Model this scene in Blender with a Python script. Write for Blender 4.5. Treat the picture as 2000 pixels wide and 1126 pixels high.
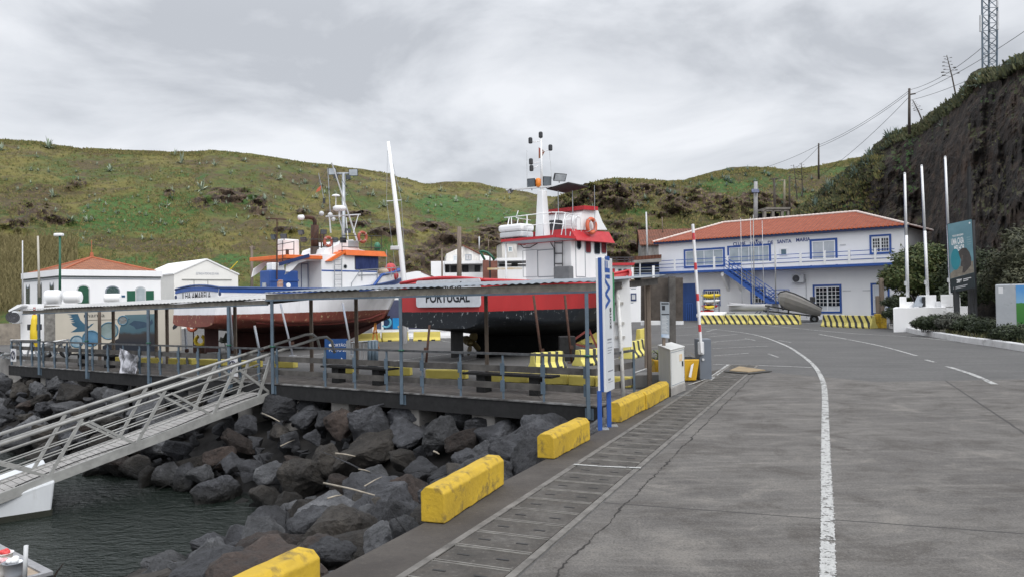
import bpy, bmesh, math, random
from mathutils import Vector as V, Matrix, noise
R_ = math.radians
scene = bpy.context.scene
for o in list(bpy.data.objects): bpy.data.objects.remove(o)
random.seed(7)
# ------------------------------------------------------------------ camera
PITCH, ROLL, FPX, EYE = R_(0.81), R_(1.03), 1480.0, 2.3
FW = V((0, math.cos(PITCH), math.sin(PITCH)))
U0 = V((0, -math.sin(PITCH), math.cos(PITCH)))
X0 = V((1, 0, 0))
RT = X0 * math.cos(ROLL) - U0 * math.sin(ROLL)
UP = X0 * math.sin(ROLL) + U0 * math.cos(ROLL)
CAM = V((0, 0, EYE))
cam_data = bpy.data.cameras.new('camera'); cam = bpy.data.objects.new('camera', cam_data)
scene.collection.objects.link(cam)
cam_data.sensor_width = 36; cam_data.lens = 36 * FPX / 2000; cam_data.clip_end = 3000; cam_data.clip_start = 0.05
m3 = Matrix((RT, UP, -FW)).transposed()
cam.matrix_world = Matrix.Translation(CAM) @ m3.to_4x4()
scene.camera = cam
# ------------------------------------------------------------------ light
SUN_AZ, SUN_EL, SKY_STR, SUN_STR, EXPO = R_(148), R_(46), 0.1, 1.15, 0.05
world = bpy.data.worlds.new('World'); scene.world = world; world.use_nodes = True
nt = world.node_tree; nt.nodes.clear()
def wn(t, **k):
    n = nt.nodes.new(t)
    for a, b in k.items(): setattr(n, a, b)
    return n
def wmath(op, a, b=None, c=None):
    n = wn('ShaderNodeMath', operation=op)
    for i, q in enumerate((a, b, c)):
        if q is None: continue
        if isinstance(q, (int, float)): n.inputs[i].default_value = q
        else: nt.links.new(q, n.inputs[i])
    return n.outputs[0]
tc = wn('ShaderNodeTexCoord'); sep = wn('ShaderNodeSeparateXYZ'); nt.links.new(tc.outputs['Generated'], sep.inputs[0])
zc = wmath('MAXIMUM', sep.outputs[2], 0.0)
n1 = wn('ShaderNodeTexNoise'); n1.inputs['Scale'].default_value = 3.1; n1.inputs['Detail'].default_value = 9; n1.inputs['Roughness'].default_value = 0.54; n1.inputs['Distortion'].default_value = 0.35
mp = wn('ShaderNodeMapping'); mp.inputs['Scale'].default_value = (1, 1, 2.3); mp.inputs['Location'].default_value = (.35, 0, .1); nt.links.new(tc.outputs['Generated'], mp.inputs[0]); nt.links.new(mp.outputs[0], n1.inputs['Vector'])
rp = wn('ShaderNodeValToRGB'); e = rp.color_ramp.elements
e[0].position = 0.38; e[0].color = (.55, .575, .62, 1); e[1].position = 0.62; e[1].color = (.89, .91, .95, 1)
em = rp.color_ramp.elements.new(0.485); em.color = (.725, .75, .795, 1)
nt.links.new(n1.outputs['Fac'], rp.inputs[0])
# thick cloud is brighter overhead and round the hidden sun
sd = V((math.sin(SUN_AZ) * math.cos(SUN_EL), math.cos(SUN_AZ) * math.cos(SUN_EL), math.sin(SUN_EL)))
dp = wn('ShaderNodeVectorMath', operation='DOT_PRODUCT'); nt.links.new(tc.outputs['Generated'], dp.inputs[0]); dp.inputs[1].default_value = sd
glow = wmath('POWER', wmath('MAXIMUM', dp.outputs['Value'], 0.0), 3.0)
zen = wmath('MULTIPLY', wmath('POWER', wmath('MAXIMUM', wmath('SUBTRACT', zc, 0.33), 0.0), 1.2), 2.3)
gain = wmath('ADD', wmath('ADD', 1.0, zen), wmath('MULTIPLY', glow, 1.6))
gm = wn('ShaderNodeMix', data_type='RGBA', blend_type='MULTIPLY'); gm.inputs[0].default_value = 1
nt.links.new(rp.outputs[0], gm.inputs[6])
gc = wn('ShaderNodeCombineColor')
for i in range(3): nt.links.new(gain, gc.inputs[i])
nt.links.new(gc.outputs[0], gm.inputs[7])
sky = wn('ShaderNodeTexSky', sky_type='NISHITA'); sky.sun_disc = False; sky.sun_elevation = SUN_EL; sky.sun_rotation = SUN_AZ
b1 = wn('ShaderNodeBackground'); b1.inputs[1].default_value = SKY_STR; nt.links.new(sky.outputs[0], b1.inputs[0])
b2 = wn('ShaderNodeBackground'); b2.inputs[1].default_value = 1.0; nt.links.new(gm.outputs[2], b2.inputs[0])
mx = wn('ShaderNodeMixShader'); mx.inputs[0].default_value = 0.94
nt.links.new(b1.outputs[0], mx.inputs[1]); nt.links.new(b2.outputs[0], mx.inputs[2])
wo = wn('ShaderNodeOutputWorld'); nt.links.new(mx.outputs[0], wo.inputs[0])
sl = bpy.data.lights.new('sun', 'SUN'); sl.energy = SUN_STR; sl.angle = R_(22); sl.color = (1, .95, .87)
so = bpy.data.objects.new('sun', sl); scene.collection.objects.link(so)
so.rotation_euler = (-sd).to_track_quat('-Z', 'Y').to_euler()
scene.view_settings.view_transform = 'Standard'; scene.view_settings.look = 'None'
scene.view_settings.exposure = EXPO; scene.view_settings.gamma = 1; scene.view_settings.use_curve_mapping = False
# ------------------------------------------------------------------ pixel helpers (photo pixels 2000 x 1126)
def ray(px, py):
    v = FW * FPX + RT * (px - 1000) + UP * (563 - py)
    return v / v.y
def at(px, py, y): return CAM + ray(px, py) * y
def G(px, py, z=0.0):
    r = ray(px, py); return CAM + r * ((z - EYE) / r.z)
class Wall:
    """a vertical plane through o along the horizontal direction d; pixels on it become (t, z)"""
    def __init__(s, o, d):
        s.o = V((o[0], o[1], 0)); s.d = V((d[0], d[1], 0)).normalized()
        s.n = V((s.d.y, -s.d.x, 0))
        if s.n.dot(CAM - s.o) < 0: s.n = -s.n
    def tz(s, px, py):
        r = ray(px, py); k = (s.o - CAM).dot(s.n) / r.dot(s.n); p = CAM + r * k
        return (p - s.o).dot(s.d), p.z
    def P(s, t, z, off=0.0): return s.o + s.d * t + s.n * off + V((0, 0, z))
    def rect(s, x0, y0, x1, y1):
        a, b = s.tz(x0, (y0 + y1) / 2)[0], s.tz(x1, (y0 + y1) / 2)[0]
        mx_ = (x0 + x1) / 2
        return a, b, s.tz(mx_, y1)[1], s.tz(mx_, y0)[1]
# ------------------------------------------------------------------ objects
def wm(o):
    m = o.matrix_basis.copy()
    return wm(o.parent) @ m if o.parent else m
def tag(o, label=None, cat=None, group=None, kind=None):
    if label: o['label'] = label
    if cat: o['category'] = cat
    if group: o['group'] = group
    if kind: o['kind'] = kind
    return o
def thing(name, label, cat, loc=(0, 0, 0), rz=0.0, group=None):
    o = bpy.data.objects.new(name, None); scene.collection.objects.link(o)
    o.empty_display_size = .2
    o.location = loc; o.rotation_euler = (0, 0, rz)
    return tag(o, label, cat, group)
def dup(root, loc, rz, label=None, group=None, scale=None):
    r = root.copy(); scene.collection.objects.link(r); r.location = loc
    r.rotation_euler = (0, 0, rz)
    if scale: r.scale = scale
    if label: r['label'] = label
    if group: r['group'] = group
    for ch in list(root.children):
        c = ch.copy(); scene.collection.objects.link(c); c.parent = r
        for g in ch.children:
            d = g.copy(); scene.collection.objects.link(d); d.parent = c
    return r
class MB:
    def __init__(s): s.bm = bmesh.new()
    def poly(s, pts):
        vs = [s.bm.verts.new(p) for p in pts]
        try: return s.bm.faces.new(vs)
        except ValueError: return None
    def hexa(s, p):
        v = [s.bm.verts.new(q) for q in p]
        for f in ((0, 3, 2, 1), (4, 5, 6, 7), (0, 1, 5, 4), (1, 2, 6, 5), (2, 3, 7, 6), (3, 0, 4, 7)):
            s.bm.faces.new([v[i] for i in f])
        return s
    def box(s, x0, x1, y0, y1, z0, z1, M=None):
        p = [V(q) for q in ((x0, y0, z0), (x1, y0, z0), (x1, y1, z0), (x0, y1, z0), (x0, y0, z1), (x1, y0, z1), (x1, y1, z1), (x0, y1, z1))]
        if M is not None: p = [M @ q for q in p]
        return s.hexa(p)
    def wbox(s, w, t0, t1, z0, z1, a, b):
        """box on a Wall plane, from offset a to b along its outward normal"""
        return s.hexa([w.P(t0, z0, a), w.P(t1, z0, a), w.P(t1, z0, b), w.P(t0, z0, b), w.P(t0, z1, a), w.P(t1, z1, a), w.P(t1, z1, b), w.P(t0, z1, b)])
    def wframe(s, w, t0, t1, z0, z1, th, a, b):
        s.wbox(w, t0, t1, z1 - th, z1, a, b); s.wbox(w, t0, t1, z0, z0 + th, a, b)
        s.wbox(w, t0, t0 + th, z0 + th, z1 - th, a, b); s.wbox(w, t1 - th, t1, z0 + th, z1 - th, a, b); return s
    def prism(s, pts, vec):
        vec = V(vec); a = [s.bm.verts.new(p) for p in pts]; b = [s.bm.verts.new(V(p) + vec) for p in pts]
        n = len(pts)
        s.bm.faces.new(a[::-1]); s.bm.faces.new(b)
        for i in range(n): s.bm.faces.new((a[i], a[(i + 1) % n], b[(i + 1) % n], b[i]))
        return s
    def tube(s, pts, r, n=8):
        pts = [V(p) for p in pts]; k = len(pts); rs = r if isinstance(r, (list, tuple)) else [r] * k
        rings = []; prev = None
        for i, p in enumerate(pts):
            t = (pts[min(i + 1, k - 1)] - pts[max(i - 1, 0)])
            if t.length < 1e-9: t = V((0, 0, 1))
            t.normalize()
            if prev is None:
                h = V((0, 0, 1)) if abs(t.z) < .9 else V((1, 0, 0))
                u = t.cross(h).normalized()
            else: u = (prev - t * prev.dot(t)).normalized()
            prev = u; w = t.cross(u)
            rings.append([s.bm.verts.new(p + (u * math.cos(2 * math.pi * (j + .5) / n) + w * math.sin(2 * math.pi * (j + .5) / n)) * rs[i]) for j in range(n)])
        for a, b in zip(rings, rings[1:]):
            for j in range(n): s.bm.faces.new((a[j], a[(j + 1) % n], b[(j + 1) % n], b[j]))
        s.bm.faces.new(rings[0][::-1]); s.bm.faces.new(rings[-1]); return s
    def bar(s, p0, p1, w, h):
        """rectangular bar, w across (horizontal), h up"""
        p0, p1 = V(p0), V(p1); t = (p1 - p0).normalized()
        u = t.cross(V((0, 0, 1)))
        u = u.normalized() if u.length > 1e-4 else V((1, 0, 0))
        q = u.cross(t).normalized(); u = u * w / 2; q = q * h / 2
        return s.hexa([p0 - u - q, p0 + u - q, p1 + u - q, p1 - u - q, p0 - u + q, p0 + u + q, p1 + u + q, p1 - u + q])
    def lathe(s, prof, M=None, n=16):
        M = M or Matrix(); rings = []
        for r, z in prof: rings.append([s.bm.verts.new(M @ V((r * math.cos(2 * math.pi * j / n), r * math.sin(2 * math.pi * j / n), z))) for j in range(n)])
        for a, b in zip(rings, rings[1:]):
            for j in range(n): s.bm.faces.new((a[j], a[(j + 1) % n], b[(j + 1) % n], b[j]))
        s.bm.faces.new(rings[0][::-1]); s.bm.faces.new(rings[-1]); return s
    def ball(s, c, r, sc=(1, 1, 1), sub=2):
        M = Matrix.Translation(c) @ Matrix.Diagonal((*[r * q for q in sc], 1))
        bmesh.ops.create_icosphere(s.bm, subdivisions=sub, radius=1, matrix=M); return s
    def torus(s, c, nrm, Rr, r, n=20, m=8, a0=0.0, a1=2 * math.pi):
        nrm = V(nrm).normalized(); h = V((0, 0, 1)) if abs(nrm.z) < .9 else V((1, 0, 0))
        u = nrm.cross(h).normalized(); w = nrm.cross(u); c = V(c); full = abs(a1 - a0 - 2 * math.pi) < 1e-6
        rings = []
        for i in range(n + (0 if full else 1)):
            a = a0 + (a1 - a0) * i / n; dr = u * math.cos(a) + w * math.sin(a)
            rings.append([s.bm.verts.new(c + dr * (Rr + r * math.cos(2 * math.pi * j / m)) + nrm * r * math.sin(2 * math.pi * j / m)) for j in range(m)])
        k = len(rings)
        for i in range(k if full else k - 1):
            a, b = rings[i], rings[(i + 1) % k]
            for j in range(m): s.bm.faces.new((a[j], a[(j + 1) % m], b[(j + 1) % m], b[j]))
        return s
    def grid(s, rows):
        vs = [[s.bm.verts.new(p) for p in r] for r in rows]
        for a, b in zip(vs, vs[1:]):
            for j in range(len(a) - 1): s.bm.faces.new((a[j], a[j + 1], b[j + 1], b[j]))
        return vs
    def build(s, name, mat, parent=None, smooth=False, bevel=0, local=False, recalc=True):
        if parent is not None and not local:
            s.bm.transform(wm(parent).inverted())
        if recalc: bmesh.ops.recalc_face_normals(s.bm, faces=s.bm.faces)
        me = bpy.data.meshes.new(name); s.bm.to_mesh(me); s.bm.free()
        if mat: me.materials.append(mat)
        o = bpy.data.objects.new(name, me); scene.collection.objects.link(o)
        if parent is not None: o.parent = parent
        if smooth: me.polygons.foreach_set('use_smooth', [True] * len(me.polygons))
        if bevel:
            b = o.modifiers.new('bevel', 'BEVEL'); b.width = bevel; b.segments = 2; b.limit_method = 'ANGLE'; b.angle_limit = R_(40)
        return o
def text_mesh(s, mat, parent, name, o, xd, yd, w=None, h=.3, depth=.004, bold=0.0):
    """lettering laid on a surface: o lower-left corner, xd reading direction, yd up"""
    cu = bpy.data.curves.new('t', 'FONT'); cu.body = s; cu.size = 1; cu.extrude = 0; cu.offset = bold; cu.resolution_u = 3
    ob = bpy.data.objects.new('t', cu); scene.collection.objects.link(ob)
    bpy.context.view_layer.update()
    me = bpy.data.meshes.new_from_object(ob.evaluated_get(bpy.context.evaluated_depsgraph_get()))
    bpy.data.objects.remove(ob); bpy.data.curves.remove(cu)
    xs = [v.co.x for v in me.vertices]; ys = [v.co.y for v in me.vertices]
    x0, x1, y0, y1 = min(xs), max(xs), min(ys), max(ys)
    sy = h / (y1 - y0); sx = (w / (x1 - x0)) if w else sy
    xd = V(xd).normalized(); yd = V(yd).normalized(); nn = xd.cross(yd).normalized(); o = V(o)
    inv = wm(parent).inverted() if parent is not None else Matrix()
    for v in me.vertices: v.co = inv @ (o + xd * (v.co.x - x0) * sx + yd * (v.co.y - y0) * sy + nn * depth)
    me.materials.clear(); me.materials.append(mat)
    ob = bpy.data.objects.new(name, me); scene.collection.objects.link(ob)
    if parent is not None: ob.parent = parent
    return ob
# ------------------------------------------------------------------ materials
_mc = {}
def lin(r, g, b):
    return tuple(((c / 255) / 12.92 if c / 255 <= .04045 else ((c / 255 + .055) / 1.055) ** 2.4) for c in (r, g, b))
class NT:
    def __init__(s, name):
        s.m = bpy.data.materials.new(name); s.m.use_nodes = True; s.t = s.m.node_tree
        s.p = s.t.nodes['Principled BSDF']; s.out = s.t.nodes['Material Output']
        s.tc = s.t.nodes.new('ShaderNodeTexCoord').outputs['Object']
    def n(s, t, **k):
        q = s.t.nodes.new(t)
        for a, b in k.items(): setattr(q, a, b)
        return q
    def l(s, a, b): s.t.links.new(a, b)
    def set(s, inp, v):
        if isinstance(v, (int, float)): inp.default_value = v
        elif isinstance(v, tuple): inp.default_value = (*v, 1) if len(v) == 3 and inp.type == 'RGBA' else v
        else: s.l(v, inp)
    def math(s, op, a, b=None, c=None, clamp=False):
        q = s.n('ShaderNodeMath', operation=op, use_clamp=clamp)
        for i, x in enumerate((a, b, c)):
            if x is not None: s.set(q.inputs[i], x)
        return q.outputs[0]
    def map(s, vec, scale=(1, 1, 1), rot=(0, 0, 0), loc=(0, 0, 0)):
        q = s.n('ShaderNodeMapping'); s.l(vec, q.inputs[0]); q.inputs['Scale'].default_value = scale; q.inputs['Rotation'].default_value = rot; q.inputs['Location'].default_value = loc
        return q.outputs[0]
    def noise(s, scale, detail=5, rough=.55, vec=None, dist=0.0):
        q = s.n('ShaderNodeTexNoise'); s.l(vec if vec is not None else s.tc, q.inputs['Vector'])
        q.inputs['Scale'].default_value = scale; q.inputs['Detail'].default_value = detail; q.inputs['Roughness'].default_value = rough; q.inputs['Distortion'].default_value = dist
        return q.outputs['Fac']
    def ramp(s, f, stops, interp='LINEAR'):
        q = s.n('ShaderNodeValToRGB'); q.color_ramp.interpolation = interp; e = q.color_ramp.elements
        while len(e) < len(stops): e.new(.5)
        for i, (p, c) in enumerate(stops):
            e[i].position = p; c = (c, c, c) if isinstance(c, (int, float)) else c; e[i].color = (*c, 1)
        s.l(f, q.inputs[0]); return q.outputs[0]
    def mix(s, f, a, b, mode='MIX'):
        q = s.n('ShaderNodeMix', data_type='RGBA', blend_type=mode); s.set(q.inputs[0], f); s.set(q.inputs[6], a); s.set(q.inputs[7], b); return q.outputs[2]
    def bump(s, h, st=.3, d=.02):
        q = s.n('ShaderNodeBump'); q.inputs['Strength'].default_value = st; q.inputs['Distance'].default_value = d; s.l(h, q.inputs['Height']); s.l(q.outputs[0], s.p.inputs['Normal'])
    def fin(s, col, rough=.6, metal=0.0):
        s.set(s.p.inputs['Base Color'], col); s.set(s.p.inputs['Roughness'], rough); s.p.inputs['Metallic'].default_value = metal; return s.m
    def xyz(s, vec=None):
        q = s.n('ShaderNodeSeparateXYZ'); s.l(vec if vec is not None else s.tc, q.inputs[0]); return q.outputs
def mat(name, c, c2=None, sc=3.0, rough=.6, metal=0.0, stain=None, sa=.5, ssc=1.2, bump=.0, bsc=30, streak=False, spec=.5):
    if name in _mc: return _mc[name]
    k = NT(name); c2 = c2 or tuple(x * .82 for x in c)
    vec = k.map(k.tc, (1, 1, .25)) if streak else k.tc
    col = k.ramp(k.noise(sc, 6, .6, vec), [(.32, c2), (.68, c)])
    if stain:
        f = k.ramp(k.noise(ssc, 8, .68, vec, .3), [(1 - sa - .06, 0.0), (1 - sa + .1, 1.0)])
        col = k.mix(k.math('MULTIPLY', f, .8), col, stain)
    rg = k.ramp(k.noise(sc * 2.3, 4), [(.3, max(rough - .1, .03)), (.7, min(rough + .1, 1))])
    if bump: k.bump(k.noise(bsc, 6, .65), bump, .02)
    k.p.inputs['Specular IOR Level'].default_value = spec; _mc[name] = k.fin(col, rg, metal); return _mc[name]
M_white = mat('white_paint', (.80, .80, .80), (.72, .73, .74), 1.5, .5, stain=(.5, .48, .45), sa=.3, ssc=1.5, streak=True)
M_wall = mat('white_render', (.84, .84, .84), (.79, .79, .80), .8, .8, stain=(.62, .61, .59), sa=.3, ssc=.5, bump=.15, bsc=14, streak=True)
M_oldwall = mat('old_render', (.70, .68, .64), (.55, .53, .50), 1.2, .9, stain=(.22, .21, .20), sa=.42, ssc=.9, bump=.3, bsc=12, streak=True)
M_blue = mat('blue_paint', (.018, .07, .26), (.014, .055, .21), 2, .45)
M_navy = mat('navy_paint', (.015, .035, .12), None, 2, .45)
M_bluetrim = mat('blue_trim', (.022, .085, .33), (.018, .07, .27), 2, .45)
M_steelblue = mat('blue_grey_steel', (.095, .135, .175), (.066, .095, .125), 4, .5, stain=(.16, .10, .06), sa=.3, ssc=4)
M_galv = mat('galvanised_steel', (.42, .44, .46), (.32, .34, .36), 5, .45, .6)
M_alu = mat('aluminium', (.36, .36, .345), (.25, .25, .24), 4, .45, .2)
M_dark = mat('dark_metal', (.03, .032, .036), (.02, .021, .024), 4, .5)
M_black = mat('black_rubber', (.015, .015, .016), None, 4, .6)
M_wood = mat('weathered_wood', (.21, .165, .13), (.12, .095, .075), 6, .85, bump=.3, bsc=25, streak=True)
M_woodgrey = mat('grey_timber', (.105, .098, .09), (.05, .046, .043), 4, .9, bump=.35, bsc=22)
M_tarwood = mat('dark_timber', (.014, .0138, .0145), (.007, .007, .0075), 3, .8, stain=(.05, .045, .042), sa=.24, ssc=2, bump=.3, bsc=18)
M_concrete = mat('concrete', (.30, .285, .265), (.2, .19, .18), 2.5, .9, stain=(.1, .09, .08), sa=.35, ssc=1.3, bump=.4, bsc=20)
M_yellow = mat('yellow_kerb_paint', (.55, .36, .022), (.36, .235, .018), 2.2, .75, stain=(.06, .05, .035), sa=.43, ssc=5, bump=.45, bsc=22)
M_paleyel = mat('pale_yellow_paint', (.66, .55, .13), (.56, .46, .10), 2, .7, stain=(.2, .18, .11), sa=.32, ssc=3.5, bump=.2, bsc=25)
M_red = mat('red_paint', (.46, .025, .025), (.36, .02, .022), 1.2, .42, stain=(.3, .06, .05), sa=.35, ssc=1.5)
M_redtrim = mat('red_trim', (.48, .022, .03), (.40, .018, .025), 3, .45)
M_orange = mat('orange_trim', (.72, .16, .03), (.6, .12, .025), 3, .5)
M_lifering = mat('life_ring_orange', (.62, .15, .07), (.5, .1, .05), 3, .6)
M_rust = mat('rusty_steel', (.085, .036, .022), (.04, .022, .016), 6, .85, bump=.2, bsc=30)
M_rustred = mat('red_oxide', (.2, .035, .025), (.12, .022, .018), 5, .6)
M_glass = mat('dark_glass', (.02, .024, .03), (.015, .018, .022), 2, .08)
M_paleglass = mat('pale_reflection_glass', (.42, .47, .49), (.27, .31, .33), .9, .15)  # whitish window reflections, and curtains, put into the pane colour
M_green = mat('green_paint', (.012, .10, .055), None, 3, .5)
M_terracotta = mat('terracotta', (.42, .13, .06), (.3, .09, .045), 4, .85)
M_ltgrey = mat('light_grey_plastic', (.55, .56, .57), (.48, .49, .5), 3, .5)
M_grey = mat('grey_enamel', (.22, .25, .29), (.18, .21, .24), 2, .5)
M_lens = mat('lamp_glass', (.55, .58, .60), (.4, .42, .45), 5, .15)
M_ink = mat('dark_lettering', (.012, .014, .02), None, 5, .6)
M_inkblue = mat('blue_lettering', (.02, .045, .22), None, 5, .5)
M_inkwhite = mat('white_lettering', (.82, .82, .82), None, 5, .5)
M_yelplain = mat('yellow_plastic', (.68, .5, .02), (.6, .42, .015), 3, .45)
M_redplain = mat('red_plastic', (.62, .05, .05), (.5, .035, .035), 3, .4)
def tiles(name, ca, cb, px=.34, rows=.42):
    k = NT(name); x, y, z = k.xyz()
    wv = k.math('SINE', k.math('MULTIPLY', x, 2 * math.pi / px))
    wy = k.math('SINE', k.math('MULTIPLY', y, 2 * math.pi / px))
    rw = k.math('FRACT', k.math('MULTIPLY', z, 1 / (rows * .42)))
    geo = k.n('ShaderNodeNewGeometry'); q = k.n('ShaderNodeSeparateXYZ')
    vt = k.n('ShaderNodeVectorTransform', vector_type='NORMAL', convert_from='WORLD', convert_to='OBJECT'); k.l(geo.outputs['True Normal'], vt.inputs[0]); k.l(vt.outputs[0], q.inputs[0])
    side = k.math('GREATER_THAN', k.math('ABSOLUTE', q.outputs[0]), k.math('ABSOLUTE', q.outputs[1]))
    w = k.math('ADD', k.math('MULTIPLY', wv, k.math('SUBTRACT', 1.0, side)), k.math('MULTIPLY', wy, side))
    h = k.math('ADD', k.math('MULTIPLY', w, .5), k.math('MULTIPLY', rw, .6))
    col = k.mix(k.ramp(k.noise(2.2, 6, .65), [(.3, 0.0), (.7, 1.0)]), ca, cb)
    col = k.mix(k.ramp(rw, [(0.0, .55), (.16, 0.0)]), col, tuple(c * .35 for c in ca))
    k.bump(h, 1.0, .09); return k.fin(col, .85)
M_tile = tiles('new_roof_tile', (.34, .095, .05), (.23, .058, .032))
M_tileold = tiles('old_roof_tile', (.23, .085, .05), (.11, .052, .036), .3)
def window(parent, w, px, fr=.14, nx=2, ny=1, mfr=None, mpane=None, msash=None, lab=None, flush=.05, name='window', sash=.045, sill=False):
    """a framed opening on a Wall: surround > pane and sash"""
    t0, t1, z0, z1 = w.rect(*px)
    f = MB().wframe(w, t0, t1, z0, z1, fr, -.02, flush).build(name, mfr or M_bluetrim, parent)
    MB().wbox(w, t0 + fr * .6, t1 - fr * .6, z0 + fr * .6, z1 - fr * .6, -.02, .012).build('pane', mpane or M_glass, f)
    s = MB(); a0, a1, b0, b1 = t0 + fr, t1 - fr, z0 + fr, z1 - fr
    s.wframe(w, a0, a1, b0, b1, sash, .012, .03)
    for i in range(1, nx): c = a0 + (a1 - a0) * i / nx; s.wbox(w, c - sash / 2, c + sash / 2, b0 + sash, b1 - sash, .014, .028)
    for j in range(1, ny): c = b0 + (b1 - b0) * j / ny; s.wbox(w, a0 + sash, a1 - sash, c - sash / 2.6, c + sash / 2.6, .0125, .027)
    s.build('sash', msash or M_white, f)
    if sill: MB().wbox(w, t0 - .08, t1 + .08, z0 - .09, z0 - .003, -.02, .14).build('sill', M_white, f)
    if lab: f['label'] = lab
    return f
# ------------------------------------------------------------------ the quay's main lines
DR = G(1168, 792, .05); DL = G(20, 712, .05); DR.z = DL.z = 0
DD = (DL - DR).normalized(); DN = V((-DD.y, DD.x, 0)); DN = DN if DN.y > 0 else -DN      # along the boardwalk, and away from the water
DLEN = (DL - DR).length
def dk(t, n=0.0, z=0.0): return DR + DD * t + DN * n + V((0, 0, z))
EA, EB = G(632, 1124), G(1150, 852); ED = (EB - EA).normalized(); EN = V((-ED.y, ED.x, 0)); EN = EN if EN.x < 0 else -EN   # road edge, towards the water
ECOR = EA + ED * ((DR + DN * .15 - EA).dot(ED))
SL0, SL1 = G(776, 1126), G(1420, 715); SD = (SL1 - SL0).normalized(); SN = V((SD.y, -SD.x, 0))   # cable trench, SN to the road side
SW = .93
# ------------------------------------------------------------------ ground, road
def ground_mat():
    k = NT('yard_asphalt')
    a = k.noise(.35, 8, .6); b = k.noise(9, 6, .7); c = k.noise(1.4, 6, .6, k.map(k.tc, (.22, 2.2, 1), (0, 0, .5)))
    col = k.ramp(a, [(.3, (.064, .062, .060)), (.7, (.104, .100, .096))])
    col = k.mix(k.ramp(c, [(.45, 0.0), (.7, .5)]), col, (.14, .138, .134))
    col = k.mix(k.ramp(b, [(.4, .55), (.62, 0.0)]), col, (.045, .045, .046))
    k.bump(b, .35, .01); return k.fin(col, .85)
def road_mat():
    k = NT('road_concrete')
    rot = k.map(k.tc, (1, 1, 1), (0, 0, R_(0)))
    st = k.noise(1.0, 8, .72, k.map(k.tc, (.5, 3.1, 1), (0, 0, R_(3))), 1.3)
    big = k.noise(.4, 8, .66); fine = k.noise(42, 5, .8); mid = k.noise(1.1, 9, .72, None, .5)
    col = k.ramp(big, [(.3, (.062, .056, .052)), (.7, (.112, .104, .096))])
    col = k.mix(k.ramp(st, [(.46, 0.0), (.72, .6)]), col, (.185, .172, .155))
    col = k.mix(k.ramp(st, [(.28, .4), (.45, 0.0)]), col, (.055, .052, .05))
    col = k.mix(k.ramp(mid, [(.50, 0.0), (.64, .85)]), col, (.046, .039, .033)); col = k.mix(k.ramp(mid, [(.32, .75), (.46, 0.0)]), col, (.175, .16, .142)); col = k.mix(k.ramp(k.noise(.75, 5, .6, k.map(k.tc, (1, 1, 1), (0, 0, 0), (9, 4, 0))), [(.62, 0.0), (.72, .6)]), col, (.04, .034, .03))
    col = k.mix(k.ramp(fine, [(.38, .6), (.48, 0.0)]), col, (.030, .0275, .026))
    col = k.mix(k.ramp(fine, [(.54, 0.0), (.68, .45)]), col, (.22, .21, .19))
    # sealed joints between the slabs
    def joint(p, q, w):
        d = (q - p); d.z = 0; d.normalize(); n = V((-d.y, d.x, 0)); x, y, z = k.xyz()
        s = k.math('ADD', k.math('MULTIPLY', x, n.x), k.math('MULTIPLY', y, n.y))
        s = k.math('ABSOLUTE', k.math('ADD', k.math('SUBTRACT', s, n.dot(p)), k.math('MULTIPLY', k.math('SUBTRACT', k.noise(3, 4), .5), .05)))
        return k.ramp(s, [(w * .5, .85), (w, 0.0)])
    for p, q, w in ((G(1300, 990), G(2000, 1042), .022), (G(1850, 745), G(2000, 845), .03)):
        col = k.mix(joint(p, q, w), col, (.025, .023, .022))
    k.bump(k.math('ADD', k.math('MULTIPLY', st, 1.0), k.math('MULTIPLY', fine, .8)), .55, .012); return k.fin(col, .82)
FAR = 900
g = MB()
pts = [EA - ED * 25, ECOR, dk(0, .15), dk(0, 2.35), dk(DLEN + .6, 2.35), dk(DLEN + 22, 2.0), dk(DLEN + 60, -12), V((-FAR, 30, 0)), V((-FAR, FAR, 0)), V((FAR, FAR, 0)), V((FAR, -60, 0)), V((EA - ED * 25).to_tuple()) + V((0, -46, 0))]
g.poly(pts)
bmesh.ops.triangulate(g.bm, faces=g.bm.faces)
ground = tag(g.build('ground', ground_mat()), kind='structure')
q = MB()
for a, b in zip(pts[:6], pts[1:7]): q.poly([V(a) + V((0, 0, -.003)), V(b) + V((0, 0, -.003)), V(b) + V((0, 0, -5)), V(a) + V((0, 0, -5))])
tag(q.build('quay_wall', M_concrete), kind='structure')
s1 = SN * SW
tr = lambda s, n=0.0, z=0.0: SL0 + SD * s + SN * n + V((0, 0, z))
far_y = 19.6
rp_ = [tr(-14, SW + .02, .004), tr(18.6, SW + .02, .004), V((9.4, far_y, .004)), V((60, far_y + .3, .004)), V((60, -14, .004))]
g = MB(); g.poly(rp_); tag(g.build('road', road_mat()), kind='structure')
# quay edge strip: browner worn concrete between the blocks and the trench
k = NT('edge_concrete'); f1 = k.noise(16, 7, .75); f2 = k.noise(1.1, 6, .6)
c_ = k.ramp(f2, [(.35, (.036, .030, .026)), (.65, (.068, .059, .051))]); c_ = k.mix(k.ramp(f1, [(.35, .6), (.5, 0.0)]), c_, (.03, .027, .025)); c_ = k.mix(k.ramp(f1, [(.6, 0.0), (.75, .5)]), c_, (.2, .185, .165))
k.bump(f1, .5, .012); M_edge = k.fin(c_, .85)
g = MB(); g.poly([EA - ED * 20 + V((0, 0, .004)), tr(-14, -.01, .004), tr(19.5, -.01, .004), G(1345, 735, .004), dk(-1.4, 2.6, .004), ECOR + V((0, 0, .004))])
tag(g.build('quay_edge', M_edge), kind='structure')
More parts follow.
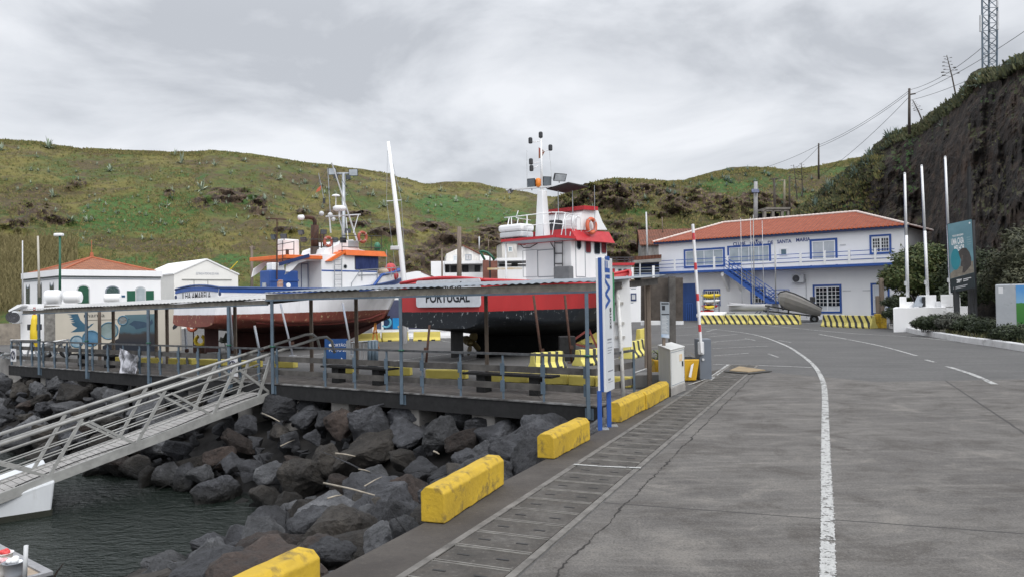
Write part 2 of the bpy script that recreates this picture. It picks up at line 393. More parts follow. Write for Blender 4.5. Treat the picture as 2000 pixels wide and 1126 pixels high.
# cable trench with concrete covers
k = NT('cover_concrete'); f1 = k.noise(22, 6, .75); f2 = k.noise(1.7, 6, .65); f3 = k.noise(1, 5, .6, k.map(k.tc, (5, 5, 1)))
c_ = k.ramp(f2, [(.3, (.030, .027, .023)), (.5, (.055, .049, .043)), (.7, (.10, .093, .085))]); c_ = k.mix(k.ramp(f1, [(.32, .7), (.5, 0.0)]), c_, (.025, .022, .02)); c_ = k.mix(k.ramp(f1, [(.58, 0.0), (.75, .55)]), c_, (.25, .235, .215))
c_ = k.mix(k.ramp(f3, [(.52, 0.0), (.7, .5)]), c_, (.06, .048, .038)); k.bump(f1, .55, .012); M_cover = k.fin(c_, .85)
t_ = MB()
S1 = 20.6; r_ = t_; t_ = MB()
t_.hexa([tr(-8, 0, -.1), tr(-8, .075, -.1), tr(S1, .075, -.1), tr(S1, 0, -.1), tr(-8, 0, .014), tr(-8, .075, .014), tr(S1, .075, .014), tr(S1, 0, .014)])
t_.hexa([tr(-8, SW - .075, -.1), tr(-8, SW, -.1), tr(S1, SW, -.1), tr(S1, SW - .075, -.1), tr(-8, SW - .075, .014), tr(-8, SW, .014), tr(S1, SW, .014), tr(S1, SW - .075, .014)])
tag(t_.build('trench_curb', mat('curb_concrete', (.17, .16, .147), (.085, .079, .072), 5, .9, stain=(.03, .028, .025), sa=.4, ssc=3, bump=.4)), kind='structure'); t_ = r_
s = -8.0; rr = random.Random(3); slots = []
while s < S1 - .5:
    h = .009 + rr.uniform(-.003, .003); a, b = s + .012, s + .43
    t_.hexa([tr(a, .088, -.06), tr(a, SW - .088, -.06), tr(b, SW - .088, -.06), tr(b, .088, -.06), tr(a, .088, h), tr(a, SW - .088, h + rr.uniform(-.003, .003)), tr(b, SW - .088, h), tr(b, .088, h)])
    slots.append((a + .21, h)); s += .445
tag(t_.build('trench_cover', M_cover), kind='structure')
t_ = MB()
for s, h in slots:
    for n in (.27, .66): t_.hexa([tr(s - .012, n - .06, h), tr(s - .012, n + .06, h), tr(s + .012, n + .06, h), tr(s + .012, n - .06, h), tr(s - .012, n - .06, h + .0045), tr(s - .012, n + .06, h + .0045), tr(s + .012, n + .06, h + .0045), tr(s + .012, n - .06, h + .0045)])
    t_.hexa([tr(s + .2115, .075, .0005), tr(s + .2115, SW - .075, .0005), tr(s + .2335, SW - .075, .0005), tr(s + .2335, .075, .0005), tr(s + .2115, .075, .0035), tr(s + .2115, SW - .075, .0035), tr(s + .2335, SW - .075, .0035), tr(s + .2335, .075, .0035)])
tag(t_.build('trench_slot', M_black), kind='structure')
t_ = MB()
for s, h in slots:
    for a in (-.2115, .1885): t_.hexa([tr(s + a, .088, .001), tr(s + a, SW - .088, .001), tr(s + a + .013, SW - .088, .001), tr(s + a + .013, .088, .001), tr(s + a, .088, .0165), tr(s + a, SW - .088, .0165), tr(s + a + .013, SW - .088, .0165), tr(s + a + .013, .088, .0165)])
tag(t_.build('trench_rib', mat('pale_rib', (.24, .23, .21), (.12, .112, .103), 6, .9, bump=.4)), kind='structure')
# crack beside the trench
rr = random.Random(11); t_ = MB(); top, bot = [], []
for i in range(640):
    s = -3 + i * .034; c = SW + .30 + .05 * noise.noise(V((s * 1.7, 0, 0))) + .03 * noise.noise(V((s * 9, 3, 0))) - .008 * s
    w = max(.003, .006 + .013 * noise.noise(V((s * 2.1, 9, 0))) + .014 * noise.noise(V((s * 11, 4, 0)))); c += .02 * noise.noise(V((s * 23, 5, 0))); top.append(tr(s, c - w, .0085)); bot.append(tr(s, c + w, .0085))
t_.grid([top, bot]); tag(t_.build('crack', mat('crack_dirt', (.022, .02, .018), None, 12, .95)), kind='structure')
# painted markings
def paint(name, worn):
    k = NT(name); a = k.noise(7, 7, .72); b = k.noise(38, 5, .7); c = k.noise(.6, 3)
    thr = k.math('ADD', k.math('MULTIPLY', a, .55), k.math('ADD', k.math('MULTIPLY', b, .3), k.math('MULTIPLY', c, .15)))
    hole = k.ramp(thr, [(worn - .02, 1.0), (worn + .02, 0.0)])
    t = k.n('ShaderNodeBsdfTransparent'); m = k.n('ShaderNodeMixShader'); k.l(hole, m.inputs[0]); k.l(k.p.outputs[0], m.inputs[1]); k.l(t.outputs[0], m.inputs[2]); k.l(m.outputs[0], k.out.inputs[0])
    return k.fin(k.ramp(b, [(.3, (.25, .25, .24)), (.65, (.42, .42, .41))]), .7)
M_paint = paint('road_paint', .465); M_paintw = paint('worn_road_paint', .475)
def ribbon(name, pxs, w, m, z=.0095, jag=0.0, seg=.12):
    p = [G(x, y, 0) for x, y in pxs]; fine = []
    # catmull-rom through the points
    for i in range(len(p) - 1):
        p0, p1, p2, p3 = p[max(i - 1, 0)], p[i], p[i + 1], p[min(i + 2, len(p) - 1)]; n = max(2, int((p2 - p1).length / seg))
        for j in range(n):
            t = j / n; fine.append(.5 * ((2 * p1) + (p2 - p0) * t + (2 * p0 - 5 * p1 + 4 * p2 - p3) * t * t + (3 * p1 - p0 - 3 * p2 + p3) * t ** 3))
    fine.append(p[-1]); a, b = [], []
    for i, c in enumerate(fine):
        d = (fine[min(i + 1, len(fine) - 1)] - fine[max(i - 1, 0)]).normalized(); n = V((-d.y, d.x, 0))
        ja = jag * noise.noise(V((i * .9, 1, 0))); jb = jag * noise.noise(V((i * .9, 8, 0)))
        a.append(c + n * (w / 2 + ja) + V((0, 0, z))); b.append(c - n * (w / 2 + jb) + V((0, 0, z)))
    q = MB(); q.grid([a, b]); return tag(q.build(name, m), kind='structure')
ribbon('lane_line', [(1618, 1180), (1617, 1126), (1616, 1000), (1613, 900), (1612, 830), (1611, 770), (1606, 741), (1590, 714), (1564, 692), (1530, 672), (1478, 654), (1420, 645), (1375, 641)], .125, M_paint, jag=.035, seg=.03)
ribbon('dashed_line', [(1600, 652), (1650, 661), (1720, 675), (1790, 694)], .13, M_paintw, jag=.01)
ribbon('dashed_line', [(1808, 702), (1826, 707)], .13, M_paintw); ribbon('dashed_line', [(1850, 715), (1900, 731), (1943, 750)], .15, M_paintw)
ribbon('edge_line', [(1490, 634), (1560, 641), (1660, 650), (1760, 656), (1850, 664), (1925, 673)], .13, M_paint)
ribbon('stop_line', [(1392, 711), (1480, 713), (1585, 717)], .12, M_paintw)
ribbon('border_line', [(1380, 745), (1398, 731), (1424, 712)], .16, M_paint)
ribbon('cross_line', [(1121, 909), (1180, 913), (1252, 916)], .06, M_paint, z=.026)
for a, b in (((1345, 752), (1392, 736)), ((1300, 772), (1350, 772))): ribbon('worn_line', [a, b], .06, M_paintw, z=.02)
for y, x0, x1 in ((655, 1385, 1440), (665, 1392, 1460), (678, 1392, 1500), (645, 1380, 1400), (692, 1395, 1462)):
    ribbon('parking_line', [(x0, y + 2), (x1, y - 3)], .11, M_paint)
for x0, y0, x1, y1 in ((1455, 660, 1475, 664), (1500, 690, 1520, 697), (1520, 664, 1545, 668)): ribbon('parking_line', [(x0, y0), (x1, y1)], .1, M_paintw)
for a, b in (((560, 698), (735, 678)), ((740, 708), (900, 688)), ((860, 664), (905, 672)), ((1130, 716), (1250, 690)), ((1240, 727), (1300, 706)), ((820, 720), (960, 694)), ((1240, 680), (1400, 668)), ((1300, 656), (1400, 650)), ((1320, 640), (1400, 634))):
    ribbon('parking_line', [a, b], .1, M_paintw)
# ------------------------------------------------------------------ water and the bed under the rocks
ZW = -2.4
k = NT('harbour_water')
w1 = k.noise(2.2, 4, .55, k.map(k.tc, (1, 2.0, 1), (0, 0, R_(20))), .4); w2 = k.noise(8, 3, .5, k.map(k.tc, (1, 1.9, 1), (0, 0, R_(12))), .3)
k.bump(k.math('ADD', k.math('MULTIPLY', w1, 1.0), k.math('MULTIPLY', w2, .5)), .75, .15)
k.p.inputs['IOR'].default_value = 1.4; M_water = k.fin((.012, .017, .014), .04)
g = MB(); g.poly([(-400, -80, ZW), (12, -80, ZW), (12, 40, ZW), (-400, 40, ZW)]); tag(g.build('water', M_water), kind='structure')
def bedz(x, y):
    p = V((x, y, 0)); d1 = -(p - DR).dot(DN); d2 = (p - EA).dot(EN)
    z1 = -.72 - .58 * max(d1 + .1, 0); z2 = -.42 - .30 * max(d2 - .1, 0)
    return max(z1, z2), d1, d2
q = MB(); rows = []
for j in range(66):
    r = []
    for i in range(96):
        x, y = -44 + i * .5, 1 + j * .5; z, d1, d2 = bedz(x, y)
        if d1 < -2.2 or d2 < -.5: z = -.9 - max(-2.2 - d1, 0) * .0
        if d2 < 0: z = min(z, -.6)
        r.append(V((x, y, max(z, -4.5) - .45)))
    rows.append(r)
q.grid(rows)
M_bed = mat('dark_shore', (.022, .02, .019), (.010, .0095, .009), 2, .9, bump=.5, bsc=6)
tag(q.build('shore', M_bed, smooth=True), kind='structure')
# ------------------------------------------------------------------ hills
def lerp_poly(pl, x):
    if x <= pl[0][0]: return pl[0][1]
    for (a, va), (b, vb) in zip(pl, pl[1:]):
        if x <= b: return va + (vb - va) * (x - a) / (b - a)
    return pl[-1][1]
def fbm(p, o=5, l=2.1, g=.5):
    s, a, f = 0, 1, 1
    for _ in range(o): s += a * noise.noise(p * f); a *= g; f *= l
    return s
def hill(name, x0, x1, nx, nv, crest, fD, cD, blobs, prof, amp, mat_, mode=0, back=30, veg=()):
    q = MB(); rl = q.bm.verts.layers.float.new('rock'); vl = q.bm.verts.layers.float.new('veg'); rows = []
    for i in range(nx + 1):
        px = x0 + (x1 - x0) * i / nx
        py = lerp_poly(crest, px); Df, Dc = lerp_poly(fD, px), lerp_poly(cD, px); top = at(px, py, Dc); r = ray(px, 560)
        row = []
        for j in range(nv + 1):
            v = j / nv; D = Df + (Dc - Df) * v
            z = top.z * prof(v); p = V((r.x * D, D, z - .4 * (1 - v)))
            nz = p * .045; env = min(1, 4 * v) * (1 - .75 * v)
            a = amp * env
            d = fbm(nz, 5) * a
            if mode:  # craggy rock face pushed in and out
                cr = fbm(V((px * .012, z * .22, 7)), 6, 2.2, .55); cr2 = abs(fbm(V((px * .03 + 5, z * .16, 2)), 5)) + .35 * abs(fbm(V((px * .055, z * .75, 4)), 4))
                p = p + V((r.x, 1, 0)).normalized() * (-(cr * 1.7 + cr2 * 1.6) * amp * min(1, 3 * v) * (1 - v * .55)); p.z += .5 * fbm(p * .5, 3) * env
            else: p.z += d + (.9 * fbm(p * .13, 4) * (1 - .8 * v) + .28 * fbm(p * .35, 3)) * (1 - .4 * v)
            row.append(p)
        for j in range(1, 7):  # the far side of the crest
            D = Dc + back * j / 6; row.append(V((r.x * D, D, top.z * (1 - .35 * (j / 6) ** 1.4) + fbm(V((px * .01, j * .3, 0)), 3) * .3 - .15 * j)))
        rows.append(row)
    vs = q.grid(rows)
    for i, row in enumerate(vs):
        px = x0 + (x1 - x0) * i / nx
        for j, vv in enumerate(row):
            d = vv.co - CAM; c = d / d.dot(FW); sx, sy = 1000 + FPX * c.dot(RT), 563 - FPX * c.dot(UP)
            w = 0
            for bx, by, rx, ry, s in blobs:
                w = max(w, s * (1.25 - math.hypot((sx - bx) / rx, (sy - by) / ry)))
            vv[rl] = max(0, min(1, w)); vv[vl] = sum(s * max(0, 1 - math.hypot((sx - bx) / rx, (sy - by) / ry)) for bx, by, rx, ry, s in veg)
            # rock bulges out of the slope
            if not mode and w > 0:
                dn = -d.normalized(); dn.z = .15
                vv.co += dn * min(w, 1) * (1.3 + 2.2 * fbm(vv.co * .45, 5)) * 1.6
    o = q.build(name, mat_, smooth=(mode == 0), recalc=False)
    return tag(o, kind='structure')
def hill_mat(name, ca, cb, cc, rocka, rockb, rk=0.0):
    k = NT(name); at_ = k.n('ShaderNodeAttribute', attribute_name='rock').outputs['Fac']
    a = k.noise(.045, 6, .6); b = k.noise(.16, 7, .65); c = k.noise(.9, 8, .72); f = k.noise(4.5, 6, .75); s = k.noise(.075, 8, .68, k.map(k.tc, (1, 1, 2.2), (.4, 0, .3)), .6)
    col = k.mix(k.ramp(a, [(.44, 0.0), (.54, 1.0)]), ca, cb)
    col = k.mix(k.ramp(b, [(.48, 0.0), (.58, .95)]), col, cc)
    col = k.mix(k.ramp(s, [(.54, 0.0), (.64, .9)]), col, (.034, .100, .018))
    col = k.mix(k.ramp(s, [(.33, .85), (.43, 0.0)]), col, (.085, .060, .032))
    col = k.mix(k.ramp(c, [(.30, .8), (.48, 0.0)]), col, tuple(x * .38 for x in ca))
    col = k.mix(k.ramp(c, [(.56, 0.0), (.75, .55)]), col, (.17, .155, .06))
    col = k.mix(k.ramp(f, [(.32, .55), (.5, 0.0)]), col, tuple(x * .4 for x in ca))
    vg = k.math('ADD', k.n('ShaderNodeAttribute', attribute_name='veg').outputs['Fac'], k.math('MULTIPLY', k.math('SUBTRACT', k.noise(.22, 7, .68), .5), 2.2))
    gr_ = k.mix(k.ramp(c, [(.35, 0.0), (.6, 1.0)]), (.022, .062, .012), (.05, .125, .022)); br_ = k.mix(k.ramp(c, [(.35, 0.0), (.62, 1.0)]), (.038, .027, .014), (.10, .068, .032))
    col = k.mix(k.ramp(vg, [(.25, 0.0), (.5, .85)]), col, gr_); col = k.mix(k.ramp(k.math('MULTIPLY', vg, -1.0), [(.25, 0.0), (.5, .85)]), col, br_)
    r1 = k.noise(.5, 9, .72, k.map(k.tc, (1, 1, 1.6)), .4); r2 = k.noise(2.6, 8, .75)
    rc = k.ramp(r1, [(.28, tuple(x * .28 for x in rockb)), (.46, rockb), (.62, rocka), (.8, tuple(x * 1.5 for x in rocka))]); rc = k.mix(k.ramp(r2, [(.35, .75), (.5, 0.0)]), rc, tuple(x * .3 for x in rockb))
    geo = k.n('ShaderNodeNewGeometry'); nz = k.xyz(geo.outputs['Normal'])[2]
    w = k.math('ADD', k.math('ADD', at_, rk), k.math('MULTIPLY', k.math('SUBTRACT', k.noise(.35, 7, .7), .5), 1.7))
    if rk: w = k.math('SUBTRACT', w, k.math('MULTIPLY', k.ramp(nz, [(.55, 0.0), (.85, 1.0)]), 1.2))
    col = k.mix(k.ramp(w, [(.40, 0.0), (.52, 1.0)]), col, rc)
    k.bump(k.math('ADD', c, k.math('ADD', k.math('MULTIPLY', f, .4), k.math('MULTIPLY', r1, .8))), .8, .5); return k.fin(col, .95)
M_hill = hill_mat('hill_grass', (.068, .090, .018), (.155, .135, .033), (.085, .062, .027), (.15, .105, .07), (.05, .034, .024))
M_hill2 = hill_mat('rocky_hill', (.060, .068, .018), (.115, .098, .032), (.085, .062, .032), (.165, .115, .08), (.06, .04, .028))
M_cliff = hill_mat('cliff_rock', (.042, .052, .016), (.07, .07, .026), (.05, .044, .022), (.074, .05, .036), (.017, .013, .011), 1.05)
left_crest = [(-900, 300), (-300, 262), (-60, 266), (0, 273), (80, 277), (110, 284), (160, 290), (240, 294), (330, 297), (385, 297), (412, 293), (450, 297), (510, 304), (580, 316), (640, 322), (700, 331), (760, 339), (800, 348), (835, 358), (870, 357), (930, 360), (980, 366), (1040, 373), (1100, 384), (1160, 398), (1260, 420), (1400, 470)]
VEG = [(900, 408, 110, 34, 1.3), (860, 395, 60, 18, 1), (300, 425, 150, 60, .9), (190, 420, 90, 50, 1), (280, 500, 120, 30, .8), (440, 500, 80, 40, 1), (480, 385, 90, 30, .6), (1000, 430, 60, 30, .8), (350, 485, 190, 26, -1.3), (60, 400, 120, 60, -.9), (230, 470, 120, 24, -.9), (640, 420, 130, 40, -.6), (820, 520, 160, 40, -1.1), (980, 500, 120, 50, -1), (330, 320, 260, 30, -.35), (620, 350, 160, 24, -.7)]
hill_left = hill('hill', -900, 1400, 420, 100, left_crest, [(-900, 78), (0, 92), (116, 92), (500, 100), (900, 112), (1400, 120)], [(-900, 140), (0, 158), (500, 172), (900, 200), (1400, 210)],
     [(450, 385, 60, 20, 1), (390, 400, 26, 18, .9), (330, 378, 14, 9, 1), (505, 405, 22, 24, 1), (60, 415, 60, 22, .75), (100, 432, 55, 10, .95), (30, 440, 40, 14, .9), (760, 455, 70, 12, .9), (880, 470, 60, 22, .9), (840, 445, 60, 12, .8), (860, 500, 110, 40, .7), (700, 420, 50, 10, .8), (560, 450, 40, 8, .7), (960, 470, 60, 34, .85), (960, 455, 35, 20, .9), (700, 440, 40, 10, .8), (590, 415, 18, 7, .9), (150, 360, 30, 14, .6), (820, 520, 90, 26, .62), (930, 500, 80, 30, .6), (1000, 440, 40, 16, .7), (655, 415, 30, 9, .7)],
     lambda v: v ** .92, 3.2, M_hill, veg=VEG)
center_crest = [(920, 596), (960, 565), (1000, 510), (1040, 440), (1070, 405), (1090, 386), (1120, 370), (1145, 361), (1170, 354), (1200, 349), (1240, 349), (1275, 352), (1310, 355), (1340, 354), (1370, 344), (1400, 337), (1430, 332), (1450, 329), (1485, 327), (1515, 327), (1540, 331), (1570, 330), (1600, 325), (1640, 316), (1700, 305), (1800, 300), (1900, 300)]
hill_center = hill('hill', 920, 1900, 260, 90, center_crest, [(1000, 100), (1280, 98), (1500, 100), (1900, 110)], [(1000, 128), (1280, 126), (1500, 132), (1900, 140)],
     [(1180, 385, 100, 34, 1.15), (1150, 450, 60, 40, .7), (1230, 490, 90, 30, .75), (1270, 375, 60, 16, .9), (1120, 400, 40, 20, 1), (1330, 400, 55, 26, 1), (1400, 400, 60, 24, 1), (1480, 395, 60, 24, .95), (1220, 440, 40, 14, .85), (1250, 450, 60, 16, .6), (1195, 465, 40, 18, .9), (1360, 375, 40, 14, .6), (1290, 420, 40, 12, .6), (1210, 500, 60, 10, .8), (1540, 400, 30, 20, .8)],
     lambda v: v ** .85, 2.2, M_hill2, veg=[(1300, 470, 110, 40, .8), (1440, 360, 120, 26, .8), (1230, 415, 60, 20, .7), (1180, 470, 80, 40, -.7), (1400, 410, 120, 30, -.6)])
cliff_crest = [(1470, 585), (1500, 520), (1530, 440), (1550, 415), (1580, 392), (1610, 368), (1640, 342), (1665, 325), (1690, 310), (1712, 285), (1740, 262), (1775, 250), (1800, 241), (1830, 217), (1855, 200), (1880, 182), (1905, 150), (1930, 138), (1960, 136), (1985, 118), (2000, 110), (2060, 84), (2160, 50), (2400, 0), (2700, -40)]
cliff_right = hill('cliff', 1470, 2700, 430, 150, cliff_crest, [(1500, 90), (1700, 80), (1810, 70), (1850, 58), (1900, 49), (2000, 42), (2300, 37), (2700, 33)], [(1500, 104), (1650, 98), (1790, 86), (1850, 76), (1900, 66), (2000, 56), (2300, 48), (2700, 44)],
     [], lambda v: .6 * (1 - (1 - v) ** 1.6) + .4 * v, 1.5, M_cliff, mode=1, back=24)
# ------------------------------------------------------------------ yellow concrete blocks
def proj_px(p):
    d = V(p) - CAM; c = d / d.dot(FW); return 1000 + FPX * c.dot(RT), 563 - FPX * c.dot(UP)
def block_mesh(L, w, h, c, m, name, parent=None, mat_=None):
    q = MB(); prof = [(-w / 2, 0), (w / 2, 0), (w / 2, h - c), (w / 2 - c, h), (-w / 2 + c, h), (-w / 2, h - c)]
    n = max(6, int(L / .12)); rr = random.Random(int(L * 977) + len(name)); rows = []
    for i in range(n + 1):
        rows.append([V((-L / 2 + L * i / n + (rr.uniform(-.004, .004) if 0 < i < n else 0), y + rr.uniform(-.004, .004), z + (rr.uniform(-.005, .004) if z > 0 else rr.uniform(0, .012)))) for y, z in prof])
    vs = [[q.bm.verts.new(p) for p in r] for r in rows]
    for a, b in zip(vs, vs[1:]):
        for j in range(6): q.bm.faces.new((a[j], a[(j + 1) % 6], b[(j + 1) % 6], b[j]))
    q.bm.faces.new(vs[0]); q.bm.faces.new(vs[-1][::-1])
    return q.build(name, mat_ or m, parent, local=True, bevel=.012)
def place(o, a, b, z=0.0):
    a, b = V(a), V(b); d = b - a; o.location = (a + b) / 2; o.location.z = z; o.rotation_euler = (0, 0, math.atan2(d.y, d.x)); return o
def edge_block(pa, pb, lab, h=.40, w=.27):
    """pa, pb: photo pixels of the two ends of the road-side bottom edge"""
    a, b = G(*pa), G(*pb); d = (b - a).normalized(); n = V((-d.y, d.x, 0)); n = n if n.x < 0 else -n
    o = block_mesh((b - a).length, w, h, .06, M_yellow, 'kerb_block'); place(o, a + n * w / 2, b + n * w / 2, .006)
    return tag(o, lab, 'concrete block', 'yellow blocks along the quay edge')
eb_ = proj_px(G(627, 1166) - ED * 1.7)
edge_block(eb_, (627, 1166), 'yellow concrete block cut off by the bottom edge of the view', .37)
edge_block((868, 1024), (985, 947), 'scuffed yellow concrete block standing alone between the dark boulders and the cable trench', .37)
edge_block((1083, 897), (1153, 859), 'yellow concrete block standing alone just before the blue-legged sign', .36)
edge_block((1213, 825), (1262, 799), 'worn yellow block behind the blue sign legs, touching the next block', .36)
edge_block((1264, 800), (1307, 775), 'chipped yellow block in front of the white electric cabinet', .36)
# yellow parking stops in the yard
YG = 'pale yellow wheel stops beside the boardwalk'
stops = [(750, 802, 733, 733, 'short yellow wheel stop behind the boardwalk bench, under the red boat stern'), (833, 912, 739, 740, 'long yellow wheel stop under the red boat rudder'),
         (951, 1034, 745, 747, 'yellow wheel stop under the red boat keel'), (1036, 1112, 749, 751, 'yellow wheel stop below the near striped barrier'), (1115, 1166, 752, 754, 'yellow wheel stop just before the tall WiFi sign'), (1167, 1236, 755, 757, 'yellow wheel stop running behind the WiFi sign to the grey block'),
         (213, 242, 707, 708, 'yellow wheel stop beside the hanging grey banner'), (274, 310, 710, 710, 'yellow wheel stop seen beyond the banner'), (330, 376, 711, 712, 'yellow wheel stop near the yellow horseshoe buoy'), (390, 437, 713, 714, 'mossy yellow wheel stop before the blue boat rudder'),
         (470, 506, 716, 717, 'yellow wheel stop behind the no-entry notice'), (537, 575, 717, 718, 'yellow wheel stop below the blue boat keel'), (652, 690, 729, 729, 'yellow wheel stop in front of the blue board')]
for x0, x1, y0, y1, lab in stops:
    a, b = G(x0, y0), G(x1, y1); a.y, b.y = a.y + .15, b.y + .15
    o = block_mesh((b - a).length, .26, .27 if x0 > 740 else .24, .03, M_paleyel, 'wheel_stop'); place(o, a, b, .003); tag(o, lab, 'wheel stop', YG)
# ------------------------------------------------------------------ jersey barriers
def jersey_mat(name, L, nstripe, ph=0.0, slant=.0, light=(.66, .57, .17)):
    k = NT(name); x, y, z = k.xyz()
    s = k.math('FRACT', k.math('ADD', k.math('MULTIPLY', k.math('ADD', x, k.math('MULTIPLY', z, slant)), nstripe / L), ph))
    s = k.math('ADD', s, k.math('MULTIPLY', k.math('SUBTRACT', k.noise(9, 3), .5), .04))
    st = k.math('LESS_THAN', s, .42)
    inside = k.math('LESS_THAN', k.math('ABSOLUTE', x), L / 2 - .012)
    a = k.noise(4, 6, .7)
    yl = k.ramp(a, [(.3, tuple(c * .8 for c in light)), (.6, light)]); dk_ = k.ramp(a, [(.35, (.016, .017, .018)), (.7, (.05, .052, .055))])
    return k.fin(k.mix(k.math('MULTIPLY', st, inside), yl, dk_), .75)
def jersey(L, h, w, m, name='jersey_barrier'):
    prof = [(-w / 2, 0), (w / 2, 0), (w / 2, h * .12), (w * .27, h * .42), (w * .17, h), (-w * .17, h), (-w * .27, h * .42), (-w / 2, h * .12)]
    q = MB(); q.prism([V((-L / 2, y, z)) for y, z in prof], (L, 0, 0))
    o = q.build(name, m, bevel=.02)
    f = MB()
    for sx in (-.25, .25): f.box(L * sx - .11, L * sx + .11, -w / 2 - .004, w / 2 + .004, .001, .085)
    f.build('forklift_slot', M_dark, o, local=True); return o
JG = 'black and yellow striped barriers before the clubhouse'
M_j4 = jersey_mat('striped_barrier', 2.1, 4, .0, .55)
fa, fb = G(1372, 632), G(1567, 633)
n_ = 4
labs = ['first striped barrier from the red and white boom in the row before the boats', 'second striped barrier from the boom, below the white upturned hull', 'third striped barrier from the boom, below the dinghy bow', 'last striped barrier of the row, below the aluminium boat trailer']
for i in range(n_):
    a, b = fa.lerp(fb, i / n_), fa.lerp(fb, (i + 1) / n_)
    o = jersey((b - a).length - .05, .72, .62, jersey_mat('striped_barrier', (b - a).length - .05, 4, .1, .75)); place(o, a + V((0, .3, 0)), b + V((0, .3, 0))); tag(o, labs[i], 'barrier', JG)
fa, fb = G(1613, 637), G(1712, 641)
for i, lab in enumerate(('striped barrier standing alone on the far side of the gap by the dark road', 'striped barrier beside the wooden posts with yellow feet')):
    a, b = fa.lerp(fb, i / 2), fa.lerp(fb, (i + 1) / 2)
    o = jersey((b - a).length - .05, .82, .66, jersey_mat('striped_barrier', (b - a).length - .05, 4, .2, .75)); place(o, a + V((0, .3, 0)), b + V((0, .3, 0))); tag(o, lab, 'barrier', JG)
def jb(pa, pb, h, w, m, lab, group=None, hh=0):
    a, b = G(*pa), G(*pb); L = (b - a).length
    o = jersey(L, h, w, m if not callable(m) else m(L)); place(o, a, b); return tag(o, lab, 'barrier', group)
st_ = lambda n, ph, sl: (lambda L: jersey_mat('striped_barrier_near', L, n, ph, sl, (.68, .60, .16)))
NG = 'short striped barriers in the boatyard'
jb((1040, 722), (1098, 717), .56, .55, st_(4, .5, -.2), 'short striped barrier under the red boat bow, nearest the boardwalk rail', NG)
jb((1128, 714), (1186, 708), .55, .55, st_(4, .5, -.2), 'short striped barrier half hidden by the boardwalk corner post', NG)
jb((1224, 700), (1258, 688), .60, .6, st_(4, .4, -.2), 'short striped barrier between the white sign board and the grey block', NG)
jb((1247, 676), (1262, 672), .8, .5, M_paleyel, 'plain pale yellow barrier end behind the timber notice board')
jb((1130, 672), (1196, 668), .55, .5, M_paleyel, 'plain yellow barrier beyond the red boat bow stand')
PG = 'plain yellow barriers at the back of the yard'
jb((746, 666), (797, 664), .52, .55, M_paleyel, 'plain yellow barrier just beside the orange stand at the blue boat bow', PG)
jb((808, 665), (860, 664), .52, .55, M_paleyel, 'plain yellow barrier behind the red boat rudder', PG)
jb((700, 668), (742, 666), .5, .55, M_paleyel, 'plain yellow barrier below the blue boat forefoot', PG)
# ------------------------------------------------------------------ rocks
def rock_mat(name, ca, cb, cc):
    k = NT(name); oi = k.n('ShaderNodeObjectInfo').outputs['Random']
    add = k.n('ShaderNodeVectorMath', operation='ADD'); cx = k.n('ShaderNodeCombineXYZ'); 
    for i in range(3): k.l(k.math('MULTIPLY', oi, 31.7 + 11 * i), cx.inputs[i])
    k.l(k.tc, add.inputs[0]); k.l(cx.outputs[0], add.inputs[1]); v = add.outputs[0]
    a = k.noise(1.1, 7, .62, v); b = k.noise(5, 8, .72, v); c = k.noise(22, 5, .75, v)
    col = k.ramp(a, [(.3, ca), (.55, cb), (.78, cc)])
    col = k.mix(k.ramp(b, [(.34, .65), (.5, 0.0)]), col, tuple(x * .35 for x in ca))
    col = k.mix(k.ramp(b, [(.58, 0.0), (.76, .5)]), col, tuple(min(.5, x * 1.7) for x in cc))
    col = k.mix(k.ramp(c, [(.35, .5), (.5, 0.0)]), col, tuple(x * .4 for x in ca))
    # tide mark: rock that is wetted every tide is darker and greener
    geo = k.n('ShaderNodeNewGeometry').outputs['Position']; z = k.xyz(geo)[2]
    wet = k.ramp(k.math('ADD', z, k.math('MULTIPLY', k.math('SUBTRACT', k.noise(1.5, 4, .6, geo), .5), .5)), [(0.0, 1.0), (1.0, 0.0)])
    zz = k.math('MULTIPLY', k.math('SUBTRACT', k.math('ADD', z, k.math('MULTIPLY', k.math('SUBTRACT', k.noise(1.5, 4, .6, geo), .5), .6)), -2.3), 2.4, clamp=True)
    col = k.mix(k.math('SUBTRACT', 1.0, zz), col, (.009, .0085, .007))
    vt = k.math('MULTIPLY', k.math('SUBTRACT', oi, .5), .7)
    hs = k.n('ShaderNodeHueSaturation'); k.l(k.math('ADD', 1.0, vt), hs.inputs['Value']); k.l(col, hs.inputs['Color'])
    k.bump(k.math('ADD', b, k.math('MULTIPLY', c, .6)), 1.0, .09)
    return k.fin(hs.outputs[0], k.ramp(b, [(.3, .5), (.6, .85)]))
MR = [rock_mat('basalt_grey', (.022, .0225, .026), (.060, .062, .070), (.13, .134, .146)),
      rock_mat('basalt_brown', (.018, .0155, .0135), (.046, .040, .034), (.09, .079, .067)),
      rock_mat('basalt_pale', (.04, .041, .045), (.115, .118, .126), (.24, .243, .252)),
      rock_mat('basalt_red', (.018, .0135, .012), (.048, .034, .028), (.088, .066, .055))]
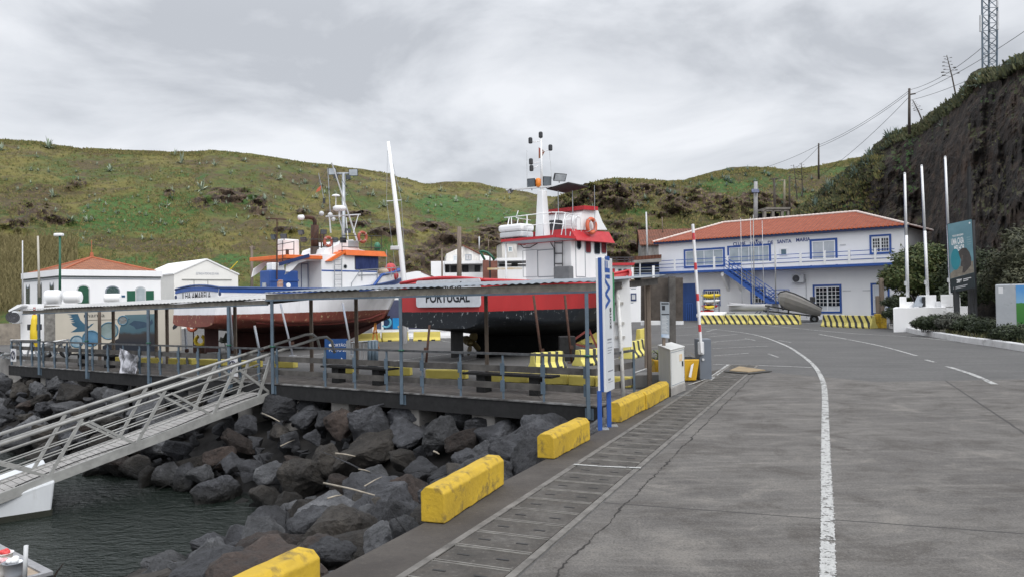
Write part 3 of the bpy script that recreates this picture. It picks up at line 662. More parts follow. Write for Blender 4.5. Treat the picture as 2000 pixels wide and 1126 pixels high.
def rock_mesh(seed):
    rr = random.Random(seed); q = MB(); pts = []
    n = rr.randint(13, 20)
    while len(pts) < n:
        d = V((rr.gauss(0, 1), rr.gauss(0, 1), rr.gauss(0, 1))).normalized()
        pts.append(V((d.x * rr.uniform(.78, 1.05), d.y * rr.uniform(.65, .95), d.z * rr.uniform(.5, .78))))
    for p in pts: q.bm.verts.new(p)
    r = bmesh.ops.convex_hull(q.bm, input=q.bm.verts)
    bmesh.ops.delete(q.bm, geom=[g for g in r['geom_interior'] if isinstance(g, bmesh.types.BMVert)], context='VERTS')
    bmesh.ops.bevel(q.bm, geom=list(q.bm.edges), offset=.05, segments=1, affect='EDGES', profile=.5)
    bmesh.ops.triangulate(q.bm, faces=q.bm.faces)
    for lim in (.3, .17, .1):
        big = [e for e in q.bm.edges if e.calc_length() > lim]
        bmesh.ops.subdivide_edges(q.bm, edges=big, cuts=1, use_grid_fill=False)
        bmesh.ops.triangulate(q.bm, faces=q.bm.faces)
    for v in q.bm.verts:
        o = V((seed * 7.1, 0, 0)); d = v.co.normalized()
        st = noise.noise(V((0, 0, v.co.z * 5 + seed)) + v.co * .6)
        v.co += d * (.07 * noise.noise(v.co * 1.7 + o) + .05 * noise.noise(v.co * 4.3 + o) + .035 * noise.noise(v.co * 10 + o) + .018 * noise.noise(v.co * 22 + o) + .04 * st)
    bmesh.ops.recalc_face_normals(q.bm, faces=q.bm.faces)
    me = bpy.data.meshes.new('boulder'); q.bm.to_mesh(me); q.bm.free(); me.materials.append(MR[0])
    me.polygons.foreach_set('use_smooth', [False] * len(me.polygons)); return me
RM = [rock_mesh(i) for i in range(16)]
RG = 'boulders of the rock embankment'
placed = []; RB = {}
def rock(x, y, z, r, mi, lab=None, seed=None, sc=None, rot=None):
    rr = random.Random(seed if seed is not None else len(placed) * 13 + 5)
    o = bpy.data.objects.new('boulder', RM[rr.randrange(len(RM))]); scene.collection.objects.link(o)
    o.location = (x, y, z); o.rotation_euler = rot or (rr.uniform(-.6, .6), rr.uniform(-.6, .6), rr.uniform(0, 6.28)); k = sc or (rr.uniform(.85, 1.2), rr.uniform(.85, 1.15), rr.uniform(.75, 1.1)); o.scale = (r * k[0], r * k[1], r * k[2])
    o.material_slots[0].link = 'OBJECT'; o.material_slots[0].material = MR[mi]
    tag(o, lab, 'boulder', RG); placed.append((x, y, r)); return o
def rock_px(px, py, wpx, mi, lab, seed=None, sc=None, lift=.12):
    """a boulder whose middle is seen at a photo pixel"""
    z = -1.2
    for _ in range(12):
        p = G(px, py, z); zz, d1, d2 = bedz(p.x, p.y); z = .5 * z + .5 * max(zz + lift, -2.6)
    p = G(px, py, z); r = wpx / 2 / FPX * p.y
    return rock(p.x, p.y, z, r, mi, lab, seed, sc)
big = [(722, 880, 130, 1, 'huge brown wedge of rock in the middle of the embankment', 2), (862, 848, 100, 2, 'pale grey boulder with a bright face below the bench', 3), (790, 842, 95, 0, 'blue-grey boulder left of the bright pale one below the bench', 5), (664, 830, 85, 3, 'boulder with a pinkish top under the boardwalk pier', 8),
       (595, 812, 80, 0, 'blocky grey boulder beside the concrete pier below the gangway landing', 9), (590, 935, 130, 1, 'dark boulder with a rusty brown top, low on the slope', 4), (905, 862, 80, 3, 'reddish brown pointed boulder right of the bright pale one', 6), (970, 848, 90, 0, 'pyramid-shaped dark boulder near the yellow block by the sign', 7),
       (1010, 805, 80, 1, 'brownish boulder tucked under the boardwalk near its corner', 10), (640, 1010, 150, 2, 'large blue-grey boulder at the water beside the lone yellow block', 11), (760, 985, 150, 0, 'large dark grey boulder lying against the lone yellow block', 12), (420, 1112, 170, 2, 'pale speckled boulder at the water in the bottom corner of the bay', 1),
       (520, 1085, 150, 0, 'black boulder between the pale corner boulder and the lowest yellow block', 13), (1000, 905, 110, 2, 'grey blue boulder beside the yellow block before the sign', 14), (720, 835, 110, 0, 'long slate-blue boulder leaning up towards the boardwalk', 15), (880, 930, 120, 0, 'dark creased boulder behind the far end of the lone yellow block', 0),
       (545, 850, 70, 1, 'small tan boulder in the shade by the gangway', 20), (640, 900, 90, 1, 'brown slanting slab of rock left of the huge wedge', 22), (470, 860, 70, 3, 'ochre boulder seen just under the gangway edge', 25), (790, 900, 80, 1, 'dark brown boulder right of the huge wedge', 27), (940, 880, 70, 2, 'small pale boulder in front of the reddish pointed one', 29), (845, 1010, 60, 0, 'small black boulder at the foot of the lone yellow block', 31)]
for b in big: rock_px(b[0], b[1], b[2] * 1.12, b[3], b[4], b[5])
rr = random.Random(21); tries = 0
RL = ['weathered grey basalt boulder in the heap between the boardwalk and the water', 'brown basalt boulder in the heap between the boardwalk and the water', 'pale grey boulder among darker ones in the heap below the quay', 'reddish boulder among grey ones in the heap below the quay']
def proj(p):
    d = V(p) - CAM; c = d / d.dot(FW); return 1000 + FPX * c.dot(RT), 563 - FPX * c.dot(UP)
while tries < 9000 and len(placed) < 285:
    tries += 1
    x, y = rr.uniform(-27, 2.6), rr.uniform(5, 31)
    z, d1, d2 = bedz(x, y)
    if d1 < -.9 or d2 < .35 or z < -2.42: continue
    far = y / 20; r = rr.choice((rr.uniform(.3, .6), rr.uniform(.5, .85), rr.uniform(.6, 1.0))) * (1.0 if y < 22 else .85)
    if any((x - a) ** 2 + (y - b) ** 2 < (.55 * (r + c)) ** 2 for a, b, c in placed): continue
    if d2 < r * .8 or d1 < -.9 + 0: r = min(r, .45)
    if d2 < r * .95: continue
    px_, py_ = proj((x, y, z))
    if px_ < -120 or py_ > 1230: continue
    mi = rr.choices([0, 1, 2, 3], [6, 1.3, 2, .6])[0]
    if px_ < 330 and rr.random() < .5: mi = rr.choice([1, 2])
    rock(x, y, min(z + .10 + rr.uniform(-.08, .2), -.5 if d1 < .4 else 9), r, mi, RL[mi])
# small broken stone that fills the gaps
q = MB(); rr = random.Random(5); n = 0; tv = [(RM[i].vertices, RM[i].polygons) for i in range(0)]
while n < 1500:
    x, y = rr.uniform(-28, 2.6), rr.uniform(4.5, 31); z, d1, d2 = bedz(x, y)
    if d1 < -1.2 or d2 < .3 or z < -2.7: continue
    n += 1; r = rr.uniform(.1, .26)
    pts = [q.bm.verts.new(V((x, y, z - .12)) + V((rr.gauss(0, 1), rr.gauss(0, 1), rr.gauss(0, .7))).normalized() * r * rr.uniform(.7, 1.1)) for _ in range(8)]
    bmesh.ops.convex_hull(q.bm, input=pts)
tag(q.build('rubble', MR[0]), 'small broken basalt filling the gaps between the boulders', 'rubble', kind='stuff')
# driftwood
M_drift = mat('bleached_wood', (.36, .32, .26), (.24, .21, .165), 8, .85)
for (a, b, r, lab) in (((632, 942), (732, 966), .017, 'long bleached stick lying across the dark boulders above the water'), ((655, 884), (694, 890), .02, 'pale stick lying behind the huge brown wedge of rock'), ((512, 806), (546, 822), .022, 'white stick near the concrete pier by the gangway'), ((640, 972), (668, 966), .014, 'thin grey stick near the waterline'), ((700, 915), (722, 920), .014, 'short pale stick on the face of the brown wedge'), ((548, 870), (575, 858), .014, 'forked pale twig among the shaded boulders'), ((712, 948), (746, 930), .012, 'curved twig just above the long bleached stick'), ((846, 880), (858, 886), .02, 'short white stick below the reddish pointed boulder')):
    z = -1.0
    for _ in range(10):
        p = G((a[0] + b[0]) / 2, (a[1] + b[1]) / 2, z); z = .5 * z + .5 * (bedz(p.x, p.y)[0] + .75)
    p0, p1 = G(*a, z + .03), G(*b, z - .03); m_ = p0.lerp(p1, .55) + V((0, .01, .008))
    tag(MB().tube([p0, m_, p1], [r, r * .9, r * .6], 6).build('driftwood', M_drift, smooth=True), lab, 'driftwood', 'driftwood sticks on the boulders')
# ------------------------------------------------------------------ boardwalk
TB = 10.15                                        # where the gangway comes up and the two stretches meet
def bw(t0, t1, name, lab, piers, z0, z1):
    t = thing(name, lab, 'boardwalk', dk((t0 + t1) / 2, 1.5, 0))
    q = MB(); rr = random.Random(int(t0 * 10)); n = 0.0
    while n < 2.85:
        s = t0; 
        while s < t1:
            e = min(t1, s + rr.uniform(2.2, 3.4)); h = .05 + rr.uniform(-.004, .004)
            q.hexa([dk(s + .006, n, 0), dk(s + .006, n + .135, 0), dk(e - .006, n + .135, 0), dk(e - .006, n, 0), dk(s + .006, n, h), dk(s + .006, n + .135, h), dk(e - .006, n + .135, h), dk(e - .006, n, h)]); s = e
        n += .145
    q.build('plank_deck', mat('deck_plank', (.20, .182, .168), (.115, .104, .096), 4, .9, stain=(.06, .054, .05), sa=.35, ssc=2, bump=.3), t)
    q = MB(); q.hexa([dk(t0, -.06, -.34), dk(t0, -.003, -.34), dk(t1, -.003, -.34), dk(t1, -.06, -.34), dk(t0, -.06, .03), dk(t0, -.003, .03), dk(t1, -.003, .03), dk(t1, -.06, .03)])
    q.hexa([dk(t0 - .04, -.064, -.34), dk(t0 - .04, 2.6, -.34), dk(t0 - .003, 2.6, -.34), dk(t0 - .003, -.064, -.34), dk(t0 - .04, -.064, .03), dk(t0 - .04, 2.6, .03), dk(t0 - .003, 2.6, .03), dk(t0 - .003, -.064, .03)])
    q.build('fascia_beam', M_tarwood, t)
    q = MB(); q.hexa([dk(t0, -.085, .034), dk(t0, .03, .034), dk(t1, .03, .034), dk(t1, -.085, .034), dk(t0, -.085, .062), dk(t0, .03, .062), dk(t1, .03, .062), dk(t1, -.085, .062)])
    q.build('edge_board', mat('peeling_edge_paint', (.30, .30, .30), (.05, .047, .044), 3.5, .85, stain=(.03, .028, .027), sa=.5, ssc=2.2), t)
    for s in piers:
        w = .33
        q = MB(); q.hexa([dk(s - w, .12, -2.2), dk(s - w, .85, -2.2), dk(s + w, .85, -2.2), dk(s + w, .12, -2.2), dk(s - w, .12, -.345), dk(s - w, .85, -.345), dk(s + w, .85, -.345), dk(s + w, .12, -.345)])
        q.build('pier', M_concrete, t, bevel=.03)
    return t
def tpx(px, n=0.0):
    w = Wall(dk(0, n), DD); return w.tz(px, 700)[0]
bw(.0, TB, 'boardwalk', 'timber boardwalk with a dark fascia between the gangway landing and the WiFi sign', [tpx(553) - .1, tpx(655), tpx(790), tpx(935)], 0, 0)
bw(TB + .06, DLEN, 'boardwalk', 'timber boardwalk running from the gangway landing to the yellow buoy', [tpx(80), tpx(135), tpx(290), tpx(372), tpx(470)], 0, 0)
# railings
def railing(ts, lab, t0, t1, end=False, planks=True, ztop=1.08):
    t = thing('railing', lab, 'railing', dk(ts[0], .06, .05))
    for s in ts:
        q = MB(); q.bar(dk(s, .02, -.12), dk(s, .02, ztop - .03), .05, .05)
        if planks:
            for z in (.36, .74): q.hexa([dk(s - .06, -.012, z - .13), dk(s - .06, -.004 - .002, z - .13), dk(s + .06, -.006, z - .13), dk(s + .06, -.012, z - .13), dk(s - .06, -.012, z + .13), dk(s - .06, -.006, z + .13), dk(s + .06, -.006, z + .13), dk(s + .06, -.012, z + .13)])
        q.build('post', M_steelblue, t)
    q = MB(); pr = [dk(t0, .02, ztop), dk(t1, .02, ztop)]
    if end: pr = [dk(t1, .02, ztop), dk(.06, .02, ztop), dk(.06, 1.95, ztop)]
    for a, b in zip(pr, pr[1:]): q.bar(a, b, .075, .05)
    q.build('top_rail', mat('rail_paint', (.10, .105, .11), (.03, .031, .034), 6, .5), t)
    if planks:
        for z in (.36, .74):
            q = MB(); q.hexa([dk(t0, .05, z - .07), dk(t0, .09, z - .07), dk(t1, .09, z - .07), dk(t1, .05, z - .07), dk(t0, .05, z + .07), dk(t0, .09, z + .07), dk(t1, .09, z + .07), dk(t1, .05, z + .07)])
            if end: q.hexa([dk(.09, .11, z - .07), dk(.09, 1.95, z - .07), dk(.13, 1.95, z - .07), dk(.13, .11, z - .07), dk(.09, .11, z + .07), dk(.09, 1.95, z + .07), dk(.13, 1.95, z + .07), dk(.13, .11, z + .07)])
            q.build('timber_rail', M_woodgrey, t)
    if end: MB().bar(dk(.06, 1.95, .03), dk(.06, 1.95, ztop - .03), .05, .05).build('post', M_steelblue, t)
    return t
railing([tpx(x) for x in (1144, 1060, 981, 898, 824, 754, 692, 634, 540)], 'blue-grey post and timber railing along the boardwalk near the WiFi sign', .06, tpx(534), True)
railing([tpx(x) for x in (22, 40, 62, 84, 106, 130, 156, 180, 210, 240, 272, 312, 348, 386, 428, 468, 505)], 'blue-grey post railing along the boardwalk towards the yellow buoy', tpx(512), DLEN - .05, False, True, 1.02)
# benches
def bench(x0, x1, n, lab):
    a, b = tpx(x0, n), tpx(x1, n); t = thing('bench', lab, 'bench', dk((a + b) / 2, n, .05), 0, 'dark timber benches on the boardwalk')
    q = MB()
    for i in range(3):
        o = n - .2 + i * .145; q.hexa([dk(b, o, .48), dk(b, o + .13, .48), dk(a, o + .13, .48), dk(a, o, .48), dk(b, o, .53), dk(b, o + .13, .53), dk(a, o + .13, .53), dk(a, o, .53)])
    q.build('seat', M_tarwood, t)
    for f in (.2, .8):
        c = a + (b - a) * f; MB().hexa([dk(c - .13, n - .14, .055), dk(c - .13, n + .14, .055), dk(c + .13, n + .14, .055), dk(c + .13, n - .14, .055), dk(c - .13, n - .14, .478), dk(c - .13, n + .14, .478), dk(c + .13, n + .14, .478), dk(c + .13, n - .14, .478)]).build('leg', M_tarwood, t)
bench(912, 1084, .95, 'dark timber bench on the boardwalk nearest the WiFi sign'); bench(636, 768, .95, 'dark timber bench on the boardwalk beside the gangway top'); bench(146, 232, .95, 'dark timber bench on the boardwalk beside the hanging banner')
# canopies
def canopy(ta, tb, lab, fposts, rposts, za, zb, rise=.18, dep=3.4, bh=.1, mr=None):
    zf = lambda t: za + (zb - za) * (t - ta) / (tb - ta)
    t = thing('canopy', lab, 'canopy', dk((ta + tb) / 2, 1.6, 0))
    q = MB(); nT = int((tb - ta) / .035); rows = []
    for j in range(9):
        n = -.12 + (dep + .2) * j / 8; rows.append([dk(ta + (tb - ta) * i / nT, n + (.03 * noise.noise(V((i * .05, 0, 0))) if j == 0 else 0), zf(ta + (tb - ta) * i / nT) + .035 + 2 * bh + rise * j / 8 + .013 * math.sin(i * .035 / .21 * 2 * math.pi) + .012 * noise.noise(V((i * .02, j * .7, 3)))) for i in range(nT + 1)])
    q.grid(rows); o = q.build('roof_sheet', mr or M_canopy, t, smooth=True, recalc=False); md = o.modifiers.new('s', 'SOLIDIFY'); md.thickness = .006
    q = MB()
    q.hexa([dk(ta, -.08, zf(ta)), dk(ta, .0, zf(ta)), dk(tb, .0, zf(tb)), dk(tb, -.08, zf(tb)), dk(ta, -.08, zf(ta) + .45 * bh), dk(ta, 0, zf(ta) + .45 * bh), dk(tb, 0, zf(tb) + .45 * bh), dk(tb, -.08, zf(tb) + .45 * bh)])
    q.build('front_beam', M_steelblue, t)
    q = MB(); q.hexa([dk(ta, -.05, zf(ta) + .45 * bh + .003), dk(ta, 0, zf(ta) + .45 * bh + .003), dk(tb, 0, zf(tb) + .45 * bh + .003), dk(tb, -.05, zf(tb) + .45 * bh + .003), dk(ta, -.05, zf(ta) + 2 * bh), dk(ta, 0, zf(ta) + 2 * bh), dk(tb, 0, zf(tb) + 2 * bh), dk(tb, -.05, zf(tb) + 2 * bh)])
    q.build('fascia_board', mat('mossy_board', (.22, .20, .165), (.11, .1, .085), 5, .9, stain=(.16, .15, .13), sa=.4, ssc=3), t)
    for f in (.02, .34, .66, .98):
        s = ta + (tb - ta) * f; q = MB(); q.hexa([dk(s - .03, 0.002, zf(s) + .02), dk(s - .03, dep, zf(s) + rise + .02), dk(s + .03, dep, zf(s) + rise + .02), dk(s + .03, .002, zf(s) + .02), dk(s - .03, .002, zf(s) + 1.7 * bh), dk(s - .03, dep, zf(s) + rise + 1.7 * bh), dk(s + .03, dep, zf(s) + rise + 1.7 * bh), dk(s + .03, .002, zf(s) + 1.7 * bh)])
        q.build('rafter', M_woodgrey, t)
    for s in fposts:
        p = MB().bar(dk(s, -.1, -.22), dk(s, -.1, zf(s) - .003), .075, .075).build('post', M_steelblue, t)
        MB().hexa([dk(s - .1, -.068, -.24), dk(s - .1, -.062, -.24), dk(s + .1, -.062, -.24), dk(s + .1, -.068, -.24), dk(s - .1, -.068, .0), dk(s - .1, -.062, .0), dk(s + .1, -.062, .0), dk(s + .1, -.068, .0)]).build('bracket', M_steelblue, p)
        MB().torus(dk(s, -.1, 1.1), (0, 0, 1), .058, .022, 10, 6).build('green_tie', M_green, p)
    for s in rposts: MB().bar(dk(s, dep - .15, 0), dk(s, dep - .15, zf(s) + rise + .0), .105, .105).build('post', M_wood, t, bevel=.01)
    return t
k = NT('corrugated_roof'); a = k.noise(1.2, 6, .65); b = k.noise(7, 5, .7)
c_ = k.ramp(a, [(.3, (.15, .175, .205)), (.7, (.24, .265, .295))]); c_ = k.mix(k.ramp(b, [(.60, 0.0), (.72, .7)]), c_, (.42, .42, .42)); c_ = k.mix(k.ramp(b, [(.28, .7), (.38, 0.0)]), c_, (.06, .055, .045))
M_canopy = k.fin(c_, .42, .25)
canopy(-.15, TB + .3, 'long blue-grey corrugated canopy over the boardwalk nearest the road', [tpx(1152), tpx(789), tpx(538)], [tpx(951, 3.25), tpx(697, 3.25), tpx(617, 3.25) + .2, tpx(1268, 3.25)], 2.40, 2.37)
canopy(TB + .25, DLEN - 1.2, 'low weathered corrugated canopy over the boardwalk towards the yellow buoy', [tpx(453), tpx(296), tpx(175), tpx(82)], [tpx(195, 3.25), tpx(222, 3.25), tpx(306, 3.25), tpx(327, 3.25), tpx(460, 3.25)], 2.25, 2.05, .24, 3.4, .075, mat('pale_sheen_roof', (.48, .48, .47), (.30, .30, .30), 2.5, .5, stain=(.16, .15, .13), sa=.38, ssc=1.5))  # weathered grey sheet, its colour lightened to carry the sky's sheen
# notices on the rail
def panel(name, lab, cat, pts, m, th=.012):
    q = MB(); n = (pts[1] - pts[0]).cross(pts[3] - pts[0]).normalized()
    if n.dot(CAM - pts[0]) > 0: n = -n
    q.prism(pts, n * th); return tag(q.build(name, m), lab, cat)
W0 = Wall(dk(0, -.1), DD)
def onrail(px, off=0.0): 
    a, b, z0, z1 = W0.rect(*px); return [W0.P(a, z0, off), W0.P(b, z0, off), W0.P(b, z1, off), W0.P(a, z1, off)]
def notice(px, lab, arrow):
    o = panel('notice', lab, 'sign', onrail(px), mat('notice_white', (.74, .74, .75), None, 4, .5)); a, b, z0, z1 = W0.rect(*px); c = W0.P((a + b) / 2, (z0 + z1) / 2, .008); w = abs(b - a)
    MB().torus(c, W0.n, w * .36, w * .045, 24, 6).build('ban_ring', mat('notice_ring', (.30, .06, .09) if arrow else (.05, .05, .09), None, 4, .5), o)
    q = MB(); u = W0.d; q.bar(c - u * w * .2 + V((0, 0, w * .3)), c + u * w * .2 - V((0, 0, w * .3)), .006, w * .09); q.bar(c + u * .01 + V((0, 0, -w * .3)), c + u * .01 + V((0, 0, w * .34)), .006, w * .06); q.build('symbol', M_ink, o); return o
notice((446, 695, 464, 734), 'white notice with a round symbol on the railing above the gangway', False); notice((21, 680, 31, 705), 'white no-entry notice at the far end of the railing', True)
# torn banner
q = MB(); rows = []; P0 = onrail((236, 678, 272, 727), .05); TL, TR, BRr, BL = W0.P(*W0.tz(237, 678), .06), W0.P(*W0.tz(272, 694), .06), W0.P(*W0.tz(270, 728), .06), W0.P(*W0.tz(238, 727), .06)
for j in range(15):
    v = j / 14; rows.append([(TL.lerp(BL, v)).lerp(TR.lerp(BRr, v), i / 14) + W0.n * (.05 * noise.noise(V((i * .35, j * .28, 2))) + .02 * math.sin(i * .9 + j * .5)) for i in range(15)])
q.grid(rows)
k = NT('banner_print'); a = k.noise(2.2, 7, .65, None, .6); M_ban = k.fin(k.ramp(a, [(.40, (.07, .07, .075)), (.47, (.24, .24, .26)), (.52, (.46, .46, .5)), (.60, (.70, .70, .75))]), .7)
tag(q.build('banner', M_ban, smooth=True, recalc=False), 'torn grey printed banner hanging crooked from the boardwalk rail', 'banner')
# ------------------------------------------------------------------ gangway
A_ = dk(tpx(527), -.12, 0); A_.z = W0.tz(527, 768)[1]; B_ = at(93, 929, 17.3); gd = (B_ - A_); gl = gd.length; gd.normalize()
hd = V((gd.x, gd.y, 0)).normalized(); gw = V((-hd.y, hd.x, 0)); gw = gw if gw.y > 0 else -gw; gu = gw.cross(gd); gu = gu if gu.z > 0 else -gu
GL = gl * 1.2; WID = 1.12
gp = lambda s, n=0.0, z=0.0: A_ + gd * s + gw * n + gu * z
gang = thing('gangway', 'grey aluminium truss gangway sloping from the boardwalk down to the pontoon', 'gangway', A_)
for n in (0, WID):
    MB().hexa([gp(-.1, n - .03, -.20), gp(-.1, n + .03, -.20), gp(GL, n + .03, -.20), gp(GL, n - .03, -.20), gp(-.1, n - .03, 0.02), gp(-.1, n + .03, .02), gp(GL, n + .03, .02), gp(GL, n - .03, .02)]).build('side_beam', M_alu, gang)
q = MB(); s = 0.0
while s < GL: q.hexa([gp(s, .032, -.02), gp(s, WID - .032, -.02), gp(s + .14, WID - .032, -.02), gp(s + .14, .032, -.02), gp(s, .032, .0), gp(s, WID - .032, .0), gp(s + .14, WID - .032, .0), gp(s + .14, .032, .0)]); s += .155
q.build('walkway_board', mat('gangway_board', (.40, .385, .37), (.27, .26, .25), 5, .8), gang)
def s_px(px, z=0.0, n=0.0):
    lo, hi = -3.0, GL
    for _ in range(40):
        m_ = (lo + hi) / 2
        if proj(gp(m_, n, z))[0] > px: lo = m_
        else: hi = m_
    return lo
RH = 1.05
for n in (0.0, WID):
    e0 = -2.05 if n == 0 else -2.3
    q = MB(); q.tube([gp(GL, n, RH), gp(0, n, RH), gp(e0, n, RH), gp(e0 - .25, n, RH - .05), gp(e0 - .4, n, RH - .22), gp(e0 - .42, n, RH - .6)], .042, 10)
    q.build('handrail', M_alu, gang, smooth=True)
    q = MB()
    q.tube([gp(GL, n, RH - .17), gp(.02, n, RH - .17)], .026, 8)
    for z in (.22, .42, .62): q.tube([gp(GL, n, z), gp(.02, n, z)], .016, 6)
    q.build('mid_rail', M_alu, gang, smooth=True)
    for b_, t_ in ((97, 160), (268, 322), (417, 460), (505, 530), (-130, -60)):
        MB().bar(gp(s_px(b_), n - .0, .0), gp(s_px(t_, RH), n, RH - .03), .055, .07).build('strut', M_alu, gang)
    for t_, b_ in ((-62, 93), (173, 263), (335, 412), (468, 527)):
        MB().bar(gp(s_px(t_, .9), n + .001, .90), gp(s_px(b_), n + .001, .0), .05, .06).build('brace', M_alu, gang)
q = MB(); pr = [gp(s, WID * .12 + .1 * math.sin(s * 1.6), .012 + .02 * abs(math.sin(s * .9))) for s in [i * .3 for i in range(int(GL / .3))]]
tag(q.tube(pr, .013, 6).build('cable', M_black, smooth=True), 'black cable lying along the gangway walkway', 'cable')
# rails of the landing on the boardwalk
# pontoon under the foot of the gangway
PZ = -1.62
p0, p1 = G(95, 938, PZ), G(-260, 985, PZ); pdv = (p1 - p0).normalized(); pn = V((-pdv.y, pdv.x, 0)); pn = pn if pn.y > 0 else -pn
pt = thing('pontoon', 'white painted floating pontoon carrying the foot of the gangway', 'pontoon', (p0.x, p0.y, ZW))
q = MB(); f = lambda s, n, z: p0 + pdv * s + pn * n + V((0, 0, z - PZ))
q.hexa([f(0, 0, ZW - .3), f(0, 3, ZW - .3), f(2.4, 3, ZW - .3), f(2.4, 0, ZW - .3), f(-.12, -.06, PZ), f(-.12, 3, PZ), f(2.4, 3, PZ - .62), f(2.4, -.06, PZ - .62)]); q.build('float', mat('pontoon_white', (.62, .64, .66), (.5, .52, .54), 1.2, .6, stain=(.3, .3, .28), sa=.4, ssc=1.5, streak=True), pt, bevel=.04)
q = MB(); q.hexa([f(-.02, -.03, ZW - .3), f(-.02, 3.03, ZW - .3), f(2.41, 3.03, ZW - .3), f(2.41, -.03, ZW - .3), f(-.07, -.06, ZW + .13), f(-.07, 3.03, ZW + .13), f(2.41, 3.03, ZW + .13), f(2.41, -.06, ZW + .13)]); q.build('fouled_waterline', mat('weed', (.02, .022, .014), None, 5, .8, bump=.6, bsc=20), pt)
# small raft in the bottom corner
RZ = -2.05
c0, c1 = G(104, 1114, RZ), G(-60, 1030, RZ); rd = (c1 - c0).normalized(); rn = V((-rd.y, rd.x, 0)); rn = rn if rn.y < 0 else -rn
rf = thing('raft', 'small grey work raft with a plywood deck in the bottom corner of the view', 'raft', (c0.x, c0.y, ZW)); f = lambda s, n, z: c0 + rd * s + rn * n + V((0, 0, z - RZ))
MB().hexa([f(0, 0, ZW - .2), f(0, 2, ZW - .2), f(5, 2, ZW - .2), f(5, 0, ZW - .2), f(0, 0, RZ - .06), f(0, 2, RZ - .06), f(5, 2, RZ - .06), f(5, 0, RZ - .06)]).build('hull', M_dark, rf)
q = MB(); q.hexa([f(0, 0, RZ - .06), f(0, .14, RZ - .06), f(5, .14, RZ - .06), f(5, 0, RZ - .06), f(0, 0, RZ), f(0, .14, RZ), f(5, .14, RZ), f(5, 0, RZ)]); q.hexa([f(0, .142, RZ - .06), f(0, 2, RZ - .06), f(.1, 2, RZ - .06), f(.1, .142, RZ - .06), f(0, .142, RZ), f(0, 2, RZ), f(.1, 2, RZ), f(.1, .142, RZ)]); q.build('gunwale', mat('raft_rim', (.3, .3, .31), (.2, .2, .21), 5, .7), rf)
MB().hexa([f(.1, .142, RZ - .055), f(.1, 1.9, RZ - .055), f(4.9, 1.9, RZ - .055), f(4.9, .142, RZ - .055), f(.1, .142, RZ - .03), f(.1, 1.9, RZ - .03), f(4.9, 1.9, RZ - .03), f(4.9, .142, RZ - .03)]).build('plywood_deck', mat('plywood', (.42, .34, .26), (.3, .24, .18), 3, .8), rf)
b_ = G(48, 1135, RZ); tag(MB().tube([b_, at(51, 1064, b_.y)], .033, 10).build('mooring_pole', M_ltgrey, smooth=True), 'short white pole standing on the work raft', 'pole')
def bucket(px, py, r, h, m, lab, fill, name='bucket'):
    b = G(px, py, RZ - .03); t = thing(name, lab, 'bucket', b)
    MB().lathe([(r * .8, 0), (r * .86, h * .3), (r * .97, h * .96), (r * 1.06, h * .965), (r * 1.06, h), (r * .95, h), (r * .9, h * .8)], Matrix.Translation(b), 20).build('tub', m, t, smooth=True)
    q = MB(); rr = random.Random(int(px) + 9)
    for i in range(7): q.ball(b + V((rr.uniform(-.6, .6) * r, rr.uniform(-.6, .6) * r, h * .88 + rr.uniform(0, .05))), r * rr.uniform(.25, .42), (1, 1, .8), 2)
    q.build('contents', fill, t, smooth=True)
bucket(27, 1128, .155, .27, mat('grey_tub', (.26, .28, .31), None, 3, .5), 'grey tub with white and red floats on the work raft', M_white); bucket(3, 1124, .16, .25, M_ltgrey, 'white bucket beside the grey tub on the work raft', mat('float_mix', (.7, .68, .68), (.6, .1, .12), 14, .5)); bucket(8, 1103, .14, .22, M_white, 'white bucket with red floats at the back of the work raft', M_redplain)
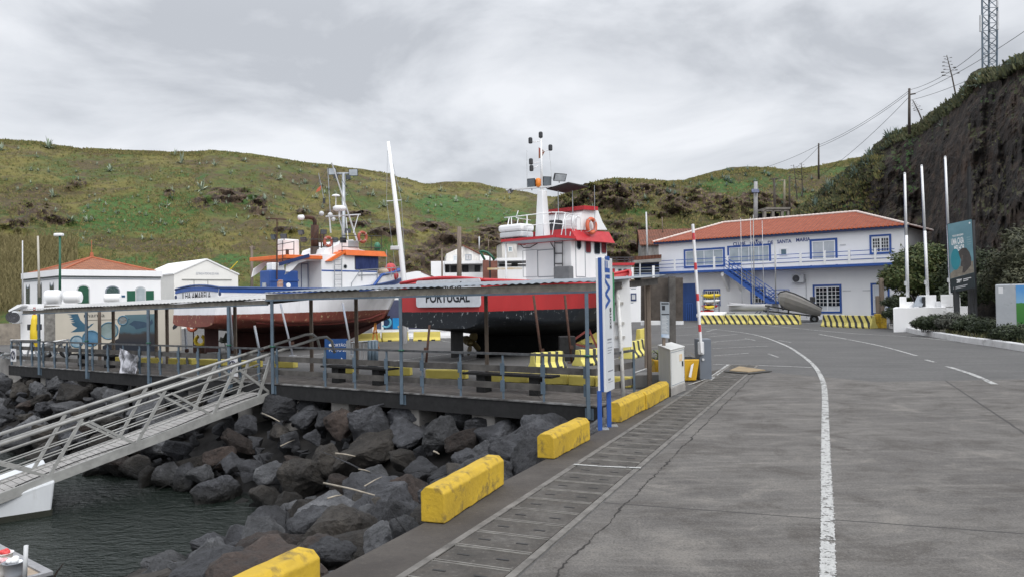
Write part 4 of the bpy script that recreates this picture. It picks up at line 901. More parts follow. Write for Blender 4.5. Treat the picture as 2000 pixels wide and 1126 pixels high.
# ------------------------------------------------------------------ boats hauled out in the yard
class Boat:
    def __init__(s, name, lab, S, phi, L, b):
        s.S = V((S[0], S[1], 0)); s.a = V((math.sin(R_(phi)), math.cos(R_(phi)), 0)); s.l = V((-s.a.y, s.a.x, 0)); s.L, s.b = L, b
        s.M = Matrix((( s.a.x, s.l.x, 0, s.S.x), (s.a.y, s.l.y, 0, s.S.y), (0, 0, 1, 0), (0, 0, 0, 1)))
        s.t = thing(name, lab, 'boat', s.S)
    def P(s, x, y, z): return s.M @ V((x, y, z))
    def w(s, off): return Wall(s.S - s.l * off, s.a)                       # vertical plane 'off' metres to starboard of the centreline
    def W(s, px, py, off=0.0): w = s.w(off); t, z = w.tz(px, py); return w.P(t, z)
    def x(s, px, off, py=500): return s.w(off).tz(px, py)[0]
    def box(s, q, x0, x1, y0, y1, z0, z1): return q.box(x0, x1, y0, y1, z0, z1, s.M)
    def fn(s, sheer, keelz, belly, overh=.12):
        def B(u): return s.b * (.93 + .07 * min(1, u / .35)) * (1 - max(0, (u - .42) / .58) ** 2.4)
        def P(u, v):
            zs, zc = sheer(u), belly(u); bb = B(u)
            full = [(0, .0), (.14, .55), (.27, .94), (.5, .97), (.75, .985), (1, 1)]; flat_ = [(0, 0), (.04, .72), (.10, .93), (.5, .97), (1, 1)]; vee = [(0, 0), (.25, .22), (.5, .47), (.75, .73), (1, 1)]
            k = max(0, min(1, (u - .45) / .5)); k2 = max(0, 1 - u / .3); f = (lerp_poly(full, v) * (1 - k2) + lerp_poly(flat_, v) * k2) * (1 - k) + lerp_poly(vee, v) * k
            z = zc + (zs - zc) * v; x = u * s.L * (1 - overh + overh * v) - .25 * (1 - u) * (1 - v)
            return x, bb * f, z
        return P
    def hull(s, P, m, zc_keel, m_keel, xk0, xk1, zk):
        q = MB(); nu, nv = 40, 25
        for sg in (-1, 1):
            rows = [[s.P(*(lambda a: (a[0], sg * a[1], a[2]))(P(i / nu, j / nv))) for j in range(nv + 1)] for i in range(nu + 1)]
            q.grid(rows)
        # transom
        pr = [P(0, j / nv) for j in range(nv + 1)]
        q.poly([s.P(x, -y, z) for x, y, z in pr] + [s.P(x, y, z) for x, y, z in pr[::-1][:-1]])
        bmesh.ops.remove_doubles(q.bm, verts=q.bm.verts, dist=.002)
        h = q.build('hull', m, s.t)
        for p in h.data.polygons: p.use_smooth = len(p.vertices) == 4
        # deck
        q = MB(); rows = []
        for i in range(nu + 1):
            x, y, z = P(i / nu, 1.0); rows.append([s.P(x, y * .98 * f, z - .30) for f in (-1, -.5, 0, .5, 1)])
        q.grid(rows); q.build('deck', M_ltgrey, s.t)
        # keel
        q = MB(); pts = []
        for i in range(15):
            x = xk0 + (xk1 - xk0) * i / 14; pts.append((x, zk(x)))
        low = [V((x, 0, z)) for x, z in pts]; up = []
        for x, z in pts[::-1]:
            u = min(1, x / (s.L * .88)); up.append(V((x, 0, P(u, 0)[2] + .12)))
        poly = low + up
        q.prism([s.P(p.x, -.11, p.z) for p in poly], s.l * .22); q.build('keel', m_keel, s.t)
        return h
    def cap(s, P, name, m, r, u0=0.0, u1=1.0, dz=0.0, both=True, v=1.0):
        q = MB()
        for sg in ((-1, 1) if both else (-1,)):
            q.tube([s.P(*(lambda a: (a[0], sg * (a[1] + .01), a[2] + dz))(P(u0 + (u1 - u0) * i / 40, v))) for i in range(41)], r, 8)
        q.tube([s.P(P(0, v)[0] - .01, P(0, v)[1] * f, P(0, v)[2] + dz + (.14 * (1 - f * f) if u0 == 0 else 0)) for f in [x / 8 for x in range(-8, 9)]], r, 8) if u0 == 0 else None
        return q.build(name, m, s.t, smooth=True)
def hull_mat(name, top, mid, low, z1, z0, scuff, scuff_amt, jag=.01, band=None):
    k = NT(name); x, y, z = k.xyz(); a = k.noise(1.3, 8, .68); b = k.noise(5.5, 8, .72, k.map(k.tc, (1, 1, .8)), .3); c = k.noise(2.5, 4)
    zz = k.math('ADD', z, k.math('MULTIPLY', k.math('SUBTRACT', k.noise(4, 5), .5), jag * 4))
    f1 = k.math('GREATER_THAN', zz, z1); f0 = k.math('GREATER_THAN', zz, z0)
    t_ = k.ramp(k.noise(.9, 6, .6, k.map(k.tc, (1, 1, .3))), [(.3, tuple(q * .82 for q in top)), (.65, top)])
    m_ = k.mix(k.ramp(a, [(.3, 0.0), (.7, 1.0)]), mid, tuple(q * .6 for q in mid)); l_ = k.mix(k.ramp(a, [(.3, 0.0), (.7, 1.0)]), low, tuple(q * .55 for q in low))
    near = k.math('SUBTRACT', 1.0, k.math('MULTIPLY', k.math('ABSOLUTE', k.math('SUBTRACT', z, z1 - .18)), 2.6), clamp=True)
    near = k.math('MAXIMUM', near, k.math('MULTIPLY', k.math('SUBTRACT', 1.0, k.math('MULTIPLY', k.math('ABSOLUTE', k.math('SUBTRACT', z, z0)), 3.2), clamp=True), .85))
    sc = k.math('MULTIPLY', k.ramp(b, [(.66 - scuff_amt, 0.0), (.72 - scuff_amt, 1.0)]), near)
    m_ = k.mix(sc, m_, scuff); l_ = k.mix(k.math('MULTIPLY', sc, .7), l_, scuff)
    col = k.mix(f0, l_, m_); col = k.mix(f1, col, t_)
    st = k.ramp(k.noise(2.2, 6, .7, k.map(k.tc, (1.6, 1.6, .16))), [(.56, 0.0), (.75, .35)])
    col = k.mix(k.math('MULTIPLY', st, f1), col, tuple(q * .45 + .03 for q in top))
    k.bump(b, .12, .02); k.p.inputs['Specular IOR Level'].default_value = .3; return k.fin(col, .5)
# ---- red boat
RB_ = Boat('fishing_boat', 'red and black work boat with a white forward wheelhouse, propped ashore stern first', (-2.714, 28.5), 42, 12.9, 2.43)
sh = lambda u: 2.98 - .12 * min(1, u / .5) + .75 * max(0, (u - .55) / .45) ** 1.8
bl = lambda u: lerp_poly([(0, 1.22), (.12, 1.05), (.3, .78), (.6, .70), (.85, .80), (1, 1.15)], u)
PR = RB_.fn(sh, None, bl)
M_hr = hull_mat('red_boat_hull', (.42, .034, .036), (.012, .0155, .021), (.0028, .003, .0033), 1.88, 1.28, (.42, .44, .45), .06)  # lowest black band coloured darker for the shadow below the chine
RB_.hull(PR, M_hr, None, mat('shaded_black_antifouling', (.0022, .0022, .0025), (.004, .004, .004), 2, .9, spec=.08), 2.0, 11.8, lambda x: .02 + max(0, (x - 6.5) / 5.3) ** 1.5 * 1.35)  # black bottom paint, with the hull's shadow put into its colour
RB_.cap(PR, 'rail_cap', M_redtrim, .07, .0, 1.0, .02)
RB_.cap(PR, 'rubbing_strake', M_redtrim, .035, .0, 1.0, .0, True, .86)
RB_.cap(PR, 'grey_rail', M_grey, .06, .30, .8, .11)
# name board on the transom
x_t = -.20
q = MB(); zb = lambda f: .12 * (1 - f * f)
def board(y0, y1, z0, z1, r, m, name, parent, xo, Bt):
    pts = []
    for cy, cz, a0 in ((y1 - r, z1 - r, 0), (y0 + r, z1 - r, 90), (y0 + r, z0 + r, 180), (y1 - r, z0 + r, 270)):
        for k in range(6): an = R_(a0 + 18 * k); pts.append(Bt.P(xo, cy + r * math.cos(an), cz + r * math.sin(an)))
    return MB().prism(pts, -Bt.a * .02).build(name, m, parent)
wst = Wall(RB_.S - RB_.a * .24, RB_.l)
def sty(px, py): return wst.tz(px, py)
yL, yR = sty(813, 570)[0], sty(939, 570)[0]; z0_, z1_ = sty(876, 599)[1], sty(876, 549)[1] + .06
nb = board(min(yL, yR), max(yL, yR), z0_, z1_, .12, mat('name_board', (.66, .68, .72), None, 3, .5), 'name_board', RB_.t, -.235, RB_)
wd = abs(yL - yR); rdir = -RB_.l; up = V((0, 0, 1)); o_ = wst.P(max(yL, yR), 0)
text_mesh('PORTUGAL', M_ink, nb, 'lettering', o_ + rdir * wd * .165 + up * (z0_ + .17), rdir, up, wd * .68, .37, .022, .028)
text_mesh('TANIAVÍ', M_ink, nb, 'lettering', o_ + rdir * wd * .23 + up * (z1_ - .46), rdir, up, wd * .50, .37, .022, .028)
# rudder and propeller
ru = MB(); RB_.box(ru, .55, 1.15, -.05, .05, .12, 1.25); ru.build('rudder', mat('rudder_black', (.014, .015, .017), None, 3, .5), RB_.t, bevel=.02)
q = MB(); q.lathe([(.02, -.2), (.1, -.16), (.13, .1), (.1, .2)], RB_.M @ Matrix.Translation((1.6, 0, .62)) @ Matrix.Rotation(R_(90), 4, 'Y'), 14)
for k_ in range(4):
    an = R_(90 * k_ + 25); rows = []
    for j in range(6):
        r = .1 + .42 * j / 5; w = .30 * math.sin(math.pi * (.22 + .70 * j / 5)) + .03
        rows.append([RB_.P(1.62 + .5 * c * w * (1 - .5 * j / 5), r * math.cos(an) + c * w * -math.sin(an), .62 + r * math.sin(an) + c * w * math.cos(an)) for c in (-.5, -.25, 0, .25, .5)])
    q.grid(rows)
o = q.build('propeller', mat('bronze', (.14, .105, .04), (.09, .07, .03), 3, .45, .5), RB_.t, smooth=True, recalc=False); md = o.modifiers.new('s', 'SOLIDIFY'); md.thickness = .02
# wheelhouse
hw = 1.3; xa, xf = RB_.x(1116, hw), RB_.x(1186, hw); zr = RB_.w(hw).tz(1140, 470)[1]; zt = RB_.w(hw).tz(1140, 449)[1]
house = MB(); RB_.box(house, xa, xf, -hw, hw, 2.5, zr); house = house.build('wheelhouse', M_white, RB_.t, bevel=.03)
MB().hexa([RB_.P(xa - .1, -hw - .38, zr - .04), RB_.P(xf + .2, -hw - .3, zr - .04), RB_.P(xf + .2, hw + .3, zr - .04), RB_.P(xa - .1, hw + .38, zr - .04), RB_.P(xa - .1, -hw - .05, zt), RB_.P(xf + .1, -hw - .05, zt), RB_.P(xf + .1, hw + .05, zt), RB_.P(xa - .1, hw + .05, zt)]).build('visor', M_redtrim, RB_.t)
xo = 5.0
MB().hexa([RB_.P(xo, -hw - .3, zr - .02), RB_.P(xa - .11, -hw - .3, zr - .02), RB_.P(xa - .11, hw + .1, zr - .02), RB_.P(xo, hw + .1, zr - .02), RB_.P(xo, -hw - .3, zr + .12), RB_.P(xa - .11, -hw - .3, zr + .12), RB_.P(xa - .11, hw + .1, zr + .12), RB_.P(xo, hw + .1, zr + .12)]).build('aft_roof', mat('roof_underside', (.42, .44, .48), (.3, .32, .35), 1.5, .6), RB_.t)
q = MB()
for a, b in (((xo - .02, -hw - .32), (xo - .02, hw + .12)), ((xo - .02, -hw - .32), (xa - .12, -hw - .32)), ((xo - .02, hw + .12), (xa - .12, hw + .12))): q.bar(RB_.P(*a, zr + .06), RB_.P(*b, zr + .06), .05, .11)
q.build('roof_edge', M_redtrim, RB_.t)
q = MB(); q.tube([RB_.P(xo + .12, hw - .02, 2.7), RB_.P(xo + .12, hw - .02, zr - .02)], .045, 8); q.build('roof_post', M_white, RB_.t, smooth=True)
# aft wall details (on the plane x = xa)
wa = Wall(RB_.P(xa, 0, 0), RB_.l); ws = RB_.w(hw)
def wpanel(w, px, m, name, parent, off=.02, th=None, bev=0.0):
    t0, t1, z0, z1 = w.rect(*px); q = MB()
    if th: q.wframe(w, t0, t1, z0, z1, th, 0.0, off)
    else: q.wbox(w, t0, t1, z0, z1, 0.0, off)
    return q.build(name, m, parent, bevel=bev)
M_seam = mat('door_seam', (.24, .26, .29), None, 3, .6)
wpanel(wa, (1051, 487, 1082, 541), M_seam, 'door_edge', RB_.t, .015, .035)
wpanel(wa, (1022, 488, 1050, 541), M_seam, 'panel_edge', RB_.t, .012, .02)
wpanel(wa, (1089, 520, 1121, 548), mat('grey_cover', (.16, .165, .175), (.12, .125, .13), 3, .85), 'covered_hatch', RB_.t, .3, None, .06)
q = MB(); 
for yy in (475, 495, 515):
    a, b = W_ = RB_.W(1086, yy, hw), RB_.W(1101, yy, hw)
    c = wa.tz(1086, yy), wa.tz(1101, yy); q.tube([wa.P(c[0][0], c[0][1], .09), wa.P(c[1][0], c[1][1], .09)], .022, 6)
for xx in (1086, 1101):
    c0, c1 = wa.tz(xx, 470), wa.tz(xx, 545); q.tube([wa.P(c0[0], c0[1], .09), wa.P(c1[0], c1[1], .09)], .018, 6)
q.build('ladder', M_dark, RB_.t)
q = MB(); pc = [(1018, 478), (1024, 484), (1036, 484), (1050, 476), (1060, 468)]
for ps in (pc, [(1073, 466), (1078, 476), (1084, 486), (1085, 500)]): q.tube([wa.P(wa.tz(*p)[0], wa.tz(*p)[1], .05) for p in ps], .02, 6)
q.build('cable', M_black, RB_.t)
q = MB()
for px in ((1008, 463, 1018, 473), (1046, 462, 1056, 470)):
    t0, t1, z0, z1 = wa.rect(*px); q = MB(); q.wbox(wa, t0, t1, z0, z1, .1, .35); f = q.build('work_light', M_dark, RB_.t); MB().wbox(wa, t0 + .04, t1 - .04, z0 + .04, z1 - .04, .351, .36).build('lens', M_lens, f)
# side door and windows
def opening(w, px, name, m, parent, r=.4, frame=M_seam, off=.012):
    t0, t1, z0, z1 = w.rect(*px); cx, cz, a, b = (t0 + t1) / 2, (z0 + z1) / 2, abs(t1 - t0) / 2, abs(z1 - z0) / 2; rr_ = min(a, b) * r * 2 * .5
    def ringp(e, o): 
        pts = []
        for sx, sz, a0 in ((1, 1, 0), (-1, 1, 90), (-1, -1, 180), (1, -1, 270)):
            for k in range(5): an = R_(a0 + 22.5 * k); pts.append(w.P(cx + sx * (a + e - rr_ - e) + (rr_ + e) * math.cos(an), cz + sz * (b - rr_) + (rr_ + e) * math.sin(an), o))
        return pts
    f = MB().prism(ringp(.045, .0), w.n * off).build(name, frame, parent); MB().prism(ringp(0, off + .001), w.n * .008).build('pane', m, f); return f
M_redglass = mat('red_reflection_glass', (.20, .03, .035), (.05, .02, .025), 1.5, .2)  # reddish reflection put into the colour of the panes
dr = wpanel(ws, (1124, 465, 1143, 541), M_seam, 'side_door', RB_.t, .015, .03)
opening(ws, (1127, 467, 1134, 486), 'window', M_glass, RB_.t, 1.0); opening(ws, (1144, 466, 1153, 493), 'window', M_redglass, RB_.t, .4); opening(ws, (1161, 471, 1171, 495), 'window', M_glass, RB_.t, .4); opening(ws, (1174.5, 471, 1183.5, 494), 'window', M_redglass, RB_.t, .5)
# open bridge on the roof
q = MB()
pr = [(1127, 449), (1127, 428), (1140, 410), (1143, 407), (1168, 411), (1177, 434), (1186, 449)]
near = [RB_.W(px, py, 1.4) for px, py in pr]; q.prism(near, RB_.l * 1.9); q.build('bridge_console', M_white, RB_.t)
a, b = RB_.W(1141, 409, 1.55), RB_.W(1168, 411, 1.55); q = MB(); q.hexa([a, b, b + RB_.l * 2.1, a + RB_.l * 2.1, a + V((0, 0, .17)), b + V((0, 0, .17)), b + RB_.l * 2.1 + V((0, 0, .17)), a + RB_.l * 2.1 + V((0, 0, .17))]); q.build('console_cap', M_redtrim, RB_.t)
c = RB_.W(1155, 441, 1.62)
ring = tag(MB().torus(c, -RB_.l, .30, .085, 28, 10).build('life_ring', M_lifering, smooth=True), 'orange life ring hung on the white bridge of the red boat', 'life ring', 'orange life rings hung on the boats')
q = MB()
for k_ in range(4): an = R_(45 + 90 * k_); q.torus(c + RB_.a * .30 * math.cos(an) + V((0, 0, .30 * math.sin(an))), RB_.a * -math.sin(an) + V((0, 0, math.cos(an))), .092, .012, 12, 5)
q.build('grab_rope', M_ltgrey, ring)
# railings on the roof
q = MB(); zt2 = zr + .12; T = lambda pts, r=.022: q.tube(pts, r, 6)
for off in (1.35, -1.3):
    T([RB_.W(1012, 412, -1.75) if off < 0 else RB_.P(xo + .1, -off, zt2 + .95), RB_.P(xa - .6, -off, zt2 + 1.0), RB_.P(xa + .4, -off, zt2 + .95)])
    T([RB_.P(xo + .1, -off, zt2 + .5), RB_.P(xa + .4, -off, zt2 + .5)], .016)
    for x in (xo + .1, xo + .7, xo + 1.3): T([RB_.P(x, -off, zt2), RB_.P(x + .3, -off, zt2 + .97)])
for z in (.5, .95): T([RB_.P(xo + .1, -1.3, zt2 + z), RB_.P(xo + .1, 1.3, zt2 + z)], .02)
for y in (-.9, 0, .9): T([RB_.P(xo + .1, y, zt2), RB_.P(xo + .1, y, zt2 + .95)])
for x in (xa - .5, xa + .1): T([RB_.P(x, -1.4, zt2), RB_.P(x, -1.4, zt2 + .75), RB_.P(x + .2, -1.4, zt2 + .9), RB_.P(x + .45, -1.4, zt2 + .85), RB_.P(x + .5, -1.4, zt2)])
q.build('roof_railing', M_white, RB_.t, smooth=True)
q = MB(); RB_.box(q, xa - .1, xa + .4, -.6, -.1, zt2, zt2 + .8); q.build('pilot_seat', M_dark, RB_.t, bevel=.08)
# life raft container at the back of the roof
c0, c1 = RB_.W(985, 440, -1.2), RB_.W(1032, 440, -1.2)
q = MB(); xm0, xm1 = xo - .05, xo + .75
RB_.box(q, xm0, xm1, .2, 1.5, zt2 + .05, zt2 + .30); q.build('raft_tray', M_ltgrey, RB_.t, bevel=.06)
q = MB(); RB_.box(q, xm0 - .04, xm1 + .04, .17, 1.55, zt2 + .31, zt2 + .62); q.build('life_raft_case', M_white, RB_.t, bevel=.1)
# mast
mb, mtop = RB_.W(1060, 446, 0), RB_.W(1055, 268, 0); xm = (RB_.M.inverted() @ mb).x
zk = RB_.W(1057, 372, 0).z; zm = RB_.W(1055, 264, 0).z
mast = MB().hexa([RB_.P(xm - .24, -.25, zt2), RB_.P(xm + .24, -.25, zt2), RB_.P(xm + .24, .25, zt2), RB_.P(xm - .24, .25, zt2), RB_.P(xm - .16, -.14, zk), RB_.P(xm + .16, -.14, zk), RB_.P(xm + .16, .14, zk), RB_.P(xm - .16, .14, zk)]).build('mast', M_white, RB_.t, bevel=.02)
q = MB(); q.tube([RB_.P(xm, 0, zk - .1), RB_.P(xm, 0, zm)], [.07, .03], 8)
WW = lambda px, py: RB_.W(px, py, 0) if True else None
wx = Wall(RB_.P(xm, 0, 0), V((1, .0, 0)))                                # plane through the mast, across the view
X = lambda px, py: wx.P(*wx.tz(px, py))
for a, b in (((1036, 278), (1055, 276)), ((1076, 292), (1056, 297)), ((1038, 319), (1056, 317)), ((1039, 331), (1052, 323))): q.tube([X(*a), X(*b)], .018, 6)
q.build('pole', M_white, mast, smooth=True)
for px, py in ((1036, 275), (1056, 264), (1075, 289), (1037, 316), (1038, 329)):
    c = X(px, py); MB().lathe([(.07, -.12), (.09, -.09), (.09, .1), (.06, .14)], Matrix.Translation(c), 10).build('navigation_light', M_dark, mast)
for a, b in (((1029, 294), (1029, 366)), ((1073, 296), (1078, 350))): MB().tube([X(*b), X(*a)], .012, 5).build('aerial', M_ltgrey, mast)
q = MB(); q.bar(X(988, 371), X(1078, 364), .16, .06); q.build('crosstree', M_ltgrey, mast)
c = X(1051, 356); q = MB().lathe([(.11, -.22), (.12, -.05), (.12, .1), (.08, .17)], Matrix.Translation(c), 14); q.build('amber_beacon', mat('amber', (.75, .22, .02), None, 3, .3), mast, smooth=True)
def flood(parent, c, w, h, d, aim, m=M_dark, lens=True, name='floodlight'):
    """a box lamp centred at c facing 'aim'"""
    aim = V(aim).normalized(); u = aim.cross(V((0, 0, 1))).normalized(); v = u.cross(aim)
    q = MB(); bx = [c + u * sx * w / 2 * k + v * sz * h / 2 * k + aim * dd for dd, k in ((-d, .72), (0, 1)) for sx, sz in ((-1, -1), (1, -1), (1, 1), (-1, 1))]
    q.hexa(bx); f = q.build(name, m, parent, bevel=.015)
    if lens: MB().hexa([c + u * sx * w * .43 + v * sz * h * .42 + aim * dd for dd in (.002, .012) for sx, sz in ((-1, -1), (1, -1), (1, 1), (-1, 1))]).build('lens', M_lens if lens is True else lens, f)
    q = MB(); q.tube([c - aim * d * .5, c - aim * d * .5 - V((0, 0, h * .75))], .02, 5); q.build('bracket', M_dark, f); return f
M_gl = mat('grey_lamp_glass', (.12, .14, .16), (.08, .09, .1), 3, .2)
flood(mast, X(1037, 358), .40, .42, .22, (-.4, -1, -.15), lens=M_gl); flood(mast, X(1069, 354), .40, .42, .22, (.35, -1, -.1), lens=M_gl); flood(mast, X(1094, 347), .62, .36, .2, (.5, -1, -.6)); flood(mast, X(994, 374), .28, .2, .18, (-1, -.4, -.5))
q = MB(); f0, f1, f2 = X(1052, 288), X(1052, 310), X(1060, 300); q.poly([f0, f2 + V((.1, 0, .1)), X(1058, 308), f1]); o = q.build('ensign', mat('flag_red', (.4, .02, .04), (.02, .12, .04), .8, .8), mast); md = o.modifiers.new('s', 'SOLIDIFY'); md.thickness = .004
# awning
a0, a1, a2, a3 = X(1068, 368), X(1112, 358), X(1148, 366), X(1100, 377)
za = X(1108, 367).z; q = MB(); q.prism([G(1068, 370, za), G(1110, 358, za), G(1150, 366, za), G(1104, 377.5, za)], (0, 0, .05)); q.build('awning', mat('black_canvas', (.035, .033, .034), (.025, .024, .025), 3, .9), RB_.t)
q = MB()
for px in (1090, 1118): 
    p = X(px, 372); q.tube([V((p.x, p.y, zt2)), p], .02, 6)
p = X(1161, 405); q.tube([V((p.x, p.y, zt)), X(1161, 362)], .012, 6)
q.build('awning_pole', M_galv, RB_.t)
# props under the hull
def props(pts, m, lab, group, r=.045):
    for (a, b, l) in zip(*[iter(pts)] * 3):
        p0 = G(*b); D = p0.y; p1 = at(a[0], a[1], D + .12); q = MB(); q.tube([p0, p1], r, 8); o = tag(q.build('boat_prop', m, smooth=True), l, 'boat prop', group)
        MB().box(p0.x - .14, p0.x + .14, p0.y - .14, p0.y + .14, .0, .03).build('foot', m, o); MB().box(p0.x - .06, p0.x + .06, p0.y - .08, p0.y + .02, .5, .62).build('clamp', M_rust, o)
PRG = 'steel props holding the boats upright'
props([(839, 634), (832, 711), 'dark red steel prop under the port quarter of the red boat', (1042, 576), (1060, 716), 'rusty steel prop against the red side of the red boat', (1103, 576), (1117, 708), 'dark steel prop against the red boat bow'], M_rust, '', PRG)
st = thing('bow_stand', 'red-brown steel trestle under the red boat bow', 'trestle', G(1140, 700))
q = MB(); D0 = G(1130, 704).y
Q = lambda px, py: at(px, py, D0 + .3)
for a, b in (((1108, 672), (1150, 642)), ((1150, 642), (1143, 700)), ((1150, 642), (1172, 690)), ((1108, 672), (1108, 706)), ((1108, 666), (1170, 684)), ((1108, 690), (1143, 698))): q.bar(Q(*a), Q(*b), .07, .07)
q.build('trestle_frame', M_rustred, st); q = MB(); p = Q(1108, 706); q.box(p.x - .3, p.x + .3, p.y - .3, p.y + .3, 0, .9); q.build('timber_block', M_tarwood, st, bevel=.02)
for x in (3.5, 7.0):
    p = RB_.P(x, 0, 0); q = MB(); q.box(p.x - .5, p.x + .5, p.y - .25, p.y + .25, -.02, .06); tag(q.build('keel_block', M_tarwood), 'dark timber baulk under the red boat keel', 'keel block', 'timber baulks under the red boat')
# ---- blue and white boat
BB = Boat('fishing_boat', 'white and rust-red fishing boat with blue rail and orange roof edges, propped ashore', (-14.15, 34.0), 40, 12.4, 2.1)
shb = lambda u: 3.0 - .05 * min(1, u / .4) + .70 * max(0, (u - .5) / .5) ** 1.5
blb = lambda u: lerp_poly([(0, 1.30), (.12, 1.12), (.3, .85), (.6, .74), (.85, .85), (1, 1.25)], u)
PB = BB.fn(shb, None, blb)
M_hb = hull_mat('blue_boat_hull', (.80, .80, .82), (.22, .062, .045), (.05, .016, .014), 1.86, 1.22, (.45, .35, .2), .085, .012)  # lowest red-brown band coloured darker for the shadow under the hull
BB.hull(PB, M_hb, None, mat('shaded_oxide_keel', (.03, .011, .0095), (.02, .008, .007), 2, .85, spec=.15), 1.6, 11.2, lambda x: .02 + max(0, (x - 6.5) / 4.7) ** 1.7 * 1.5)  # oxide paint darkened in colour by the shadow under the hull
q = MB()
for sg in (-1, 1):
    q.grid([[BB.P(PB(i / 40, v)[0], sg * (PB(i / 40, v)[1] + .018), PB(i / 40, v)[2] + dz) for v, dz in ((.90, 0), (1.0, .015))] for i in range(41)])
x0_ = PB(0, 1)
q.grid([[BB.P(PB(0, v)[0] - .018, f * PB(0, v)[1], PB(0, v)[2] + dz + .10 * (1 - f * f)) for v, dz in ((.90, 0), (1, .015))] for f in [i / 10 for i in range(-10, 11)]])
q.build('blue_sheer_band', M_bluetrim, BB.t, recalc=False)
BB.cap(PB, 'rail_cap', mat('rail_cap_blue', (.05, .09, .22), (.03, .06, .17), 3, .5), .05, 0.0, 1.0, .03)
BB.cap(PB, 'chine_strake', M_rustred, .05, .18, .95, .0, True, .22)
wt = Wall(BB.S - BB.a * .21, BB.l)
def bt(px, py): t, z = wt.tz(px, py); return wt.P(t, z, .03)
p0, p1 = bt(361, 589), bt(412, 581); rdir = -BB.l
ttl = text_mesh('ILHA AMARELA', M_ink, BB.t, 'lettering', wt.P(wt.tz(358, 590)[0], 0, .04) + V((0, 0, wt.tz(386, 591)[1] + .15)), rdir, V((0, 0, 1)), abs(wt.tz(358, 590)[0] - wt.tz(414, 580)[0]), .33, .01, .012)
for px, py in ((344, 580), (430, 573)):
    t, z = wt.tz(px, py); MB().lathe([(.09, 0), (.09, .03)], Matrix.Translation(wt.P(t, z, .0)) @ BB.M.to_3x3().to_4x4() @ Matrix.Rotation(R_(-90), 4, 'Y'), 14).build('scupper', M_navy, BB.t)
ru = MB(); BB.box(ru, .35, 1.0, -.05, .05, .15, 1.28); ru.build('rudder', mat('rudder_oxide', (.06, .022, .02), None, 3, .7), BB.t, bevel=.02)
q = MB()
for k_ in range(3):
    an = R_(120 * k_ + 10); q.grid([[BB.P(1.3 + .4 * c * .25, (.08 + .36 * j / 4) * math.cos(an) - c * .28 * math.sin(an), .62 + (.08 + .36 * j / 4) * math.sin(an) + c * .28 * math.cos(an)) for c in (-.4, 0, .4)] for j in range(5)])
q.lathe([(.09, -.15), (.09, .15)], BB.M @ Matrix.Translation((1.3, 0, .62)) @ Matrix.Rotation(R_(90), 4, 'Y'), 10); q.build('propeller', mat('dull_bronze', (.05, .055, .04), None, 3, .5, .4), BB.t, recalc=False)
# raised bow bulwark
ub = .70
q = MB()
for sg in (-1, 1):
    q.grid([[BB.P(PB(u, 1)[0], sg * PB(u, 1)[1] * (1 + .02 * h), PB(u, 1)[2] + h * min(1, (u - ub) / .06) * .50) for h in (0, .5, 1)] for u in [ub + (1 - ub) * i / 24 for i in range(25)]])
q.build('bow_bulwark', M_white, BB.t, recalc=False)
q = MB()
for sg in (-1, 1):
    q.tube([BB.P(PB(u, 1)[0], sg * PB(u, 1)[1] * 1.02, PB(u, 1)[2] + min(1, (u - ub) / .06) * .50) for u in [ub + (1 - ub) * i / 24 for i in range(25)]], .075, 8)
q.build('bow_rail_cap', M_bluetrim, BB.t, smooth=True)
hb = 1.45; wb = BB.w(hb); X_ = lambda px: BB.x(px, hb, 530)
Z_ = lambda px, py: wb.tz(px, py)[1]
text_mesh('PTMGP-5-C', M_ink, BB.t, 'lettering', BB.W(742, 566, 1.52), BB.a, V((0, 0, 1)), 1.25, .2, .12)
xa_, xr_, xf_ = X_(584), X_(628), X_(738); zlo = Z_(620, 506); zhi = Z_(690, 498)
house = MB(); BB.box(house, xr_, xf_, -hb, hb, 2.6, zhi); house.build('deckhouse', M_white, BB.t, bevel=.02)
# aft shelter with its curved side opening
pts = []
for px, py in ((556, 537), (571, 527), (583, 514), (600, 509), (628, 509), (628, 503), (584, 503), (560, 520)): pts.append(BB.W(px, py, hb))
q = MB(); q.prism(pts, BB.l * .08); pts = [p + BB.l * (2 * hb - .08) for p in pts]; q.prism(pts, BB.l * .08); q.build('shelter_side', M_white, BB.t)
q = MB(); BB.box(q, xa_ - .8, xr_ - .02, -hb - .14, hb + .14, zlo - .02, zlo + .16); q.build('aft_roof', M_orange, BB.t, bevel=.02)
MB().hexa([BB.W(638, 510, hb + .14), BB.W(648, 510, hb + .14), BB.W(648, 510, hb + .14) + BB.l * 3.1, BB.W(638, 510, hb + .14) + BB.l * 3.1, BB.W(668, 491, hb + .14), BB.W(680, 491, hb + .14), BB.W(680, 491, hb + .14) + BB.l * 3.1, BB.W(668, 491, hb + .14) + BB.l * 3.1]).build('roof_step', M_orange, BB.t)
MB().hexa([BB.P(X_(672), -hb - .2, zhi - .03), BB.P(X_(752), -hb - .2, zhi - .03), BB.P(X_(752), hb + .2, zhi - .03), BB.P(X_(672), hb + .2, zhi - .03), BB.P(X_(672), -hb - .14, zhi + .24), BB.P(X_(748), -hb - .14, zhi + .24), BB.P(X_(748), hb + .14, zhi + .24), BB.P(X_(672), hb + .14, zhi + .24)]).build('fore_roof', M_orange, BB.t)
q = MB(); q.bar(BB.W(545, 516, hb + .16), BB.W(604, 499, hb + .16), .05, .16); q.build('blue_coaming', M_navy, BB.t)
